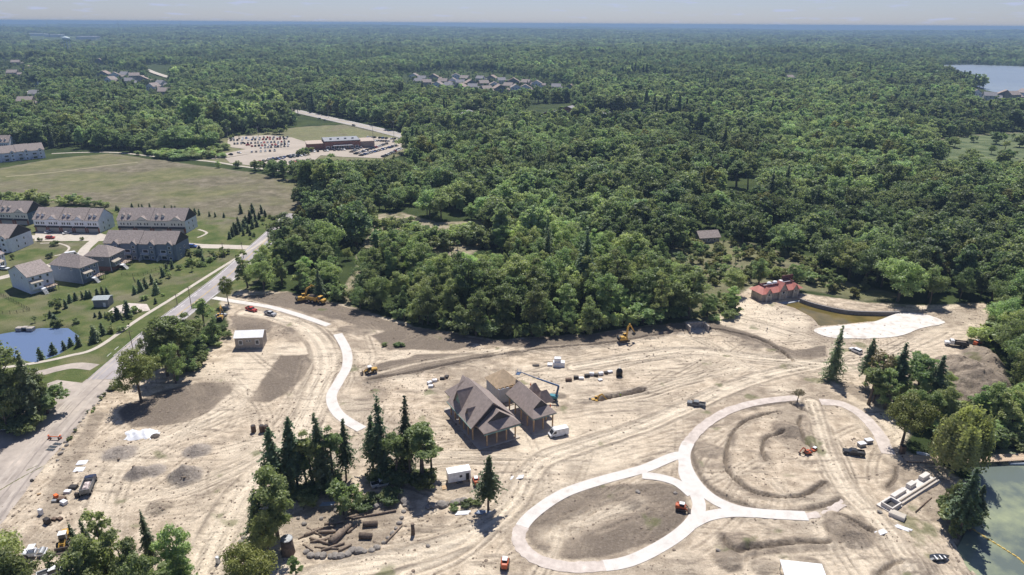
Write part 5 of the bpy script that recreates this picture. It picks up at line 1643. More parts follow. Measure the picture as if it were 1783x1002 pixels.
# ------------------------------------------------------------------ brick shop by the car park
a_ = np.array(G(566, 262)); b_ = np.array(G(612, 255))
sh = thing('shop_building', 'flat-roofed brick shop with grey roof beside the crowded car park', 'building', (a_[0], a_[1], .15), R(20))
MB().box(0, 34, 0, 26, -.3, 7.5).obj('wall', M_BRICK, sh)
MB().box(-16, -.05, 3, 24, -.3, 5.6).obj('side_wing', M_BRICK, sh)
MB().box(34.05, 48, 2, 24, -.3, 6.0).obj('side_wing', mat('tan_block', (.36, .30, .26), .9), sh)
MB().box(-.4, 34.4, -.4, 26.4, 7.5, 8.1).obj('cornice', mat('dark_cornice', (.09, .09, .10), .8), sh)
MB().box(.2, 33.8, .2, 25.8, 8.1, 8.25).obj('roof', mat('grey_membrane', (.28, .29, .31), .9), sh)
MB().box(-16.3, -.45, 2.7, 24.3, 5.6, 6.1).obj('wing_roof', mat('tan_membrane', (.45, .37, .31), .9), sh)
MB().box(34.45, 48.3, 1.7, 24.3, 6.0, 6.4).obj('wing_roof', mat('tan_membrane', (.45, .37, .31)), sh)
for k in range(7): win(sh, 3 + k * 4.6, -.05, 2.2, 3.2, 2.6)
for k in range(4): MB().box(6 + k * 7, 8 + k * 7, 9, 11, 8.25, 9.6).obj('roof_unit', M_STEEL, sh)
MB().box(8, 26, -3.2, -.4, 3.9, 4.3).obj('canopy', M_TRIM, sh)

# ------------------------------------------------------------------ far houses
FH = {}
def far_house(kind):
    """one small proto per look: wall, roof, windows"""
    t = thing('house', '', 'house')
    wm = [M_WSIDE, M_CREAM, M_GREY, M_BEIGE, M_BRICK][kind % 5]
    rm_ = [M_SHINGLE, mat('grey_roof', (.30, .29, .30), .9), mat('tan_roof', (.34, .27, .23), .9)][kind % 3]
    W, D, he, hr = [(15, 11, 6, 10), (13, 10, 5.6, 9.4), (17, 11, 6.2, 10.6), (14, 12, 6, 9.8), (20, 12, 4, 7.5)][kind % 5]
    w = MB(); gable_walls(w, W, D, he, hr, 'x' if kind % 2 else 'y'); w.obj('wall', wm, t)
    r = MB(); gable_roof(r, -.4 if kind % 2 else 0, W + .4 if kind % 2 else W, -.4 if not kind % 2 else 0, D if kind % 2 else D + .4, he, hr, .5, .3, 'x' if kind % 2 else 'y'); r.obj('roof', rm_, t)
    g = MB(); g.box(W - .05, W + 6, 1, D - 2, -.3, 3.2); g.obj('garage_wing', wm, t)
    r = MB(); gable_roof(r, W, W + 6.4, 1, D - 2, 3.2, 5.6, .4, .3); r.obj('garage_roof', rm_, t)
    for k in (.2, .5, .8):
        win(t, W * k, -.06, he * .72, 1.6, 1.7); win(t, W * k, -.06, he * .25, 1.6, 1.7)
    return t
far_spots = [(712, 138), (727, 142), (745, 140), (762, 148), (779, 147), (794, 150), (812, 152), (800, 142), (786, 138), (828, 142), (846, 142), (836, 152), (852, 155), (868, 146), (884, 148), (906, 150), (925, 152), (815, 158), (862, 162), (842, 163), (905, 160), (960, 158), (982, 160), (735, 150), (752, 154), (772, 155), (790, 158), (875, 156), (890, 160), (720, 147)]
far_words = ['leftmost house of the far estate', 'second house from the left in the far estate']
FHP = [far_house(k) for k in range(5)]
used_ = [False] * 5
def put_house(k, px, py, label, group, s=1.0, rz=None):
    x, y = G(px, py); rr = random.uniform(-.5, .5) if rz is None else rz
    if not used_[k]:
        used_[k] = True; o = FHP[k]; o.location = (x, y, zat(x, y)); o.rotation_euler = (0, 0, rr); o.scale = (s,) * 3; o['label'] = label; o['group'] = group
    else:
        o = copy_tree(FHP[k], None, (x, y, zat(x, y)), rr, label, s, group)
    return o
for i, (px, py) in enumerate(far_spots):
    put_house(i % 4, px, py, ['white-walled gabled house in the far estate above the wood', 'cream house with grey roof in the far estate', 'grey house with tan roof in the far estate', 'beige house with brown roof in the far estate'][i % 4], 'houses of the far estate', 1.3)
for i, (px, py, lb) in enumerate([(808, 209, 'brick house with twin gables in the wood below the estate'), (838, 211, 'low brick house right of the twin-gabled one in the wood'), (862, 213, 'small brick house among trees below the estate'), (940, 206, 'large tan-roofed house in the wood right of the brick houses'), (972, 198, 'grey-roofed hall behind the tan-roofed house in the wood'),
                                   (1045, 210, 'long low brick-red roof glimpsed through the forest'), (1105, 211, 'small brick roof at the right end of the forest clearing')]):
    put_house(4, px, py, lb, 'houses in the forest clearing', 1.35)
for i, (px, py, lb) in enumerate([(1690, 172, 'leftmost lakeside house right of the big tree'), (1712, 176, 'second lakeside house, its roof hidden partly by trees'), (1735, 174, 'third lakeside house below the far lake'), (1760, 176, 'fourth lakeside house below the far lake'), (1780, 172, 'lakeside house cut by the right edge of the picture'), (1795, 178, 'lakeside house just past the right edge')][:5]):
    put_house(i % 4, px, py, lb, 'lakeside houses', 1.4)
for i, (px, py, lb) in enumerate([(20, 116, 'house with dark roof at the far left near the curved street'), (40, 126, 'small house beside the curved street at far left'), (62, 155, 'house in the trees left, above the second street'), (50, 172, 'house at the left edge below the second street'), (30, 186, 'lowest of the left-hand houses among trees'),
                                   (170, 136, 'leftmost brown house of the wooded court'), (190, 138, 'second brown house of the wooded court'), (208, 136, 'third brown house of the wooded court'), (226, 139, 'rightmost brown house of the wooded court'), (165, 112, 'lone house roof above the wooded court'),
                                   (255, 158, 'white house right below the far bend of the street'), (270, 152, 'grey house near the far bend of the street'), (275, 168, 'grey-roofed house lowest by the far bend'), (235, 146, 'pale house beside the wooded court'), (182, 146, 'lower house of the wooded court, left'), (215, 148, 'lower house of the wooded court, right'), (12, 134, 'house just below the curved street at far left'), (68, 182, 'house right of the second street at far left')]):
    put_house([3, 2, 0, 1][i % 4], px, py, lb, 'houses in the trees at far left', 1.4)
put_house(0, 1214, 256, 'small white house alone in the dense forest', 'lone forest houses', .75, .2)
put_house(3, 1372, 142, 'pale house by the clearing near the far inlet', 'lone forest houses', 1.2)
cb = thing('cabin', 'dark timber cabin with pale windows at the forest edge above the scrub', 'cabin', (*G(1218, 424), 0), R(12))
w = MB(); gable_walls(w, 12, 8, 3.4, 6.0); w.obj('wall', M_BEIGE, cb)
r = MB(); gable_roof(r, -.6, 12.6, 0, 8, 3.4, 6.0, .8, .25); r.obj('roof', M_SHINGLE, cb)
for k in (.2, .45, .75): win(cb, 12 * k, -.05, 1.7, 1.6, 1.8)

# water tower
x, y = G(120, 92); zt = zat(x, y)
wt = thing('water_tower', 'pale blue water tower standing above the far forest at left', 'water tower', (x, y, zt)); wt.scale = (1.3, 1.3, 1.5)
M_TOWER = mat('pale_blue_paint', (.55, .66, .70), .5, .06, .1)
n_ = 16
tk = MB(); tk.tube([(0, 0, 30), (0, 0, 32), (0, 0, 35), (0, 0, 38), (0, 0, 40.5), (0, 0, 41.5)], [2.5, 8.5, 11.5, 10.5, 6, 1], n_); tk.obj('tank', M_TOWER, wt, True)
for k in range(6):
    a = k * math.pi / 3; MB().tube([(9 * math.cos(a), 9 * math.sin(a), -1), (8 * math.cos(a), 8 * math.sin(a), 33)], .6, 6).obj('leg', M_TOWER, wt)
MB().tube([(0, 0, -1), (0, 0, 31)], 1.4, 8).obj('riser', M_TOWER, wt)
# pale sheds near the horizon and the masts on it
for i, (px, py, w_, lb) in enumerate([(320, 47, 420, 'long white warehouse on the skyline left of centre'), (270, 47, 230, 'shorter white warehouse left of the long one'), (62, 64, 130, 'pale warehouse at the far left'), (92, 66, 110, 'pale warehouse left of the water tower'), (150, 70, 120, 'grey warehouse right of the water tower'), (1085, 62, 130, 'far white roof in the distant forest right of centre'), (850, 54, 140, 'far pale roof near the middle of the skyline')]):
    x, y = G(px, py); z = zat(x, y)
    t = thing('warehouse', lb, 'warehouse', (x, y, z), .1, 'far warehouses')
    MB().box(-w_ / 2, w_ / 2, 0, 60, -5, 17).obj('wall', M_TRIM, t)
    MB().box(-w_ / 2 - 1, w_ / 2 + 1, -1, 61, 17, 19).obj('roof', M_ROOFW, t)
for i, (px, h_, lb) in enumerate([(87, 112, 'leftmost thin mast on the skyline'), (210, 119, 'tall mast on the skyline above the water tower side'), (318, 119, 'tall mast above the white warehouses'), (1705, 119, 'tilted-looking mast on the skyline near the right edge'), (1353, 115, 'short mast on the skyline right of centre')]):
    x, y = G(px, 66); z = 0.0
    t = thing('radio_mast', lb, 'mast', (x, y, z), 0, 'masts on the skyline')
    MB().tube([(0, 0, -20), (0, 0, h_ * .6), (0, 0, h_)], [1.6, 1.2, .5], 4).obj('lattice', M_STEEL, t)
    MB().box(-3, 3, -.6, .6, h_ * .82, h_ * .85).obj('antenna', M_STEEL, t)
# ================================================================== VEHICLES AND MACHINES
def frustum(mb, a, b):
    """a, b: (x0,x1,y0,y1,z) lower and upper rectangles"""
    V = [(a[0], a[2], a[4]), (a[1], a[2], a[4]), (a[1], a[3], a[4]), (a[0], a[3], a[4]), (b[0], b[2], b[4]), (b[1], b[2], b[4]), (b[1], b[3], b[4]), (b[0], b[3], b[4])]
    return mb.add(V, [(0, 3, 2, 1), (4, 5, 6, 7), (0, 1, 5, 4), (1, 2, 6, 5), (2, 3, 7, 6), (3, 0, 4, 7)])
M_TYRE = mat('tyre', (.025, .025, .026), .9, .1, 2)
M_HUB = mat('wheel_hub', (.35, .35, .36), .4, .1, 2, metal=.6)
M_CGLASS = mat('car_glass', (.03, .035, .045), .06, .1, 1, spec=.6)
M_BLACK = mat('black_steel', (.03, .03, .032), .6, .15, 2)
M_RUST = mat('muddy_steel', (.10, .08, .065), .85, .25, 3)
PAINT = {}
def paint(name, c):
    if name not in PAINT:
        PAINT[name] = mat('paint_' + name, c, .4, .14, 1.1, spec=.45)
    return PAINT[name]
for n_, c_ in dict(white=(.72, .73, .74), silver=(.42, .43, .45), grey=(.16, .17, .18), black=(.02, .021, .024), red=(.42, .035, .03), blue=(.035, .10, .32), navy=(.02, .03, .07), tan=(.35, .30, .24), yellow=(.52, .31, .06), orange=(.46, .10, .035), liftblue=(.04, .10, .22), green=(.05, .10, .07)).items():
    paint(n_, c_)
_WM = {}
def wheel(parent, x, y, r, w):
    key = (round(r, 2), round(w, 2))
    if key not in _WM:
        a = MB().tube([(0, -w / 2, 0), (0, -w * .38, 0), (0, w * .38, 0), (0, w / 2, 0)], [r * .9, r, r, r * .9], 12).mesh('wheel'); a.materials.append(M_TYRE)
        b = MB().tube([(0, -w / 2 - .015, 0), (0, w / 2 + .015, 0)], r * .52, 8).mesh('hub'); b.materials.append(M_HUB)
        _WM[key] = (a, b)
    a, b = _WM[key]
    o = mobj('wheel', a, None, parent, loc=(x, y, r)); mobj('hub', b, None, o)
    return o
def at(px, py, deg):
    """world point under the photo pixel plus heading given as the pixel direction the nose points to"""
    x, y = G(px, py); return (x, y, zat(x, y))
def heading(px, py, qx, qy):
    a, b = G(px, py), G(qx, qy); return math.atan2(b[1] - a[1], b[0] - a[0])

def make_car(t, kind, p):
    pm = PAINT[p]
    if kind == 'pickup':
        L, W = 5.8, 1.95
        b = MB(); b.bbox(-2.9, 2.9, -W / 2, W / 2, .42, 1.0, .12); b.bbox(1.25, 2.82, -W / 2 + .06, W / 2 - .06, .98, 1.2, .1)
        b.obj('body', pm, t)
        bed = MB(); bed.box(-2.88, -.85, -W / 2, -W / 2 + .12, 1.0, 1.38).box(-2.88, -.85, W / 2 - .12, W / 2, 1.0, 1.38).box(-2.88, -2.78, -W / 2 + .12, W / 2 - .12, 1.0, 1.38); bed.obj('cargo_bed', pm, t)
        MB().box(-2.76, -.86, -W / 2 + .13, W / 2 - .13, .99, 1.02).obj('bed_liner', M_BLACK, t)
        g = MB(); frustum(g, (-.85, 1.5, -W / 2 + .04, W / 2 - .04, 1.0), (-.65, .78, -W / 2 + .22, W / 2 - .22, 1.72)); g.obj('windows', M_CGLASS, t)
        MB().bbox(-.72, .82, -W / 2 + .18, W / 2 - .18, 1.72, 1.82, .05).obj('cab_roof', pm, t)
        xs, r = (-1.75, 1.85), .40
    elif kind == 'van':
        L, W = 6.0, 2.05
        b = MB(); b.profile_y([(-3.0, .4), (2.95, .4), (3.0, .95), (2.55, 1.25), (1.75, 2.35), (1.55, 2.65), (-2.9, 2.68), (-3.0, 2.5)], -W / 2, W / 2); b.obj('body', pm, t)
        g = MB(); g.quad((2.57, -.9, 1.3), (2.57, .9, 1.3), (1.82, .8, 2.33), (1.82, -.8, 2.33)); g.obj('windscreen', M_CGLASS, t)
        for s in (-1, 1):
            g = MB(); yy = s * (W / 2 + .012); g.add([(1.0, yy, 1.4), (2.2, yy, 1.4), (1.68, yy, 2.15), (1.0, yy, 2.15)], [(0, 1, 2, 3) if s < 0 else (3, 2, 1, 0)]); g.obj('side_window', M_CGLASS, t)
        MB().box(2.9, 3.06, -.95, .95, .42, .72).obj('bumper', M_BLACK, t)
        xs, r = (-1.9, 2.0), .37
    else:
        L, W, H = (4.7, 1.82, 1.45) if kind == 'sedan' else (4.75, 1.9, 1.72)
        b = MB()
        if kind == 'sedan':
            b.profile_y([(-2.35, .38), (2.3, .38), (2.35, .7), (2.2, .86), (1.1, .98), (-1.6, 1.0), (-2.3, .92)], -W / 2, W / 2)
            g0, g1 = (-1.75, 1.15), (-.95, .25)
        else:
            b.profile_y([(-2.38, .42), (2.32, .42), (2.38, .8), (2.25, 1.0), (1.25, 1.12), (-2.3, 1.12)], -W / 2, W / 2)
            g0, g1 = (-2.28, 1.3), (-2.0, .45)
        z1 = 1.0 if kind == 'sedan' else 1.12
        b.obj('body', pm, t)
        g = MB(); frustum(g, (*g0, -W / 2 + .05, W / 2 - .05, z1 - .02), (*g1, -W / 2 + .24, W / 2 - .24, H - .06)); g.obj('windows', M_CGLASS, t)
        MB().bbox(g1[0] - .05, g1[1] + .05, -W / 2 + .2, W / 2 - .2, H - .06, H + .03, .04).obj('roof', pm, t)
        xs, r = (-1.4, 1.4), .34
    for x in xs:
        for s in (-1, 1): wheel(t, x, s * (W / 2 - .08), r, .24)
    lm = mat('lamp_glass', (.75, .75, .72), .2); rm = mat('tail_lamp', (.35, .02, .02), .3)
    for s in (-1, 1):
        MB().box(L / 2 - .03, L / 2 + .02, s * W * .36 - .16, s * W * .36 + .16, .72, .88).obj('headlight', lm, t)
        MB().box(-L / 2 - .02, -L / 2 + .03, s * W * .42 - .1, s * W * .42 + .1, .75, .95).obj('tail_light', rm, t)
def car(kind, p, px, py, rz, label, name=None, cat=None, group=None, dz=0.0):
    x, y = G(px, py)
    nm = name or {'pickup': 'pickup_truck', 'van': 'van', 'sedan': 'sedan_car', 'suv': 'suv_car'}[kind]
    t = thing(nm, label, cat or {'pickup': 'pickup', 'van': 'van', 'sedan': 'car', 'suv': 'car'}[kind], (x, y, zat(x, y) + dz), rz, group)
    make_car(t, kind, p)
    return t
car('pickup', 'red', 438, 541, R(-32), 'red pickup truck on the dirt below the curved concrete walk')
car('pickup', 'silver', 471, 549, R(-28), 'silver pickup truck right of the red one below the concrete walk')
car('van', 'white', 972, 757, R(200), 'white delivery van parked by the right pavilion')
car('pickup', 'grey', 1212, 707, R(160), 'dark grey pickup beside the pale haul track, upper right of the rings')
car('pickup', 'black', 1486, 791, R(165), 'black pickup inside the right-hand path ring')
car('pickup', 'white', 15, 748, R(10), 'white pickup on the dusty road at the left edge', dz=.05)
car('pickup', 'white', 665, 845, R(22), 'white pickup in the shade below the tall conifer group')
car('suv', 'white', 1489, 614, R(120), 'white car half hidden behind the conifers near the pool beach')
car('suv', 'blue', 336, 431, R(-10), 'bright blue car at the end of the slate townhouse row', dz=.05)
car('suv', 'red', 88, 416, R(5), 'red car on the concrete court before the townhouses', dz=.05)
car('sedan', 'white', 85, 405.5, R(80), 'white car before the second garage of the white row', dz=.05)
car('sedan', 'white', 117, 407.5, R(60), 'white car at the middle garages of the white row', dz=.05)
car('van', 'white', 126, 447, R(35), 'white van roof showing behind the slate-grey house', dz=.05)
car('suv', 'white', 8, 470, R(-10), 'white car near the left edge beside the curved kerb', dz=.05)
car('pickup', 'white', 92, 1000, R(35), 'white pickup at the bottom left beside the trees')
car('suv', 'silver', 386, 553, R(60), 'silver car half hidden at the edge of the roadside trees')
car('suv', 'grey', 566, 211, R(-35), 'dark car driving on the far highway above the shop', dz=.4)
car('suv', 'black', 616, 220, R(-35), 'black car driving on the highway right of the shop', dz=.4)
car('suv', 'white', 556, 208, R(145), 'white car on the far highway near the bend', dz=.4)

# car park: rows of parked cars
cols_ = ['white', 'silver', 'grey', 'black', 'white', 'navy', 'red', 'silver', 'grey', 'black', 'blue', 'tan', 'white']
protos = {}
def lot_proto(kind, p):
    t = thing('parked_car', 'x', 'car')
    make_small(t, kind, p); return t
def make_small(t, kind, p):
    """far car: body, windows, wheels"""
    W = 1.85; H = 1.45 if kind == 'sedan' else 1.75; z1 = 1.0 if kind == 'sedan' else 1.12
    b = MB(); b.profile_y([(-2.35, .3), (2.3, .3), (2.35, .75), (1.1, z1), (-2.2, z1)], -W / 2, W / 2); b.obj('body', PAINT[p], t)
    g = MB(); frustum(g, (-2.0, 1.2, -W / 2 + .05, W / 2 - .05, z1 - .02), (-1.5, .3, -W / 2 + .25, W / 2 - .25, H - .05)); g.obj('windows', M_CGLASS, t)
    MB().box(-1.55, .35, -W / 2 + .2, W / 2 - .2, H - .05, H + .03).obj('roof', PAINT[p], t)
    for x in (-1.4, 1.4):
        for s in (-1, 1): wheel(t, x, s * (W / 2 - .06), .33, .22)
rows_ = [  # from pixel, to pixel, count, words
    ((535, 266), (600, 262), 12, 'row below the front of the shop'), ((525, 262), (560, 259), 7, 'short row left of the shop front'), ((650, 246), (700, 249), 12, 'row at the far right behind the shop'),
    ((405, 243), (500, 240), 17, 'rearmost row of the left part of the car park'), ((455, 259), (502, 256), 9, 'fourth row of the left part of the car park'), ((620, 269), (672, 252), 19, 'row between the two long rows right of the shop'),
    ((402, 246), (500, 243), 17, 'back row of the left part of the car park'), ((408, 252), (502, 248), 17, 'second row of the left part of the car park'), ((440, 256), (502, 252), 12, 'third row of the left part of the car park'),
    ((424, 251), (432, 254), 2, 'pair at the left edge of the car park'), ((440, 266), (478, 264), 6, 'short row between the two parking areas'),
    ((452, 283), (530, 272), 13, 'middle row of the lower parking area'), ((470, 279), (525, 270), 10, 'upper row of the lower parking area'), ((466, 290), (520, 282), 8, 'front row of the lower parking area by the grass'),
    ((612, 266), (648, 250), 18, 'first long row right of the shop'), ((628, 272), (690, 255), 22, 'second long row right of the shop'), ((668, 274), (702, 258), 14, 'rightmost long row beside the trees'), ((640, 240), (695, 244), 9, 'row behind the shop beside the highway'),
    ((570, 262), (600, 258), 4, 'cars at the front of the shop'), ((378, 276), (415, 268), 4, 'cars on the drive to the lower parking area')]
ri = 0
for (p0, p1, nn, words_) in rows_:
    a, b = np.array(G(*p0)), np.array(G(*p1)); hd = math.atan2(b[1] - a[1], b[0] - a[0])
    for i in range(nn):
        if random.random() < .08: continue
        q = a + (b - a) * (i + random.uniform(-.2, .2)) / max(1, nn - 1)
        p = random.choice(cols_); kind = random.choice(['sedan', 'suv'])
        word = {'white': 'white', 'silver': 'silver', 'grey': 'grey', 'black': 'black', 'navy': 'dark blue', 'red': 'red', 'blue': 'blue', 'tan': 'tan'}[p]
        lb = '%s car in the %s' % (word, words_) if not words_.startswith('cars') else '%s car among the %s' % (word, words_)
        if (kind, p) not in protos:
            t = lot_proto(kind, p); protos[(kind, p)] = t; t['label'] = lb; t['group'] = 'cars in the car park'
        else:
            t = copy_tree(protos[(kind, p)], label=lb, group='cars in the car park')
        t.location = (q[0], q[1], .24); t.rotation_euler = (0, 0, hd + math.pi / 2 + random.uniform(-.06, .06) + (math.pi if random.random() < .4 else 0))

def tracks(t, L, W, r=.45, w=.5):
    for s in (-1, 1):
        m = MB(); P = []
        for k in range(7):
            a = math.pi / 2 + math.pi * k / 6; P.append((-L / 2 + r * math.cos(a), r + r * math.sin(a)))
        for k in range(7):
            a = -math.pi / 2 + math.pi * k / 6; P.append((L / 2 + r * math.cos(a), r + r * math.sin(a)))
        y0 = s * W / 2 - w / 2; m.profile_y(P, y0, y0 + w); o = m.obj('track', M_RUST, t)
        for k in np.linspace(-L / 2, L / 2, 5):
            MB().tube([(k, y0 - .03, r), (k, y0 + w + .03, r)], r * .55, 8).obj('roller', M_BLACK, o)
def beam(mb, p0, p1, w0, h0, w1, h1):
    p0, p1 = Vector(p0), Vector(p1); d = (p1 - p0).normalized(); sd = Vector((0, 1, 0)); up = d.cross(sd).normalized() * -1
    V = []
    for p, w, h in ((p0, w0, h0), (p1, w1, h1)):
        for a, b in ((-1, -1), (1, -1), (1, 1), (-1, 1)): V.append(tuple(p + sd * a * w / 2 + up * b * h / 2))
    return mb.add(V, [(0, 3, 2, 1), (4, 5, 6, 7), (0, 1, 5, 4), (1, 2, 6, 5), (2, 3, 7, 6), (3, 0, 4, 7)])
def excavator(px, py, rz, label, p='yellow', s=1.0, elbow=(3.4, 5.6), tip=(5.6, 2.2), bucket_dn=True, name='excavator'):
    x, y = G(px, py); t = thing(name, label, 'excavator', (x, y, zat(x, y)), rz); t.scale = (s,) * 3
    pm = PAINT[p]
    tracks(t, 3.4, 2.3)
    MB().box(-1.3, 1.3, -1.0, 1.0, .5, .95).obj('undercarriage', M_RUST, t)
    MB().bbox(-2.4, 1.3, -1.3, 1.3, 1.0, 2.0, .15).obj('house', pm, t)
    MB().bbox(-2.75, -1.75, -1.28, 1.28, 1.05, 2.25, .2).obj('counterweight', M_BLACK, t)
    c = MB(); frustum(c, (.0, 1.45, .3, 1.28, 2.0), (.1, 1.2, .36, 1.22, 3.0)); cb = c.obj('cab', M_CGLASS, t)
    MB().box(.0, 1.3, .3, 1.28, 3.0, 3.1).obj('cab_roof', pm, cb)
    MB().bbox(-1.7, -.1, -1.2, .2, 2.0, 2.45, .1).obj('engine_cover', pm, t)
    b = MB(); m = (elbow[0] * .42 + .4, 1.9 + (elbow[1] - 1.9) * .75)
    beam(b, (1.0, -.15, 1.8), (m[0], -.15, m[1]), .42, .5, .42, .75); beam(b, (m[0], -.15, m[1]), (elbow[0], -.15, elbow[1]), .42, .75, .36, .42); b.obj('boom', pm, t)
    a = MB(); beam(a, (elbow[0] - .3, -.15, elbow[1] + .25), (tip[0], -.15, tip[1]), .34, .6, .28, .34); a.obj('arm', pm, t)
    k = MB(); k.profile_y([(tip[0] - .1, tip[1]), (tip[0] + .35, tip[1] - .2), (tip[0] + .2, tip[1] - .9), (tip[0] - .5, tip[1] - 1.25), (tip[0] - 1.0, tip[1] - .9), (tip[0] - .75, tip[1] - .4)], -.75, .45); k.obj('bucket', M_BLACK, t)
    h = MB(); h.tube([(1.3, -.15, 1.9), (m[0] + .2, -.15, m[1] - .5)], .1, 6); h.obj('cylinder_ram', M_HUB, t)
    return t
excavator(1086, 597, R(15), 'yellow excavator with folded raised boom at the forest edge', elbow=(2.2, 7.4), tip=(4.4, 3.6), s=.95)
excavator(527, 525, R(25), 'yellow excavator reaching over the haul truck by the left forest edge', elbow=(4.2, 6.4), tip=(6.6, 5.2), s=1.05)
excavator(1036, 697, R(5), 'small yellow excavator digging the trench beside the site road', elbow=(3.2, 4.6), tip=(5.6, 1.4), s=.72)
excavator(384, 557, R(100), 'yellow excavator half hidden by the roadside trees', elbow=(3.6, 6), tip=(5.4, 2.4), s=.85)
excavator(1405, 790, R(190), 'small orange excavator by the dark pile inside the right ring', 'orange', .5, elbow=(3, 4.4), tip=(4.8, 1.6))

# articulated haul truck
x, y = G(552, 528); t = thing('haul_truck', 'yellow articulated haul truck loaded with earth beside the excavator', 'dump truck', (x, y, zat(x, y)), R(-22))
MB().bbox(1.2, 4.4, -1.3, 1.3, 1.0, 2.2, .2).obj('bonnet', PAINT['yellow'], t)
c = MB(); frustum(c, (1.4, 3.0, -1.1, 1.1, 2.2), (1.5, 2.7, -1.0, 1.0, 3.3)); cb = c.obj('cab', M_CGLASS, t); MB().box(1.4, 2.8, -1.05, 1.05, 3.3, 3.42).obj('cab_roof', PAINT['yellow'], cb)
d = MB(); d.profile_y([(-4.6, 1.5), (-3.6, 1.2), (.6, 1.2), (1.0, 3.0), (.7, 3.0), (.4, 2.9), (-4.9, 2.7)], -1.45, 1.45); d.obj('dump_body', PAINT['yellow'], t)
l = MB(); frustum(l, (-4.4, .5, -1.3, 1.3, 2.7), (-3.2, -.5, -.5, .5, 3.5)); l.obj('earth_load', M_RUST, t)
for xx in (2.9, -1.2, -3.1):
    for s in (-1, 1): wheel(t, xx, s * 1.25, .85, .6)
# tipper trucks
def tipper(px, py, rz, label, p, body, load=None, name='dump_truck'):
    x, y = G(px, py); t = thing(name, label, 'truck', (x, y, zat(x, y)), rz)
    MB().box(-3.9, 3.2, -.5, .5, .7, 1.0).obj('chassis', M_BLACK, t)
    MB().bbox(2.2, 3.9, -1.05, 1.05, .6, 1.7, .18).obj('bonnet', PAINT[p], t)
    c = MB(); frustum(c, (.9, 2.5, -1.15, 1.15, 1.0), (.95, 2.1, -1.05, 1.05, 2.6)); cb = c.obj('cab', PAINT[p], t)
    g = MB(); g.quad((2.36, -.95, 1.75), (2.36, .95, 1.75), (2.16, .88, 2.45), (2.16, -.88, 2.45)); g.obj('windscreen', M_CGLASS, cb)
    d = MB(); d.box(-4.0, .7, -1.2, -1.08, 1.05, 2.3).box(-4.0, .7, 1.08, 1.2, 1.05, 2.3).box(-4.0, -3.88, -1.08, 1.08, 1.05, 2.3).box(.58, .7, -1.08, 1.08, 1.05, 2.5).box(-3.88, .58, -1.08, 1.08, 1.05, 1.2); d.obj('cargo_box', PAINT[body], t)
    if load:
        l = MB(); frustum(l, (-3.8, .5, -1.05, 1.05, 1.3), (-3.0, -.3, -.6, .6, 2.2)); l.obj('load', load, t)
    for xx in (2.9, -1.9, -3.1):
        for s in (-1, 1): wheel(t, xx, s * 1.02, .5, .36)
    return t
tipper(156, 850, heading(156, 850, 166, 826), 'flatbed truck with white and red load facing up the site at lower left', 'navy', 'grey', mat('mixed_load', (.5, .42, .4), .8, .5, 1.5))
tipper(1664, 603, R(160), 'dark dump truck with white cab beside the big dirt mound', 'white', 'black', M_RUST)

def loader(px, py, rz, label, p, s=1.0, name='wheel_loader', bucket=True):
    x, y = G(px, py); t = thing(name, label, 'loader', (x, y, zat(x, y)), rz); t.scale = (s,) * 3
    pm = PAINT[p]
    MB().bbox(-2.9, -.2, -.95, .95, .9, 2.0, .2).obj('engine_hood', pm, t)
    c = MB(); frustum(c, (-.6, 1.0, -.8, .8, 1.4), (-.5, .8, -.7, .7, 2.9)); cb = c.obj('cab', M_CGLASS, t); MB().box(-.65, .95, -.85, .85, 2.9, 3.05).obj('cab_roof', PAINT['white'] if p == 'yellow' else pm, cb)
    MB().box(.2, 2.0, -.6, .6, .7, 1.3).obj('front_frame', pm, t)
    for s_ in (-1, 1):
        b = MB(); beam(b, (.9, s_ * .55, 1.7), (3.1, s_ * .55, .7), .18, .4, .16, .3); b.obj('lift_arm', pm, t)
    if bucket:
        b = MB(); b.profile_y([(3.0, .2), (4.0, .08), (4.05, .16), (3.3, .4), (3.25, 1.1), (3.0, 1.2)], -1.35, 1.35); b.obj('bucket', M_RUST, t)
    for xx in (-1.7, 1.5):
        for s_ in (-1, 1): wheel(t, xx, s_ * 1.0, .72, .5)
    return t
loader(113, 945, heading(113, 945, 106, 965), 'yellow wheel loader at the lower left of the site', 'yellow')
loader(645, 650, R(200), 'yellow wheel loader on the brown slope right of the white walk', 'yellow', .85)

def skid(px, py, rz, label, s=1.0, name='skid_steer', p='orange'):
    x, y = G(px, py); t = thing(name, label, 'skid steer', (x, y, zat(x, y)), rz); t.scale = (s,) * 3
    pm = PAINT[p]
    tracks(t, 2.0, 1.6, .38, .38)
    MB().bbox(-1.5, 1.0, -.62, .62, .5, 1.4, .1).obj('body', pm, t)
    MB().bbox(-1.6, -.7, -.7, .7, .9, 1.75, .12).obj('engine_cover', pm, t)
    c = MB(); frustum(c, (-.65, .8, -.55, .55, 1.3), (-.6, .6, -.5, .5, 2.2)); cb = c.obj('cab', M_CGLASS, t); MB().box(-.65, .7, -.55, .55, 2.2, 2.3).obj('cab_roof', PAINT['white'], cb)
    for s_ in (-1, 1):
        b = MB(); beam(b, (-1.3, s_ * .78, 1.8), (1.3, s_ * .78, 1.2), .14, .26, .14, .22); beam(b, (1.3, s_ * .78, 1.2), (1.75, s_ * .78, .4), .14, .22, .14, .2); b.obj('lift_arm', pm, t)
    b = MB(); b.profile_y([(1.6, .1), (2.5, .05), (2.5, .12), (1.85, .3), (1.8, .8), (1.6, .85)], -.95, .95); b.obj('bucket', M_RUST, t)
    return t
skid(1186, 889, R(-15), 'orange skid steer on dark soil inside the left path ring', .95)
skid(879, 988, R(85), 'orange skid steer at the bottom centre of the picture', 1.0)
skid(1700, 602, R(30), 'red-orange skid steer by the round dark bush near the dirt mound', 1.0)
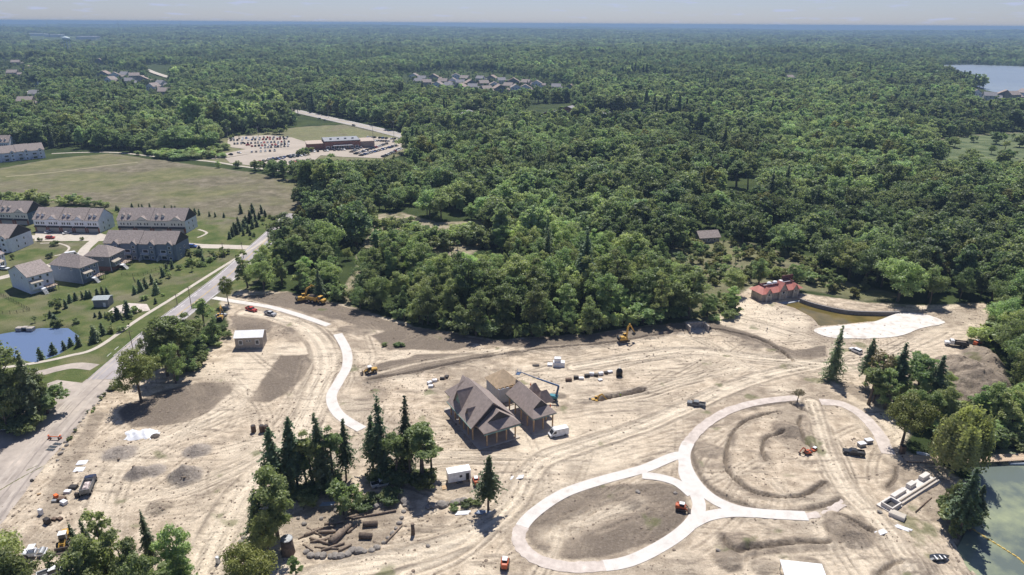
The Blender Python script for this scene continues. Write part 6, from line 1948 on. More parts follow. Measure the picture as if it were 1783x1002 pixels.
skid(1418, 783, R(40), 'tiny orange skid steer at the foot of the pile in the right ring', .8)

# road roller
x, y = G(60, 968); t = thing('road_roller', 'white road roller parked at the bottom left of the site', 'road roller', (x, y, zat(x, y)), R(15))
MB().bbox(-2.2, .6, -.95, .95, .7, 1.7, .15).obj('body', PAINT['white'], t)
MB().tube([(1.6, -1.0, .75), (1.6, 1.0, .75)], .75, 16).obj('drum', M_STEEL, t)
MB().box(.5, 2.5, -1.12, -1.02, .6, 1.0).box(.5, 2.5, 1.02, 1.12, .6, 1.0).box(2.4, 2.6, -1.02, 1.02, .6, 1.0).obj('drum_frame', PAINT['white'], t)
MB().box(-.9, .6, -.9, .9, 2.6, 2.72).obj('canopy', PAINT['white'], t)
for a, b in ((-.8, -.8), (-.8, .8), (.5, -.8), (.5, .8)): MB().box(a - .05, a + .05, b - .05, b + .05, 1.7, 2.6).obj('canopy_post', M_BLACK, t)
for s in (-1, 1): wheel(t, -1.5, s * .8, .7, .45)

# boom lift
x, y = G(961, 697); t = thing('boom_lift', 'blue boom lift with its long arm stretched over the pavilion roof', 'boom lift', (x, y, zat(x, y)), R(162)); t.scale = (.88, .88, .88)
M_LB = PAINT['liftblue']
MB().bbox(-1.7, 1.7, -1.0, 1.0, .6, 1.1, .12).obj('chassis', M_LB, t)
for xx in (-1.3, 1.3):
    for s in (-1, 1): wheel(t, xx, s * 1.05, .55, .4)
MB().bbox(-2.2, 1.0, -.95, .95, 1.15, 2.2, .15).obj('turntable', mat('paint_teal', (.06, .22, .27), .35), t)
b = MB(); beam(b, (-1.6, 0, 2.0), (-2.4, 0, 6.2), .5, .8, .45, .7); b.obj('lower_boom', M_LB, t)
b = MB(); beam(b, (-2.5, 0, 6.3), (6.0, 0, 8.0), .45, .55, .36, .42); b.obj('upper_boom', M_LB, t)
b = MB(); beam(b, (6.0, 0, 8.0), (12.5, 0, 9.6), .3, .34, .26, .3); b.obj('telescope', mat('boom_grey', (.2, .23, .3), .5), t)
k = MB()
for z in (8.9, 9.5, 10.0):
    k.box(12.4, 13.9, -1.1, -1.05, z, z + .06).box(12.4, 13.9, 1.05, 1.1, z, z + .06).box(12.4, 12.45, -1.05, 1.05, z, z + .06).box(13.85, 13.9, -1.05, 1.05, z, z + .06)
k.box(12.4, 13.9, -1.1, 1.1, 8.7, 8.8)
for a, b in ((12.42, -1.08), (12.42, 1.08), (13.88, -1.08), (13.88, 1.08)): k.box(a - .03, a + .03, b - .03, b + .03, 8.8, 10.1)
k.obj('basket', M_LB, t)

# site trailer
a, b = np.array(G(781, 845)), np.array(G(820, 838)); f = b - a; rz = math.atan2(f[1], f[0]); L = float(np.linalg.norm(f))
t = thing('site_trailer', 'white office trailer with a dark side door near the conifer group', 'trailer', (*a, zat(*a)), rz)
MB().bbox(0, L, 0, 2.6, .75, 3.6, .08).obj('body', PAINT['white'], t)
MB().box(-.06, L + .06, -.06, 2.66, 3.6, 3.72).obj('roof', M_ROOFW, t)
MB().box(L * .78, L * .93, -.04, -.003, .8, 2.9).obj('door', M_BLACK, t)
MB().box(L * .5, L * .62, -.04, -.003, 1.9, 2.6).obj('side_window', M_CGLASS, t)
for xx in (.42, .56):
    for yy in (.1, 2.5): wheel(t, L * xx, yy, .4, .25)
MB().tube([(0, 1.3, .7), (-1.4, 1.3, .55)], .08, 6).obj('hitch', M_BLACK, t)
MB().box(-1.9, -.4, -1.4, .2, -.1, .16).obj('step_platform', M_WOOD, t)
skid(829, 842, R(100), 'orange skid steer beside the white office trailer', .9)

# rowing boat
x, y = G(1636, 974); t = thing('small_boat', 'dark little boat drawn up on the bare shore at lower right', 'boat', (x, y, zat(x, y) + .05), R(5))
n = 10; V = []; F = []
for i in range(n + 1):
    u = i / n; w = .85 * math.sin(math.pi * min(1, .25 + u * .75)) ** .7 * (1 if u < .9 else .6) + .03; xx = -2.2 + 4.4 * u
    V += [(xx, -w, .75 + .15 * u), (xx, -w * .6, .1), (xx, 0, 0), (xx, w * .6, .1), (xx, w, .75 + .15 * u)]
for i in range(n):
    for k in range(4): a = i * 5 + k; F.append((a, a + 1, a + 6, a + 5))
mb = MB().add(V, F); mb.obj('hull', M_STEEL, t)
for k in (-1.0, .2, 1.2): MB().box(k - .15, k + .15, -.72, .72, .5, .56).obj('thwart', M_TRIM, t)
# ================================================================== SMALL THINGS ON THE SITE
def ico(rad, seed, sq=(1, 1, .75), rough=.22):
    r = np.random.default_rng(seed)
    import bmesh
    bm = bmesh.new(); bmesh.ops.create_icosphere(bm, subdivisions=2, radius=rad)
    d = r.normal(size=(6, 3)); d /= np.linalg.norm(d, axis=1, keepdims=True)
    for v in bm.verts:
        p = np.array(v.co) / rad
        k = 1 + rough * sum(max(0, float(p @ q) - .3) * (1 if i % 2 else -1) for i, q in enumerate(d)) + r.normal(0, .03)
        v.co = Vector([float(p[i] * k * rad * sq[i]) for i in range(3)])
    me = bpy.data.meshes.new('boulder'); bm.to_mesh(me); bm.free(); return me
M_ROCK = mat('grey_boulder', (.26, .235, .21), .95, .25, 1.2, bump=.6)
M_LOG = mat('weathered_log', (.25, .195, .15), .95, .25, 2, bump=.5)
M_LOGD = mat('dark_log', (.13, .10, .08), .95, .25, 2)
ROCKS = [ico(1.0, 300 + k, (1, .85 + .1 * (k % 3), .6 + .1 * (k % 3))) for k in range(5)]
for m_ in ROCKS: m_.materials.append(M_ROCK)
def put_rock(px, py, s, label, group):
    x, y = G(px, py); o = bpy.data.objects.new('boulder', ROCKS[random.randrange(5)]); col.objects.link(o)
    o.location = (x, y, zat(x, y) + s * .25); o.rotation_euler = (random.uniform(-.2, .2), random.uniform(-.2, .2), random.uniform(0, 6.28)); o.scale = (s * random.uniform(.8, 1.3), s, s * random.uniform(.8, 1.1))
    tag(o, label, 'boulder', group)
def along(pts, n): 
    P = catmull(np.array(pts, float), 8); s = np.r_[0, np.cumsum(np.linalg.norm(np.diff(P, axis=0), axis=1))]
    q = np.linspace(0, s[-1], n); return np.stack([np.interp(q, s, P[:, 0]), np.interp(q, s, P[:, 1])], 1)
for px, py in along([(625, 888), (640, 885), (655, 880), (672, 876), (690, 872), (706, 873)], 12):
    put_rock(px + random.uniform(-2, 2), py + random.uniform(-2, 2), random.uniform(.8, 1.3), 'grey boulder in the upper arc of the rockery below the shrubs', 'upper rockery boulders')
for px, py in along([(745, 885), (765, 880), (785, 876), (805, 874), (825, 872)], 10):
    put_rock(px + random.uniform(-2, 2), py + random.uniform(-2, 2), random.uniform(.8, 1.3), 'grey boulder in the low wall left of the lone pine', 'boulders by the lone pine')
for px, py in along([(655, 955), (640, 962), (615, 960), (600, 967), (570, 972), (545, 970), (535, 962)], 13):
    put_rock(px + random.uniform(-2, 2), py + random.uniform(-2, 2), random.uniform(.7, 1.2), 'grey boulder in the lower rim of the log garden', 'lower rockery boulders')
for px, py in along([(705, 880), (698, 905), (685, 925), (668, 945)], 8):
    put_rock(px, py, random.uniform(.5, .8), 'small stone in the right-hand edge of the log garden', 'edge stones of the log garden')
for px, py in ((520, 905), (530, 915), (560, 905), (585, 890), (420, 945), (424, 938), (1250, 960), (1532, 893), (745, 950), (1110, 860), (1176, 860)):
    put_rock(px, py, random.uniform(.5, .9), 'single stone lying loose near the bare tracks', 'loose stones')
def log(px, py, qx, qy, r, label, m=M_LOG, z=.0, name='log', group='logs of the log garden', cat='log'):
    a, b = Vector((*G(px, py), 0)), Vector((*G(qx, qy), 0))
    c = (a + b) / 2; h = (b - a) / 2
    mb = MB(); mb.tube([tuple(-h), tuple(-h * .3 + Vector((0, 0, .06))), tuple(h)], [r, r * .95, r * .85], 9)
    o = mb.obj(name, m, None, True, loc=(c.x, c.y, zat(c.x, c.y) + r * .8 + z))
    return tag(o, label, cat, group)
log(577, 950, 610, 917, .95, 'big pale fallen log lying diagonally in the log garden')
log(626, 936, 648, 937, .8, 'thick dark log lying crosswise, lower of two', M_LOGD)
log(632, 917, 658, 914, .75, 'thick dark log lying crosswise, upper of two', M_LOGD)
for i, (a, b, c, d) in enumerate([(530, 935, 560, 922), (545, 925, 585, 918), (555, 930, 595, 928), (540, 948, 572, 940), (548, 955, 590, 958), (560, 962, 600, 948), (535, 920, 560, 935), (565, 915, 600, 912), (575, 938, 600, 930), (540, 940, 580, 952), (590, 962, 612, 950), (528, 950, 545, 962), (605, 930, 622, 915), (560, 945, 585, 935), (600, 905, 640, 895), (520, 940, 536, 930)]):
    log(a, b, c, d, random.uniform(.22, .45), 'weathered log in the jumbled heap of the log garden')
log(612, 905, 690, 890, .3, 'long thin log along the top of the log garden')
log(672, 945, 700, 915, .25, 'thin pole leaning along the right rim of the log garden')
# standing stumps
for px, py, h, r, lb in ((719, 930, 3.2, .45, 'upright pale stump standing alone on the sand'), (502, 965, 4.2, 1.4, 'hollow stump with a grey lid below the big conifer')):
    x, y = G(px, py); t = thing('stump', lb, 'stump', (x, y, zat(x, y)))
    MB().tube([(0, 0, -.3), (.05, 0, h * .5), (0, .05, h)], [r * 1.2, r, r * .95], 10).obj('trunk', M_LOGD, t, True)
    MB().tube([(0, .05, h), (0, .05, h + .12)], [r * 1.05, r * .9], 10).obj('cut_face', M_STEEL if r > 1 else M_LOG, t)
log(430, 955, 417, 985, .5, 'dark log standing in shade left of the big conifer', M_LOGD)

def boxes(px, py, rz, parts, name, label, cat, group=None):
    """thing made of boxes: (part name, (w,d,h), (x,y,z), material)"""
    x, y = G(px, py); t = thing(name, label, cat, (x, y, zat(x, y)), rz, group)
    for pn, (w, d, h), (cx, cy, cz), m in parts: MB().bbox(cx - w / 2, cx + w / 2, cy - d / 2, cy + d / 2, cz, cz + h, min(w, d, h) * .06).obj(pn, m, t)
    return t
M_WRAPW = mat('white_wrap', (.70, .71, .74), .5, .08, 1)
M_DARKP = mat('dark_plastic', (.035, .03, .03), .6, .15, 1)
M_BROWN = mat('brown_plastic', (.13, .085, .06), .7, .15, 1)
M_ORNG = mat('safety_orange', (.75, .16, .04), .6, .1, 1)
boxes(973, 638, R(-5), [('lower_bundle', (4.2, 2.2, 1.8), (0, 0, 0), M_WRAPW), ('upper_bundle', (2.4, 1.8, 1.4), (-.5, .1, 1.8), M_WRAPW), ('low_bundle', (1.8, 1.8, .7), (-3.2, 0, 0), M_WRAPW)], 'wrapped_bundle', 'stack of white wrapped building bundles on the upper site', 'bundle')
boxes(933, 638, R(5), [('sheet', (2.4, 1.0, .4), (0, 0, 0), M_DARKP)], 'sheet_stack', 'dark low stack left of the white wrapped bundles', 'stack')
for i, (px, py, w, h, m, lb) in enumerate([(990, 665, 2.2, .9, M_BROWN, 'rust-brown pallet stack at the left end of the material row'), (1003, 661, 1.8, .9, M_DARKP, 'dark crate second in the material row'), (1012, 662, 1.8, .6, M_WRAPW, 'white wrapped pallet third in the material row'), (1022, 658, 1.8, .9, M_DARKP, 'dark crate in the middle of the material row'), (1030, 655, 1.7, .9, M_WRAPW, 'white pallet in the middle of the material row'), (1038, 657, 1.6, .7, M_DARKP, 'dark crate behind the middle white pallet'), (1046, 654, 1.8, .8, M_WRAPW, 'white pallet right of the middle in the material row'), (1055, 652, 1.4, .6, M_DARKP, 'small dark crate near the black tank'), (1062, 650, 1.8, .5, M_WRAPW, 'white sheet pile next to the black tank'), (1045, 664, 1.5, .3, M_WRAPW, 'white sheet lying below the material row')]):
    boxes(px, py, R(random.uniform(-15, 25)), [('pallet', (w, 1.2, .15), (0, 0, 0), M_WOOD), ('load', (w * .95, 1.1, h), (0, 0, .15), m)], 'loaded_pallet', lb, 'pallet', 'material row above the trench')
x, y = G(1078, 656); t = thing('plastic_tank', 'black plastic tank with a shiny dome at the end of the material row', 'tank', (x, y, zat(x, y)))
MB().tube([(0, 0, 0), (0, 0, 2.0), (0, 0, 2.6), (0, 0, 2.9)], [1.15, 1.15, .85, .3], 14).obj('shell', mat('black_gloss', (.02, .02, .022), .15), t, True)
MB().tube([(0, 0, 2.85), (0, 0, 3.1)], .35, 10).obj('lid', M_STEEL, t)
for i, (px, py, lb) in enumerate([(748, 668, 'pale rubble block at the left of the debris left of the hall'), (757, 664, 'white rubble block in the debris left of the hall'), (770, 660, 'dark block of the debris left of the hall'), (778, 657, 'small dark block at the right end of the debris'), (750, 674, 'lowest pale block of the debris left of the hall')]):
    boxes(px, py, R(random.uniform(0, 90)), [('block', (1.6, 1.1, .9), (0, 0, -.1), M_WRAPW if i in (0, 1, 4) else M_DARKP), ('scrap', (.8, 1.3, .5), (.9, .4, -.1), M_BROWN)], 'rubble', lb, 'rubble')
# dark rings stood upright, block lumps
for px, py, lb in ((442, 752, 'dark round drum standing on the sand, left of two'), (460, 752, 'pair of dark drums standing on the sand, right of the single one')):
    x, y = G(px, py); t = thing('drum', lb, 'drum', (x, y, zat(x, y)))
    for k in ((0,) if px < 450 else (-.6, .75)):
        MB().tube([(k, 0, 0), (k, 0, 2.2)], .72, 12).obj('shell', M_BROWN, t); MB().tube([(k, 0, 2.2), (k, 0, 2.28)], .6, 12).obj('rim', M_DARKP, t)
# white plastic sheeting over material
x, y = G(245, 757); t = thing('tarpaulin', 'crumpled white tarpaulin over a pile above the gravel heaps', 'tarpaulin', (x, y, zat(x, y)), R(5))
n = 18; r = np.random.default_rng(3); V = []; F = []
for j in range(n + 1):
    for i in range(n + 1):
        u, v = i / n * 2 - 1, j / n * 2 - 1
        hh = max(0, 1.5 * (1 - abs(u) ** 1.6) * (1 - abs(v) ** 1.5)) * (.6 + .5 * abs(math.sin(u * 6 + v * 2))) + r.normal(0, .05)
        V.append((u * 4.6 * (1 + .15 * math.sin(v * 4)), v * 2.8 + .5 * math.sin(u * 5), hh + .05))
for j in range(n):
    for i in range(n): a = j * (n + 1) + i; F.append((a, a + 1, a + n + 2, a + n + 1))
MB().add(V, F).obj('sheet', M_WRAPW, t, True)
me = MB(); me.tube([(4.6, -1.2, -.2), (4.6, -1.2, .5), (4.6, -1.2, .9)], [1.9, 1.1, .1], 9); me.obj('soil_heap', M_RUST, t)
# panels, barriers and clutter by the road
for px, py, lb in ((143, 806, 'white board lying flat, upper of two, left of the truck'), (138, 818, 'white board lying flat, lower of two, left of the truck')):
    boxes(px, py, R(8), [('board', (2.6, 2.0, .12), (0, 0, .02), M_WRAPW), ('batten', (2.6, .1, .06), (0, -.6, -.04), M_WOOD)], 'board', lb, 'board', 'white boards on the sand')
for i, (px, py, lb) in enumerate([(86, 764, 'left orange barrel of the road barrier'), (106, 764, 'right orange barrel of the road barrier')]):
    x, y = G(px, py); t = thing('traffic_barrel', lb, 'traffic barrel', (x, y, zat(x, y)))
    MB().tube([(0, 0, 0), (0, 0, .12), (0, 0, .5), (0, 0, 1.2)], [.45, .36, .34, .28], 10).obj('shell', M_ORNG, t)
    MB().tube([(0, 0, .55), (0, 0, .72)], .35, 10).obj('stripe', M_WRAPW, t); MB().tube([(0, 0, .9), (0, 0, 1.05)], .33, 10).obj('stripe', M_WRAPW, t)
boxes(96, 766, R(0), [('rail', (3.0, .12, .25), (0, 0, .9), M_ORNG), ('rail', (3.0, .12, .25), (0, 0, .5), M_WRAPW), ('stand', (.12, .8, 1.1), (-1.2, 0, 0), M_BROWN), ('stand', (.12, .8, 1.1), (1.2, 0, 0), M_BROWN)], 'road_barrier', 'red and white road barrier between the orange barrels', 'barrier')
for i, (px, py, lb) in enumerate([(88, 784, 'dark grate panel, front of three by the road barrier'), (92, 779, 'dark grate panel, middle of three by the road barrier'), (100, 774, 'dark grate panel, rear of three by the road barrier')]):
    x, y = G(px, py); t = thing('grate_panel', lb, 'panel', (x, y, zat(x, y) + .03), R(-10))
    for k in range(5): MB().box(-1.1, 1.1, -.42 + k * .2, -.32 + k * .2, .08, .16).obj('slat', mat('blue_grey_steel', (.10, .12, .14), .6), t)
    MB().box(-1.15, -1.05, -.5, .5, 0, .16).obj('rail', M_BLACK, t); MB().box(1.05, 1.15, -.5, .5, 0, .16).obj('rail', M_BLACK, t)
clut = [(128, 850, 2.0, .8, M_DARKP, 'black crate left of the flatbed truck'), (118, 858, 1.6, .7, M_WRAPW, 'white sack pile left of the black crate'), (98, 866, 1.2, .9, M_ORNG, 'red box among the clutter at lower left'), (108, 872, 1.8, .9, M_BROWN, 'brown machine part among the clutter'), (112, 878, 1.7, 1.0, M_WRAPW, 'white tank among the clutter at lower left'), (95, 874, 1.2, .6, M_STEEL, 'grey crate at the left of the clutter'), (135, 866, 1.0, 1.4, M_DARKP, 'thin dark post box right of the clutter'), (72, 897, 1.0, 1.6, M_WRAPW, 'narrow white and green panel leaning near the trees'), (83, 912, 1.5, 1.5, M_DARKP, 'black cabinet at the lower left near the wheel loader'), (95, 906, 1.2, .6, M_BROWN, 'row of small brown boxes left of the wheel loader'), (105, 905, 1.2, .6, M_BROWN, 'brown box right of the small boxes'), (56, 838, .9, .5, M_DARKP, 'small dark item by the dirt edge of the road'), (380, 980, .9, 1.8, M_WRAPW, 'white upright pipe end on the sand at the bottom'), (68, 862, .8, .4, M_WOOD, 'timber plank by the road edge')]
for px, py, w, h, m, lb in clut:
    boxes(px, py, R(random.uniform(-40, 40)), [('body', (w, w * .7, h), (0, 0, -.05), m), ('base', (w * 1.15, w * .8, .12), (0, 0, -.08), M_BLACK)], 'site_box', lb, 'crate')
for px, py, lb in ((1500, 776, 'white and grey bin box above the black pickup'), (1512, 770, 'pale crate right of the bin box above the pickup')):
    boxes(px, py, R(15), [('body', (2.2, 1.4, 1.0), (0, 0, 0), M_STEEL), ('lid', (2.3, 1.5, .15), (0, 0, 1.0), M_WRAPW)], 'storage_bin', lb, 'bin')
boxes(1570, 790, R(0), [('body', (1.3, 1.3, 2.6), (0, 0, 0), M_BROWN), ('roof', (1.4, 1.4, .15), (0, 0, 2.6), M_DARKP)], 'site_toilet', 'tall dark brown site toilet at the foot of the path arm', 'toilet')
boxes(1607, 792, R(-25), [('sheet', (3.2, 1.2, .3), (0, 0, 0), M_WRAPW), ('sheet', (2.6, .8, .2), (.2, .1, .3), M_WRAPW)], 'sheet_stack', 'white sheets stacked in shade before the boardwalk', 'sheets')
boxes(1396, 1010, R(-8), [('roof_panel', (9.0, 5.2, .25), (0, 0, 2.6), M_ROOFW), ('post', (.15, .15, 2.8), (-4.2, -2.3, -.1), M_STEEL), ('post', (.15, .15, 2.8), (4.2, -2.3, -.1), M_STEEL), ('post', (.15, .15, 2.8), (-4.2, 2.3, -.1), M_STEEL), ('post', (.15, .15, 2.8), (4.2, 2.3, -.1), M_STEEL)], 'canopy_shelter', 'white canopy shelter at the bottom edge right of centre', 'canopy')
for px, py, q, lb in ((1533, 928, .4, 'white timber bundle by the dug pit at lower right'), (1572, 920, -.6, 'white plank bundle right of the dug pit'), (900, 832, .2, 'pale sack on the sand right of the lone pine'), (806, 893, .1, 'white sheet lying below the boulders by the pine'), (840, 893, -.1, 'blue-grey sheet at the foot of the lone pine'), (570, 878, .15, 'blue-grey liner sheet in the shade of the conifers')):
    x, y = G(px, py); t = thing('plank_bundle' if px > 1500 else 'ground_sheet', lb, 'planks' if px > 1500 else 'sheet', (x, y, zat(x, y)), q)
    for k in range(4):
        MB().box(-2.0 + .2 * k, 1.6 + .15 * k, -.7 + .36 * k, -.4 + .36 * k, -.02, .16).obj('plank' if px > 1500 else 'fold', M_WRAPW if px not in (840, 570) else mat('blue_sheet', (.30, .36, .45), .6), t)
# block enclosure by the forest
x, y = G(1204, 582); t = thing('block_enclosure', 'small open enclosure of grey concrete blocks near the black trench', 'enclosure', (x, y, zat(x, y)), R(8))
for zz in range(3):
    for k in range(5): MB().box(k * 1.4, k * 1.4 + 1.36, 5.0, 5.6, zz * .9, zz * .9 + .87).obj('block', M_STONE, t)
    for k in range(4):
        MB().box(-.62, -.02, .9 + k * 1.02, .9 + k * 1.02 + 1.0, zz * .9, zz * .9 + .87).obj('block', M_STONE, t); MB().box(7.02, 7.62, .9 + k * 1.02, .9 + k * 1.02 + 1.0, zz * .9, zz * .9 + .87).obj('block', M_STONE, t)
MB().box(0, 7, .2, 5, -.2, .1).obj('floor_slab', M_CONC2, t)
# cast concrete footing near the shore
a, b = np.array(G(1536, 886)), np.array(G(1622, 832)); f = b - a; rz = math.atan2(f[1], f[0]); L = float(np.linalg.norm(f))
t = thing('concrete_footing', 'long pale concrete footing with blocks and an open pit near the lake shore', 'foundation', (*a, zat(*a)), rz)
MB().box(0, L, -2.4, 1.6, -.3, .35).obj('base_slab', M_CONC, t)
MB().box(L * .02, L * .2, -2.2, -1.9, .35, 1.4).obj('pit_wall', M_CONC, t); MB().box(L * .02, L * .2, .5, .8, .35, 1.4).obj('pit_wall', M_CONC, t)
MB().box(L * .02, L * .035, -1.88, .48, .35, 1.4).obj('pit_wall', M_CONC, t); MB().box(L * .185, L * .2, -1.88, .48, .35, 1.4).obj('pit_wall', M_CONC, t)
MB().box(L * .04, L * .18, -1.85, .45, .36, .42).obj('pit_floor', M_DARK, t)
for x0, x1, y0, y1, h in ((.24, .48, .2, 1.4, 1.2), (.56, .68, .2, 1.5, 1.5), (.82, .97, .2, 1.5, 1.5)): MB().bbox(L * x0, L * x1, y0, y1, .35, h, .05).obj('block', M_CONC, t)
for y0, x0, x1 in ((-2.2, .22, .98), (-1.2, .26, .99)): MB().box(L * x0, L * x1, y0, y0 + .35, .36, .9).obj('beam', M_CONC2, t)
boxes(1562, 900, rz + R(-75), [('slab', (3.6, 2.2, .9), (0, 0, 0), M_CONC), ('cap', (3.4, 2.0, .1), (0, 0, .9), M_CONC2)], 'concrete_slab', 'pale concrete slab at the near end of the footing', 'slab')
log(1594, 893, 1622, 868, .15, 'thin timber lying on the bare soil right of the footing', M_BROWN, name='timber', group=None)
# boardwalk
bw = catmull(GP([(1575, 801), (1640, 804), (1700, 803), (1783, 799), (1900, 795)]), 8)
t = thing('boardwalk', 'tan timber boardwalk running out over the lake shore to the right edge', 'boardwalk', (0, 0, 0))
M_BW = mat('new_timber', (.50, .38, .27), .85, .15, 1)
s = np.r_[0, np.cumsum(np.linalg.norm(np.diff(bw, axis=0), axis=1))]
q = np.arange(0, s[-1], .62)
pp = np.stack([np.interp(q, s, bw[:, 0]), np.interp(q, s, bw[:, 1])], 1)
pk = MB().box(-.28, .28, -1.6, 1.6, 0, .09).mesh('plank'); pk.materials.append(M_BW)
for i in range(len(pp) - 1):
    d = pp[i + 1] - pp[i]
    o = mobj('plank', pk, None, t, loc=(*pp[i], .62 + random.uniform(-.01, .01)), rz=math.atan2(d[1], d[0]))
for sd in (-1.4, 1.4):
    st = offset_line(bw, sd); m = MB()
    m.tube([(*p, .5) for p in st], .12, 5); m.obj('stringer', M_BW, t)
for i in range(0, len(pp), 6):
    d = pp[min(i + 1, len(pp) - 1)] - pp[max(i - 1, 0)]; d /= np.linalg.norm(d)
    for sd in (-1.4, 1.4): p = pp[i] + np.array([-d[1], d[0]]) * sd; MB().box(p[0] - .12, p[0] + .12, p[1] - .12, p[1] + .12, -2.5, .6).obj('pile', M_LOGD, t)
for k, px in enumerate((1762, 1770, 1778)):
    x, y = G(px, 806); b = thing('float_block', ['left grey float block under the boardwalk edge', 'middle grey float block under the boardwalk edge', 'right grey float block under the boardwalk edge'][k], 'float', (x, y, -.5), 0, 'float blocks')
    MB().bbox(-.8, .8, -.5, .5, -.2, .6, .1).obj('block', mat('float_grey', (.35, .40, .46), .6), b); MB().box(-.6, .6, -.1, .1, .6, .66).obj('strap', M_BLACK, b)
log(1716, 790, 1730, 790, .3, 'short timber stack lying on the boardwalk', M_BW, .7, 'timber', None)
# floating yellow silt boom
sb = catmull(GP([(1694, 922), (1712, 934), (1735, 948), (1757, 962), (1775, 974), (1800, 1000)], -.5), 8)
s = np.r_[0, np.cumsum(np.linalg.norm(np.diff(sb, axis=0), axis=1))]; q = np.arange(0, s[-1], 1.15)
t = thing('silt_boom', 'yellow floating silt boom curving across the lake corner', 'boom', (0, 0, 0))
M_BOOM = mat('boom_yellow', (.62, .45, .13), .7, .15, 1)
for i in range(len(q) - 1):
    a = np.array([np.interp(q[i], s, sb[:, 0]), np.interp(q[i], s, sb[:, 1])]); b = np.array([np.interp(q[i] + 1.0, s, sb[:, 0]), np.interp(q[i] + 1.0, s, sb[:, 1])])
    MB().tube([(*a, -.48), (*((a + b) / 2), -.44), (*b, -.48)], [.16, .24, .16], 7).obj('float', M_BOOM, t)
# garden bits on the left: fences, outlet, poles
def fence(pts, label, h=1.4, m=None):
    P = GP(pts); t = thing('garden_fence', label, 'fence', (0, 0, 0)); m = m or M_DARKP
    for a, b in zip(P[:-1], P[1:]):
        n = max(2, int(np.linalg.norm(b - a) / 2.4))
        for i in range(n + 1):
            p = a + (b - a) * i / n; MB().box(p[0] - .05, p[0] + .05, p[1] - .05, p[1] + .05, -.1, h).obj('post', m, t)
        for z in (.25, h * .55, h - .1): MB().tube([(*a, z), (*b, z)], .035, 4).obj('rail', m, t)
fence([(-10, 508), (20, 524), (52, 541), (30, 546), (-20, 548)], 'dark fence round the lawn below the white house')
fence([(212, 480), (250, 480), (292, 463), (298, 452)], 'dark fence round the green lawn below the slate row')
fence([(232, 484), (236, 492), (300, 470)], 'low dark fence along the berm of small conifers', 1.0)
x, y = G(44, 573); t = thing('culvert', 'pale stone culvert mouth above the garden pond', 'culvert', (x, y, -.4), 0)
MB().box(-3.4, -1.0, -1, 1, -.3, 1.1).obj('wing_wall', M_STONE, t); MB().box(1.0, 3.4, -1, 1, -.3, 1.1).obj('wing_wall', M_STONE, t); MB().box(-1.0, 1.0, -.6, 1, .75, 1.3).obj('head_wall', M_STONE, t); MB().box(-.95, .95, -.2, .9, -.3, .74).obj('opening_shade', M_DARKP, t)  # dark block stands in for the shade inside the culvert mouth
for i, (px, py, h, lb) in enumerate([(234, 620, 10.5, 'utility pole beside the road at the lower left'), (334, 538, 10.5, 'utility pole beside the road, second from the left'), (309, 532, 5.5, 'short post on the verge between the utility poles'), (468, 424, 10, 'utility pole by the road junction'), (424, 450, 9, 'utility pole on the verge left of the junction'), (390, 448, 8, 'thin lamp post beside the shrubs near the junction')]):
    x, y = G(px, py); t = thing('utility_pole', lb, 'pole', (x, y, 0), R(45))
    MB().tube([(0, 0, -.5), (0, 0, h)], [.17, .11], 7).obj('shaft', M_LOG, t)
    MB().box(-1.1, 1.1, -.06, .06, h - .8, h - .65).obj('cross_arm', M_LOG, t)
for i, (px, py, h) in enumerate([(650, 246, 16), (572, 206, 14), (397, 240, 10), (450, 238, 10), (320, 240, 12), (686, 238, 16)]):
    x, y = G(px, py); t = thing('lamp_post', ['tall mast beside the highway right of the shop', 'pole by the highway above the shop', 'lamp post at the left edge of the car park', 'lamp post before the dark trees at the car park', 'pole left of the car park', 'pole at the right end of the highway'][i], 'lamp post', (x, y, 0))
    MB().tube([(0, 0, -.5), (0, 0, h)], [.25, .15], 6).obj('shaft', M_STEEL, t); MB().box(-1.2, 1.2, -.3, .3, h - .2, h).obj('lamp_head', M_STEEL, t)
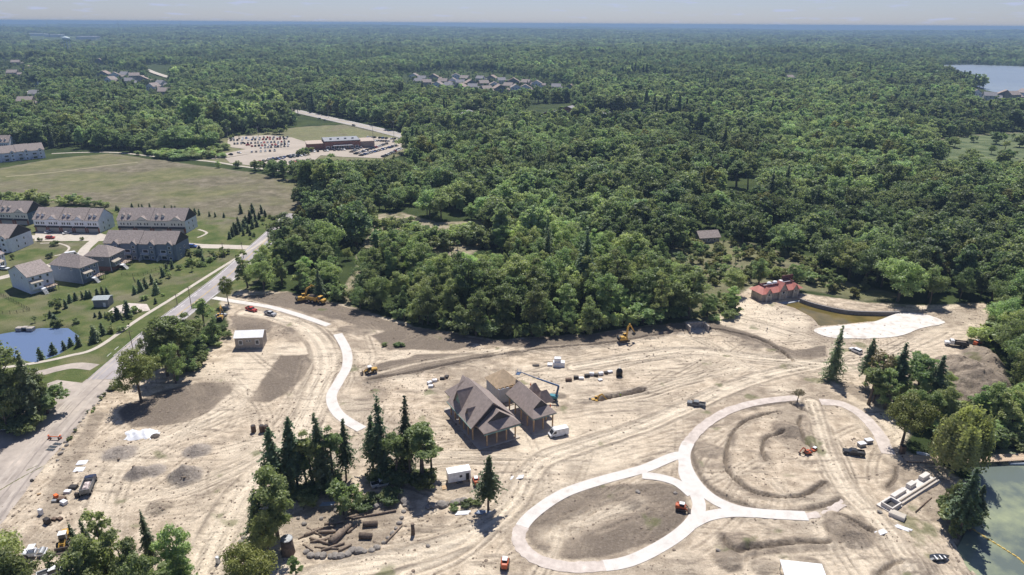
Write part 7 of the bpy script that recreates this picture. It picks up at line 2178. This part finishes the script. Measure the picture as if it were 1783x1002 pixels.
# garden lawn furniture of the houses: dark round shrubs in beds are planted below
# ------------------------------------------------------------------ people
def person(px, py, rz, label, vest, pose=0):
    x, y = G(px, py); t = thing('person', label, 'person', (x, y, zat(x, y)), rz)
    V = [(0, 0, .95), (0, 0, 1.2), (0, 0, 1.42), (0, 0, 1.52), (.02, 0, 1.66), (.02, 0, 1.76), (0, .19, 1.40), (.03, .25, 1.12), (.16, .24, .92), (0, -.19, 1.40), (.03, -.25, 1.12), (.18, -.22, .94), (.0, .10, .9), (.06, .12, .48), (0, .13, .06), (.14, .14, .03), (0, -.10, .9), (-.02, -.12, .48), (-.1, -.13, .06), (.04, -.14, .03)]
    E = [(0, 1), (1, 2), (2, 3), (3, 4), (4, 5), (2, 6), (6, 7), (7, 8), (2, 9), (9, 10), (10, 11), (0, 12), (12, 13), (13, 14), (14, 15), (0, 16), (16, 17), (17, 18), (18, 19)]
    rad = [.15, .15, .16, .065, .10, .075, .075, .055, .045, .075, .055, .045, .10, .07, .05, .045, .10, .07, .05, .045]
    me = bpy.data.meshes.new('body'); me.from_pydata(V, E, []); o = mobj('body', me, mat('work_clothes', (.07, .08, .11), .9), t)
    md = o.modifiers.new('skin', 'SKIN'); 
    for i, sv in enumerate(me.skin_vertices[0].data): sv.radius = (rad[i], rad[i] * (1.15 if i < 3 else 1)); sv.use_root = (i == 0)
    o.modifiers.new('sub', 'SUBSURF').levels = 1
    o.modifiers['sub'].render_levels = 1
    MB().tube([(0, 0, .92), (0, 0, 1.1), (0, 0, 1.38), (0, 0, 1.47)], [.20, .215, .225, .12], 10).obj('vest', vest, t, True)
    MB().tube([(.02, 0, 1.68), (.02, 0, 1.78), (.02, 0, 1.83)], [.14, .12, .03], 10).obj('hard_hat', vest if pose else M_WRAPW, t, True)
    MB().tube([(.08, 0, 1.56), (.09, 0, 1.68)], [.075, .085], 8).obj('face', mat('skin', (.45, .28, .2), .6), t, True)
M_HIVIS = mat('hi_vis_yellow', (.45, .62, .05), .7, .1, 1)
person(1080, 692, 1.0, 'person in a yellow-green vest standing at the trench', M_HIVIS)
person(958, 712, 2.0, 'person in an orange vest by the corner of the right pavilion', M_ORNG, 1)
person(924, 676, .4, 'person in an orange vest behind the right pavilion', M_ORNG, 1)
person(1335, 578, .2, 'person in dark clothes standing on the pale bank left of the pool', M_DARKP)

# ================================================================== PLANTING NEAR THE CAMERA
def tall_to(px, py, ty):
    """height that makes something standing at pixel px,py reach up to pixel row ty"""
    x, y = G(px, py); lo, hi = .3, 60
    for _ in range(40):
        m = (lo + hi) / 2
        if PX(x, y, m)[1] > ty: lo = m
        else: hi = m
    return x, y, lo
NT = [  # kind, base pixel, top row, width factor, label
    ('yellow0', 246, 700, 606, 1.0, 'yellowing tree on the dark soil patch beside the road'),
    ('broad1', 292, 655, 548, .8, 'green roadside tree behind the yellowing one, left'), ('tall0', 318, 645, 528, 1.1, 'tallest green roadside tree above the dirt lot'), ('broad6', 275, 640, 562, 1.0, 'leafy roadside tree leaning over the asphalt'), ('broad5', 336, 615, 540, .8, 'green roadside tree beside the white-roofed building'), ('tall1', 357, 585, 512, 1.2, 'slim roadside tree nearest the excavator'), ('broad0', 306, 668, 590, .7, 'low leafy tree at the foot of the roadside group'), ('yellow0', 398, 530, 478, .7, 'sparse pale young tree at the road bend'),
    ('pine0', 483, 868, 749, 1.1, 'leftmost pine of the tall group left of the walk end'), ('pine0', 520, 856, 728, 1.0, 'second tree from the left in the tall group, a thin pine'), ('tall1', 547, 852, 736, 1.1, 'slim leafy tree third from the left in the tall group'), ('spruce1', 566, 848, 717, 1.1, 'tallest spruce in the middle of the tall group'), ('tall1', 581, 845, 727, .9, 'slim leafy tree at the right of the tall group'), ('pine0', 603, 836, 735, .9, 'bare-trunked pine at the right of the tall group'), ('tall0', 536, 850, 760, 1.0, 'leafy tree among the spruces of the tall group'), ('spruce1', 505, 862, 752, .9, 'short spruce near the left of the tall group'),
    ('broad7', 484, 940, 805, .95, 'big bright leafy tree below the tall spruces'), ('spruce0', 452, 950, 852, 1.1, 'dark conifer at the left foot of the big leafy tree'), ('broad4', 470, 975, 890, .8, 'leafy tree at the base of the big leafy one'), ('bush1', 598, 898, 836, .9, 'dense round tree above the rockery'),
    ('spruce0', 668, 828, 690, .8, 'tall spruce of the right-hand group by the trailer'), ('spruce1', 706, 818, 688, .8, 'second spruce of the right-hand group'), ('tall0', 690, 836, 735, 1.1, 'tall leafy tree before the two spruces'), ('tall1', 736, 838, 724, 1.5, 'leafy tree at the right of the spruce pair'), ('tall0', 716, 838, 742, 1.0, 'leafy tree between the spruces and the trailer'), ('pine0', 650, 818, 726, 1.0, 'thin pine at the left of the spruce pair'), ('tall1', 752, 830, 760, 1.2, 'shorter leafy tree nearest the trailer'),
    ('pine0', 850, 890, 797, 1.15, 'lone bushy pine right of the white trailer'),
    ('spruce0', 146, 990, 916, 1.0, 'small dark conifer at the bottom left'), ('spruce1', 165, 992, 903, 1.0, 'second small conifer at the bottom left'), ('spruce0', 263, 972, 894, .9, 'conifer right of the bottom left leafy trees'), ('broad6', 200, 1040, 892, .8, 'pale leafy treetop at the bottom left'), ('broad7', 160, 1075, 935, .8, 'leafy tree cut by the bottom edge, left'), ('broad6', 235, 1070, 928, .9, 'leafy tree cut by the bottom edge, left of centre'), ('broad7', 326, 1030, 914, .85, 'round leafy tree cut by the bottom edge'), ('broad6', 130, 1085, 960, .9, 'dark leafy tree in the corner group at the bottom'), ('broad7', 270, 1085, 960, .8, 'leafy tree right in the corner group at the bottom'), ('yellow0', 445, 1075, 948, .85, 'yellow-green tree cut by the bottom edge'), ('tall1', 520, 1030, 962, .8, 'slim bright sapling at the bottom edge'),
    ('broad0', 8, 1050, 905, .8, 'green tree in the bottom left corner'), ('broad4', 35, 1080, 958, .8, 'lower green tree in the bottom left corner'), ('broad1', -25, 1010, 898, .8, 'dark tree cut by the left edge at the bottom'),
    ('broad7', 35, 742, 592, .9, 'big dark tree at the left edge beside the pond'), ('broad3', -12, 748, 604, .8, 'dark tree cut by the left edge beside the pond'), ('spruce0', 58, 735, 612, 1.0, 'dark conifer in the clump left of the road'), ('broad5', 72, 728, 640, .8, 'lighter tree at the right of the left-edge clump'), ('bush1', 82, 722, 668, 1.3, 'bright bush at the foot of the left-edge clump'), ('broad0', 15, 755, 650, .7, 'low dark tree filling the left-edge clump'),
    ('spruce1', 1447, 662, 566, 1.0, 'lone ragged spruce left of the pool beach'), ('pine0', 1506, 672, 588, 1.1, 'leaning dark conifer below the pool beach'), ('dead0', 1532, 690, 598, .9, 'brown half-dead tree among the right-hand conifers'), ('pine0', 1556, 700, 600, 1.1, 'dark conifer right of the brown tree'), ('tall0', 1594, 705, 604, 1.2, 'grey-green tree before the dirt mound'), ('pine0', 1622, 712, 622, 1.2, 'broad conifer at the foot of the dirt mound'), ('tall1', 1512, 705, 632, 1.4, 'small leafy tree left of the brown tree'), ('broad1', 1580, 735, 668, .8, 'leafy tree below the conifers at right'), ('broad4', 1620, 730, 678, .8, 'dark leafy tree left of the willow'), ('yellow0', 1570, 775, 684, 1.1, 'light green tree at the top of the path arm'),
    ('willow0', 1660, 818, 704, .66, 'weeping willow hanging over the boardwalk'), ('pine0', 1668, 935, 814, .95, 'dark pine on the lake shore below the willow'), ('pine0', 1690, 922, 838, 1.0, 'second pine on the lake shore'), ('broad3', 1655, 905, 835, .6, 'dark leafy growth beside the shore pines'),
    ('bush0', 1704, 598, 569, 1.0, 'round dark green bush by the skid steer at right'), ('broad5', 1742, 600, 535, .8, 'tree right of the round bush'), ('broad2', 1772, 640, 545, .8, 'tree at the right edge above the mound'), ('spruce1', 1738, 708, 664, 1.3, 'small dark conifer at the right foot of the mound'), ('broad0', 1778, 690, 600, .8, 'tree at the right edge beside the mound'), ('dead0', 1388, 700, 675, 1.6, 'brown dry bush at the top of the right ring'), ('broad1', 1765, 740, 655, .8, 'tree at the right edge behind the boardwalk thicket'),
    ('broad6', 1700, 735, 672, 1.0, 'light leafy tree between the willow and the dirt mound'), ('broad7', 1728, 745, 668, 1.0, 'light leafy tree right of the willow top'), ('broad6', 1752, 760, 680, 1.1, 'light leafy tree above the boardwalk thicket'), ('broad7', 1640, 742, 672, .9, 'leafy tree behind the willow'), ('broad6', 1540, 712, 640, 1.1, 'light leafy tree below the brown tree'), ('broad7', 1608, 745, 680, 1.0, 'light leafy tree left of the willow crown'), ('broad6', 1524, 690, 618, .9, 'pale slim tree behind the brown tree'), ('broad6', 300, 640, 560, 1.0, 'slim roadside tree in the middle of the clump'), ('broad7', 330, 640, 562, .9, 'leafy roadside tree at the right of the clump'), ('broad6', 370, 600, 545, 1.0, 'small roadside tree beside the white-roofed building'),
    ('tall0', 540, 352, 262, .9, 'tall bare-stemmed tree at the corner of the dry field'), ('tall0', 558, 356, 268, .9, 'second bare-stemmed tree at the field corner'), ('tall1', 580, 350, 258, 1.2, 'rounded tall tree right of the bare-stemmed ones'), ('tall1', 528, 350, 282, .9, 'thin stem tree at the very corner of the dry field'), 
    ('tall0', 1282, 326, 272, 1.6, 'flat-topped tree standing in the small meadow in the wood'), ('tall1', 1302, 330, 280, 1.3, 'second tree in the small meadow in the wood'),
]
for kind, px, py, ty, wd, lb in NT:
    x, y, h = tall_to(px, py, ty)
    con = kind[:4] in ('spru', 'pine')
    tree(kind, x, y, h, lb, {'w': 'willow_tree', 'd': 'dry_tree'}.get(kind[0], 'conifer_tree' if con else ('leafy_bush' if kind.startswith('bush') else 'broadleaf_tree')), 'conifer' if con else ('bush' if kind.startswith('bush') else 'tree'), None, wd)
# small planted evergreens on the left
EV = [(235, 512, 14), (246, 507, 20), (254, 502, 18), (265, 494, 16), (272, 512, 20), (284, 482, 16), (291, 474, 14), (300, 468, 14), (132, 523, 13), (145, 521, 13), (152, 520, 14), (158, 519, 13), (170, 515, 12), (179, 513, 14), (187, 513, 12), (115, 537, 14), (122, 527, 14), (72, 625, 22), (92, 613, 22), (112, 606, 16), (123, 601, 16), (138, 603, 20), (166, 595, 26), (180, 583, 20), (206, 555, 20), (223, 552, 26),
      (203, 367, 9), (207, 369, 9), (230, 362, 8), (242, 362, 7), (248, 363, 7), (261, 362, 8), (287, 366, 8), (300, 367, 9), (306, 369, 10), (313, 369, 7), (322, 370, 8), (331, 371, 9), (340, 373, 10), (347, 375, 10), (365, 377, 8), (375, 378, 8), (390, 379, 8),
      (420, 372, 16), (440, 371, 16), (456, 372, 14), (436, 388, 20), (405, 412, 16), (412, 408, 18), (418, 403, 16), (425, 398, 16), (432, 405, 14), (428, 390, 14), (445, 385, 14), (452, 382, 12), (415, 392, 14), (408, 402, 14), (440, 398, 14), (448, 395, 12), (424, 410, 12), (400, 416, 12), (462, 378, 12), (436, 410, 10)]
for i, (px, py, hp) in enumerate(EV):
    x, y, h = tall_to(px, py, py - hp)
    lb = ('small dark evergreen planted on the berm above the sidewalk' if px > 230 and py > 460 else 'small evergreen in the row behind the grey shed' if px < 190 and 505 < py < 540 else 'planted evergreen beside the garden pond and sidewalk' if py > 540 else 'tiny evergreen along the edge of the dry field' if py < 380 and px < 395 else 'young evergreen in the planted patch by the road junction')
    tree('cone%d' % (i % 2), x, y, h, lb, 'evergreen_shrub', 'evergreen', 'planted evergreens, ' + lb.split(' ', 3)[-1], 1.0)
BU = [(10, 352, 20), (40, 355, 18), (62, 354, 24), (80, 357, 18), (112, 358, 18), (128, 356, 18), (140, 357, 16), (152, 358, 14), (165, 360, 12), (178, 361, 12), (22, 354, 14)]
for px, py, hp in BU:
    x, y, h = tall_to(px, py, py - hp); tree('bush%d' % (px % 2), x, y, h, 'rounded green bush in the hedge along the dry field', 'hedge_bush', 'bush', 'hedge bushes along the dry field', 1.3)
GB = [(97, 428, 9, 0, 'dark clipped bush on the lawn before the white row'), (88, 449, 9, 0, 'dark clipped bush beside the court drive'), (99, 543, 26, 1, 'round young tree on the lawn left of the grey shed'), (22, 452, 10, 1, 'thin dark shrub by the left white row'), (69, 420, 6, 0, 'small bush at the corner of the left white row'), (143, 418, 5, 0, 'small bush before the right garages')]
for px, py, hp, k, lb in GB:
    x, y, h = tall_to(px, py, py - hp); tree('bush%d' % k, x, y, h, lb, 'garden_bush', 'bush', None, 1.2 if k == 0 else .9)
rb = np.random.default_rng(77)
def fill(poly_px, n, kinds, h0, h1, label, name, group, cat='shrub', wd=(1, 1.5), minlist=[]):
    P = GP(poly_px); c = 0; k = 0
    while c < n and k < 5000:
        k += 1
        x, y = rb.uniform(P[:, 0].min(), P[:, 0].max()), rb.uniform(P[:, 1].min(), P[:, 1].max())
        if not inside(np.array([x]), np.array([y]), P)[0]: continue
        c += 1
        tree(kinds[rb.integers(0, len(kinds))], x, y, rb.uniform(h0, h1), label, name, cat, group, rb.uniform(*wd))
fill([(300, 442), (340, 438), (400, 443), (392, 454), (350, 472), (300, 487), (270, 500), (290, 470)], 30, ['bush0', 'cone0', 'bush1', 'pale0', 'sap0'], 1.6, 4.0, 'young shrub in the planted bank between slate row and sidewalk', 'garden_shrub', 'planted bank shrubs')
fill([(405, 415), (470, 372), (478, 385), (440, 420)], 14, ['bush0', 'pale0', 'sap0'], 1.2, 2.6, 'low shrub in the planted patch by the road junction', 'garden_shrub', 'shrubs by the road junction')
fill([(1135, 458), (1200, 425), (1300, 430), (1390, 452), (1480, 497), (1555, 513), (1500, 522), (1400, 503), (1310, 488), (1278, 505), (1270, 545), (1197, 550), (1182, 500)], 190, ['bush2', 'bush1', 'bush1', 'bush2', 'tall1', 'broad6'], 2.2, 7.0, 'scrubby bush on the overgrown bank above the pool house', 'scrub_bush', 'scrub bushes above the pool')
fill([(1492, 655), (1560, 640), (1640, 665), (1650, 722), (1560, 722), (1505, 695)], 16, ['broad6', 'broad7', 'tall1', 'bush1'], 5, 12, 'leafy young tree in the mixed clump below the dirt mound', 'clump_tree', 'young trees of the mixed clump', 'tree', (.9, 1.2))
fill([(1200, 556), (1270, 530), (1290, 540), (1270, 556), (1215, 566)], 12, ['bush0', 'bush1'], 3, 6, 'green bush at the forest corner left of the pool bank', 'scrub_bush', 'bushes left of the pool bank')
fill([(1640, 720), (1700, 705), (1800, 690), (1830, 782), (1700, 788), (1660, 770)], 42, ['bush0', 'bush1', 'bush1', 'broad3'], 4, 8, 'dense green thicket bush behind the boardwalk', 'thicket_bush', 'thicket behind the boardwalk', wd=(1.2, 1.7))
fill([(1726, 530), (1800, 530), (1840, 690), (1785, 690), (1772, 640), (1728, 590)], 30, ['bush1', 'bush0', 'broad4', 'tall0'], 5, 11, 'green bush on the right-hand rim of the site', 'thicket_bush', 'bushes on the right-hand rim')
fill([(660, 602), (700, 598), (728, 602), (720, 609), (670, 608)], 9, ['bush0'], .9, 1.6, 'low weedy bush on the dark soil right of the white walk', 'weed_bush', 'weeds on the dark soil')
fill([(640, 832), (690, 838), (752, 838), (740, 850), (690, 846)], 14, ['bush0', 'bush1'], 2.5, 5, 'undergrowth bush at the foot of the trees by the trailer', 'undergrowth_bush', 'undergrowth by the trailer')
fill([(500, 860), (590, 850), (600, 868), (520, 880)], 14, ['bush0', 'bush1'], 2, 4.5, 'undergrowth bush beneath the tall spruce group', 'undergrowth_bush', 'undergrowth below the spruces')
fill([(615, 880), (690, 862), (705, 870), (640, 884)], 14, ['bush0', 'bush1'], 2, 3.6, 'leafy bush above the rockery stones', 'rockery_bush', 'bushes above the rockery')
fill([(330, 620), (395, 575), (402, 600), (340, 650), (300, 668)], 22, ['bush0', 'bush1'], 2, 4.5, 'green bush along the roadside between trees and sand', 'roadside_bush', 'roadside bushes')
fill([(780, 878), (830, 872), (840, 882), (790, 888)], 6, ['bush0'], 1, 1.8, 'low green bush by the boulders near the lone pine', 'rockery_bush', 'bushes by the pine')
fill([(1640, 880), (1700, 850), (1705, 930), (1660, 940)], 12, ['bush1', 'tall1'], 3, 8, 'shore growth around the dark pines by the lake', 'shore_bush', 'shore growth')
fill([(60, 690), (90, 680), (95, 735), (70, 745), (0, 765), (-20, 700)], 16, ['bush0', 'bush1', 'broad3'], 3, 7, 'bush at the foot of the dark trees left of the road', 'roadside_bush', 'bushes left of the road')
fill([(100, 1010), (330, 1010), (400, 1060), (80, 1060)], 16, ['bush1', 'broad5'], 4, 8, 'leafy bush in the tree group at the bottom edge', 'thicket_bush', 'bushes at the bottom edge')
fill([(245, 262), (330, 250), (400, 262), (390, 275), (300, 280), (240, 272)], 60, ['bush0', 'bush1', 'broad3'], 4, 8, 'low rounded bush of the thicket between field and car park', 'thicket_bush', 'thicket by the car park', wd=(1.5, 2.2))
fill([(640, 405), (690, 395), (760, 420), (850, 400), (850, 440), (780, 450)], 44, ['bush1', 'tall1', 'bush0', 'broad6'], 4, 11, 'young tree in the clearing inside the wood', 'clearing_bush', 'young trees of the clearing')
fill([(1640, 250), (1800, 240), (1800, 292), (1660, 292)], 26, ['broad1', 'bush1', 'tall0'], 6, 15, 'scattered tree on the pale marsh at right', 'marsh_tree', 'trees on the marsh', 'tree')
EDGE_PX = along([(520, 506), (600, 528), (660, 548), (720, 566), (790, 580), (860, 590), (940, 590), (1030, 581), (1110, 570), (1190, 558)], 64)
for i, (px, py) in enumerate(EDGE_PX):
    x, y = G(px + rb.uniform(-5, 5), py - rb.uniform(1, 9))
    tree(['bush1', 'tall1', 'bush0', 'sap0', 'bush1'][i % 5], x, y, rb.uniform(3.5, 9.5), 'light green young tree at the front edge of the wood', 'edge_sapling', 'young tree', 'young trees at the front edge of the wood', rb.uniform(.9, 1.3))
for px, py in along([(222, 648), (195, 672), (168, 702), (140, 738), (118, 768), (96, 800)], 22):
    put_rock(px + random.uniform(-4, 4), py + random.uniform(-3, 3), random.uniform(.35, .7), 'small stone in the rubble strip along the right edge of the road', 'rubble strip stones')
fill([(225, 640), (238, 645), (178, 705), (120, 775), (112, 768), (168, 700)], 22, ['bush0', 'pale0', 'bush1'], .5, 1.6, 'low weed in the rubble strip between road and sand', 'weed_bush', 'weeds of the rubble strip')
fill([(20, 560), (150, 545), (235, 560), (170, 590), (140, 575), (60, 566)], 10, ['sap0', 'cone0', 'bush0'], 1.5, 3.5, 'young planted tree on the lawn above the pond', 'garden_sapling', 'young trees above the pond')
fill([(150, 560), (250, 520), (300, 500), (262, 545), (200, 590)], 16, ['cone1', 'sap0', 'bush0', 'pale0'], 1.2, 3.2, 'young plant on the bank between shed and sidewalk', 'garden_shrub', 'bank plants by the shed')
fill([(398, 236), (440, 230), (500, 226), (500, 234), (440, 238), (400, 243)], 16, ['bush1', 'broad6', 'bush0'], 3, 8, 'bush behind the rear row of the car park', 'thicket_bush', 'bushes behind the car park')
fill([(505, 268), (545, 262), (550, 268), (515, 275)], 6, ['bush0', 'bush1'], 3, 6, 'round bush between shop and lower parking area', 'garden_bush', 'bushes by the shop')
# clods and pebbles over the bare ground
cx_ = rb.uniform(SITE[:, 0].min(), SITE[:, 0].max(), 30000); cy_ = rb.uniform(100, 300, 30000)
ok = inside(cx_, cy_, SITE) & (fbm(cx_, cy_, 12, 3, 51) > -.05)
for line, w in PATHS: ok &= ldist(cx_, cy_, line, w + 3) > w + .3
cx_, cy_ = cx_[ok], cy_[ok]; cz_ = height(cx_, cy_)
cl = [ico(.5, 400 + k, (1, .8, .55), .3) for k in range(3)]
for m_ in cl: m_.materials.append(mat('earth_clod', (.24, .19, .145), .95, .3, 1.5))
ss = rb.uniform(.12, .55, len(cx_)) * np.where(rb.random(len(cx_)) < .12, 1.7, .9)
c = woodland('earth_clods', np.stack([cx_, cy_, cz_], 1), rb.uniform(0, 6, len(cx_)).astype(np.float32), np.stack([ss, ss, ss], 1), rb.integers(0, 3, len(cx_)).astype(np.int32), cl, 'clods of earth and pebbles strewn over the bare site', 'clods')
# ================================================================== THE AIR
hz = MB().box(-31500, 31500, -600, 43000, -130, 121)
hm_ = bpy.data.materials.new('haze'); hm_.use_nodes = True
nt = hm_.node_tree; nt.nodes.clear()
o_ = nt.nodes.new('ShaderNodeOutputMaterial'); pv = nt.nodes.new('ShaderNodeVolumePrincipled')
pv.inputs['Color'].default_value = (.29, .42, .63, 1)
pv.inputs['Density'].default_value = 0.000125
pv.inputs['Anisotropy'].default_value = 0.2
nt.links.new(pv.outputs[0], o_.inputs['Volume'])
stuff(hz.obj('haze', hm_), 'thin bluish summer haze over the far forest')

# ================================================================== LABELS: tell look-alikes in a row apart by their place
_ord = ['leftmost', 'second', 'third', 'fourth', 'fifth', 'sixth', 'seventh', 'eighth', 'ninth', 'tenth', 'eleventh', 'twelfth', 'thirteenth', 'fourteenth', 'fifteenth', 'sixteenth', 'seventeenth', 'eighteenth', 'nineteenth', 'twentieth']
_ord += ['twenty-' + w for w in ('first', 'second', 'third', 'fourth', 'fifth', 'sixth', 'seventh', 'eighth', 'ninth')] + ['thirtieth']
_by = {}
for o in scene.objects:
    if o.parent is None and o.get('category') and o.get('label') and o.get('kind') is None:
        _by.setdefault(o['label'], []).append(o)
for lab, os_ in _by.items():
    if 2 <= len(os_) <= 30 and len(lab.split()) <= 12:
        os_.sort(key=lambda o: PX(*o.location)[0])
        for i, o in enumerate(os_):
            o['label'] = lab + (', leftmost of these' if i == 0 else ', rightmost of these' if i == len(os_) - 1 else ', %s from the left' % _ord[i])
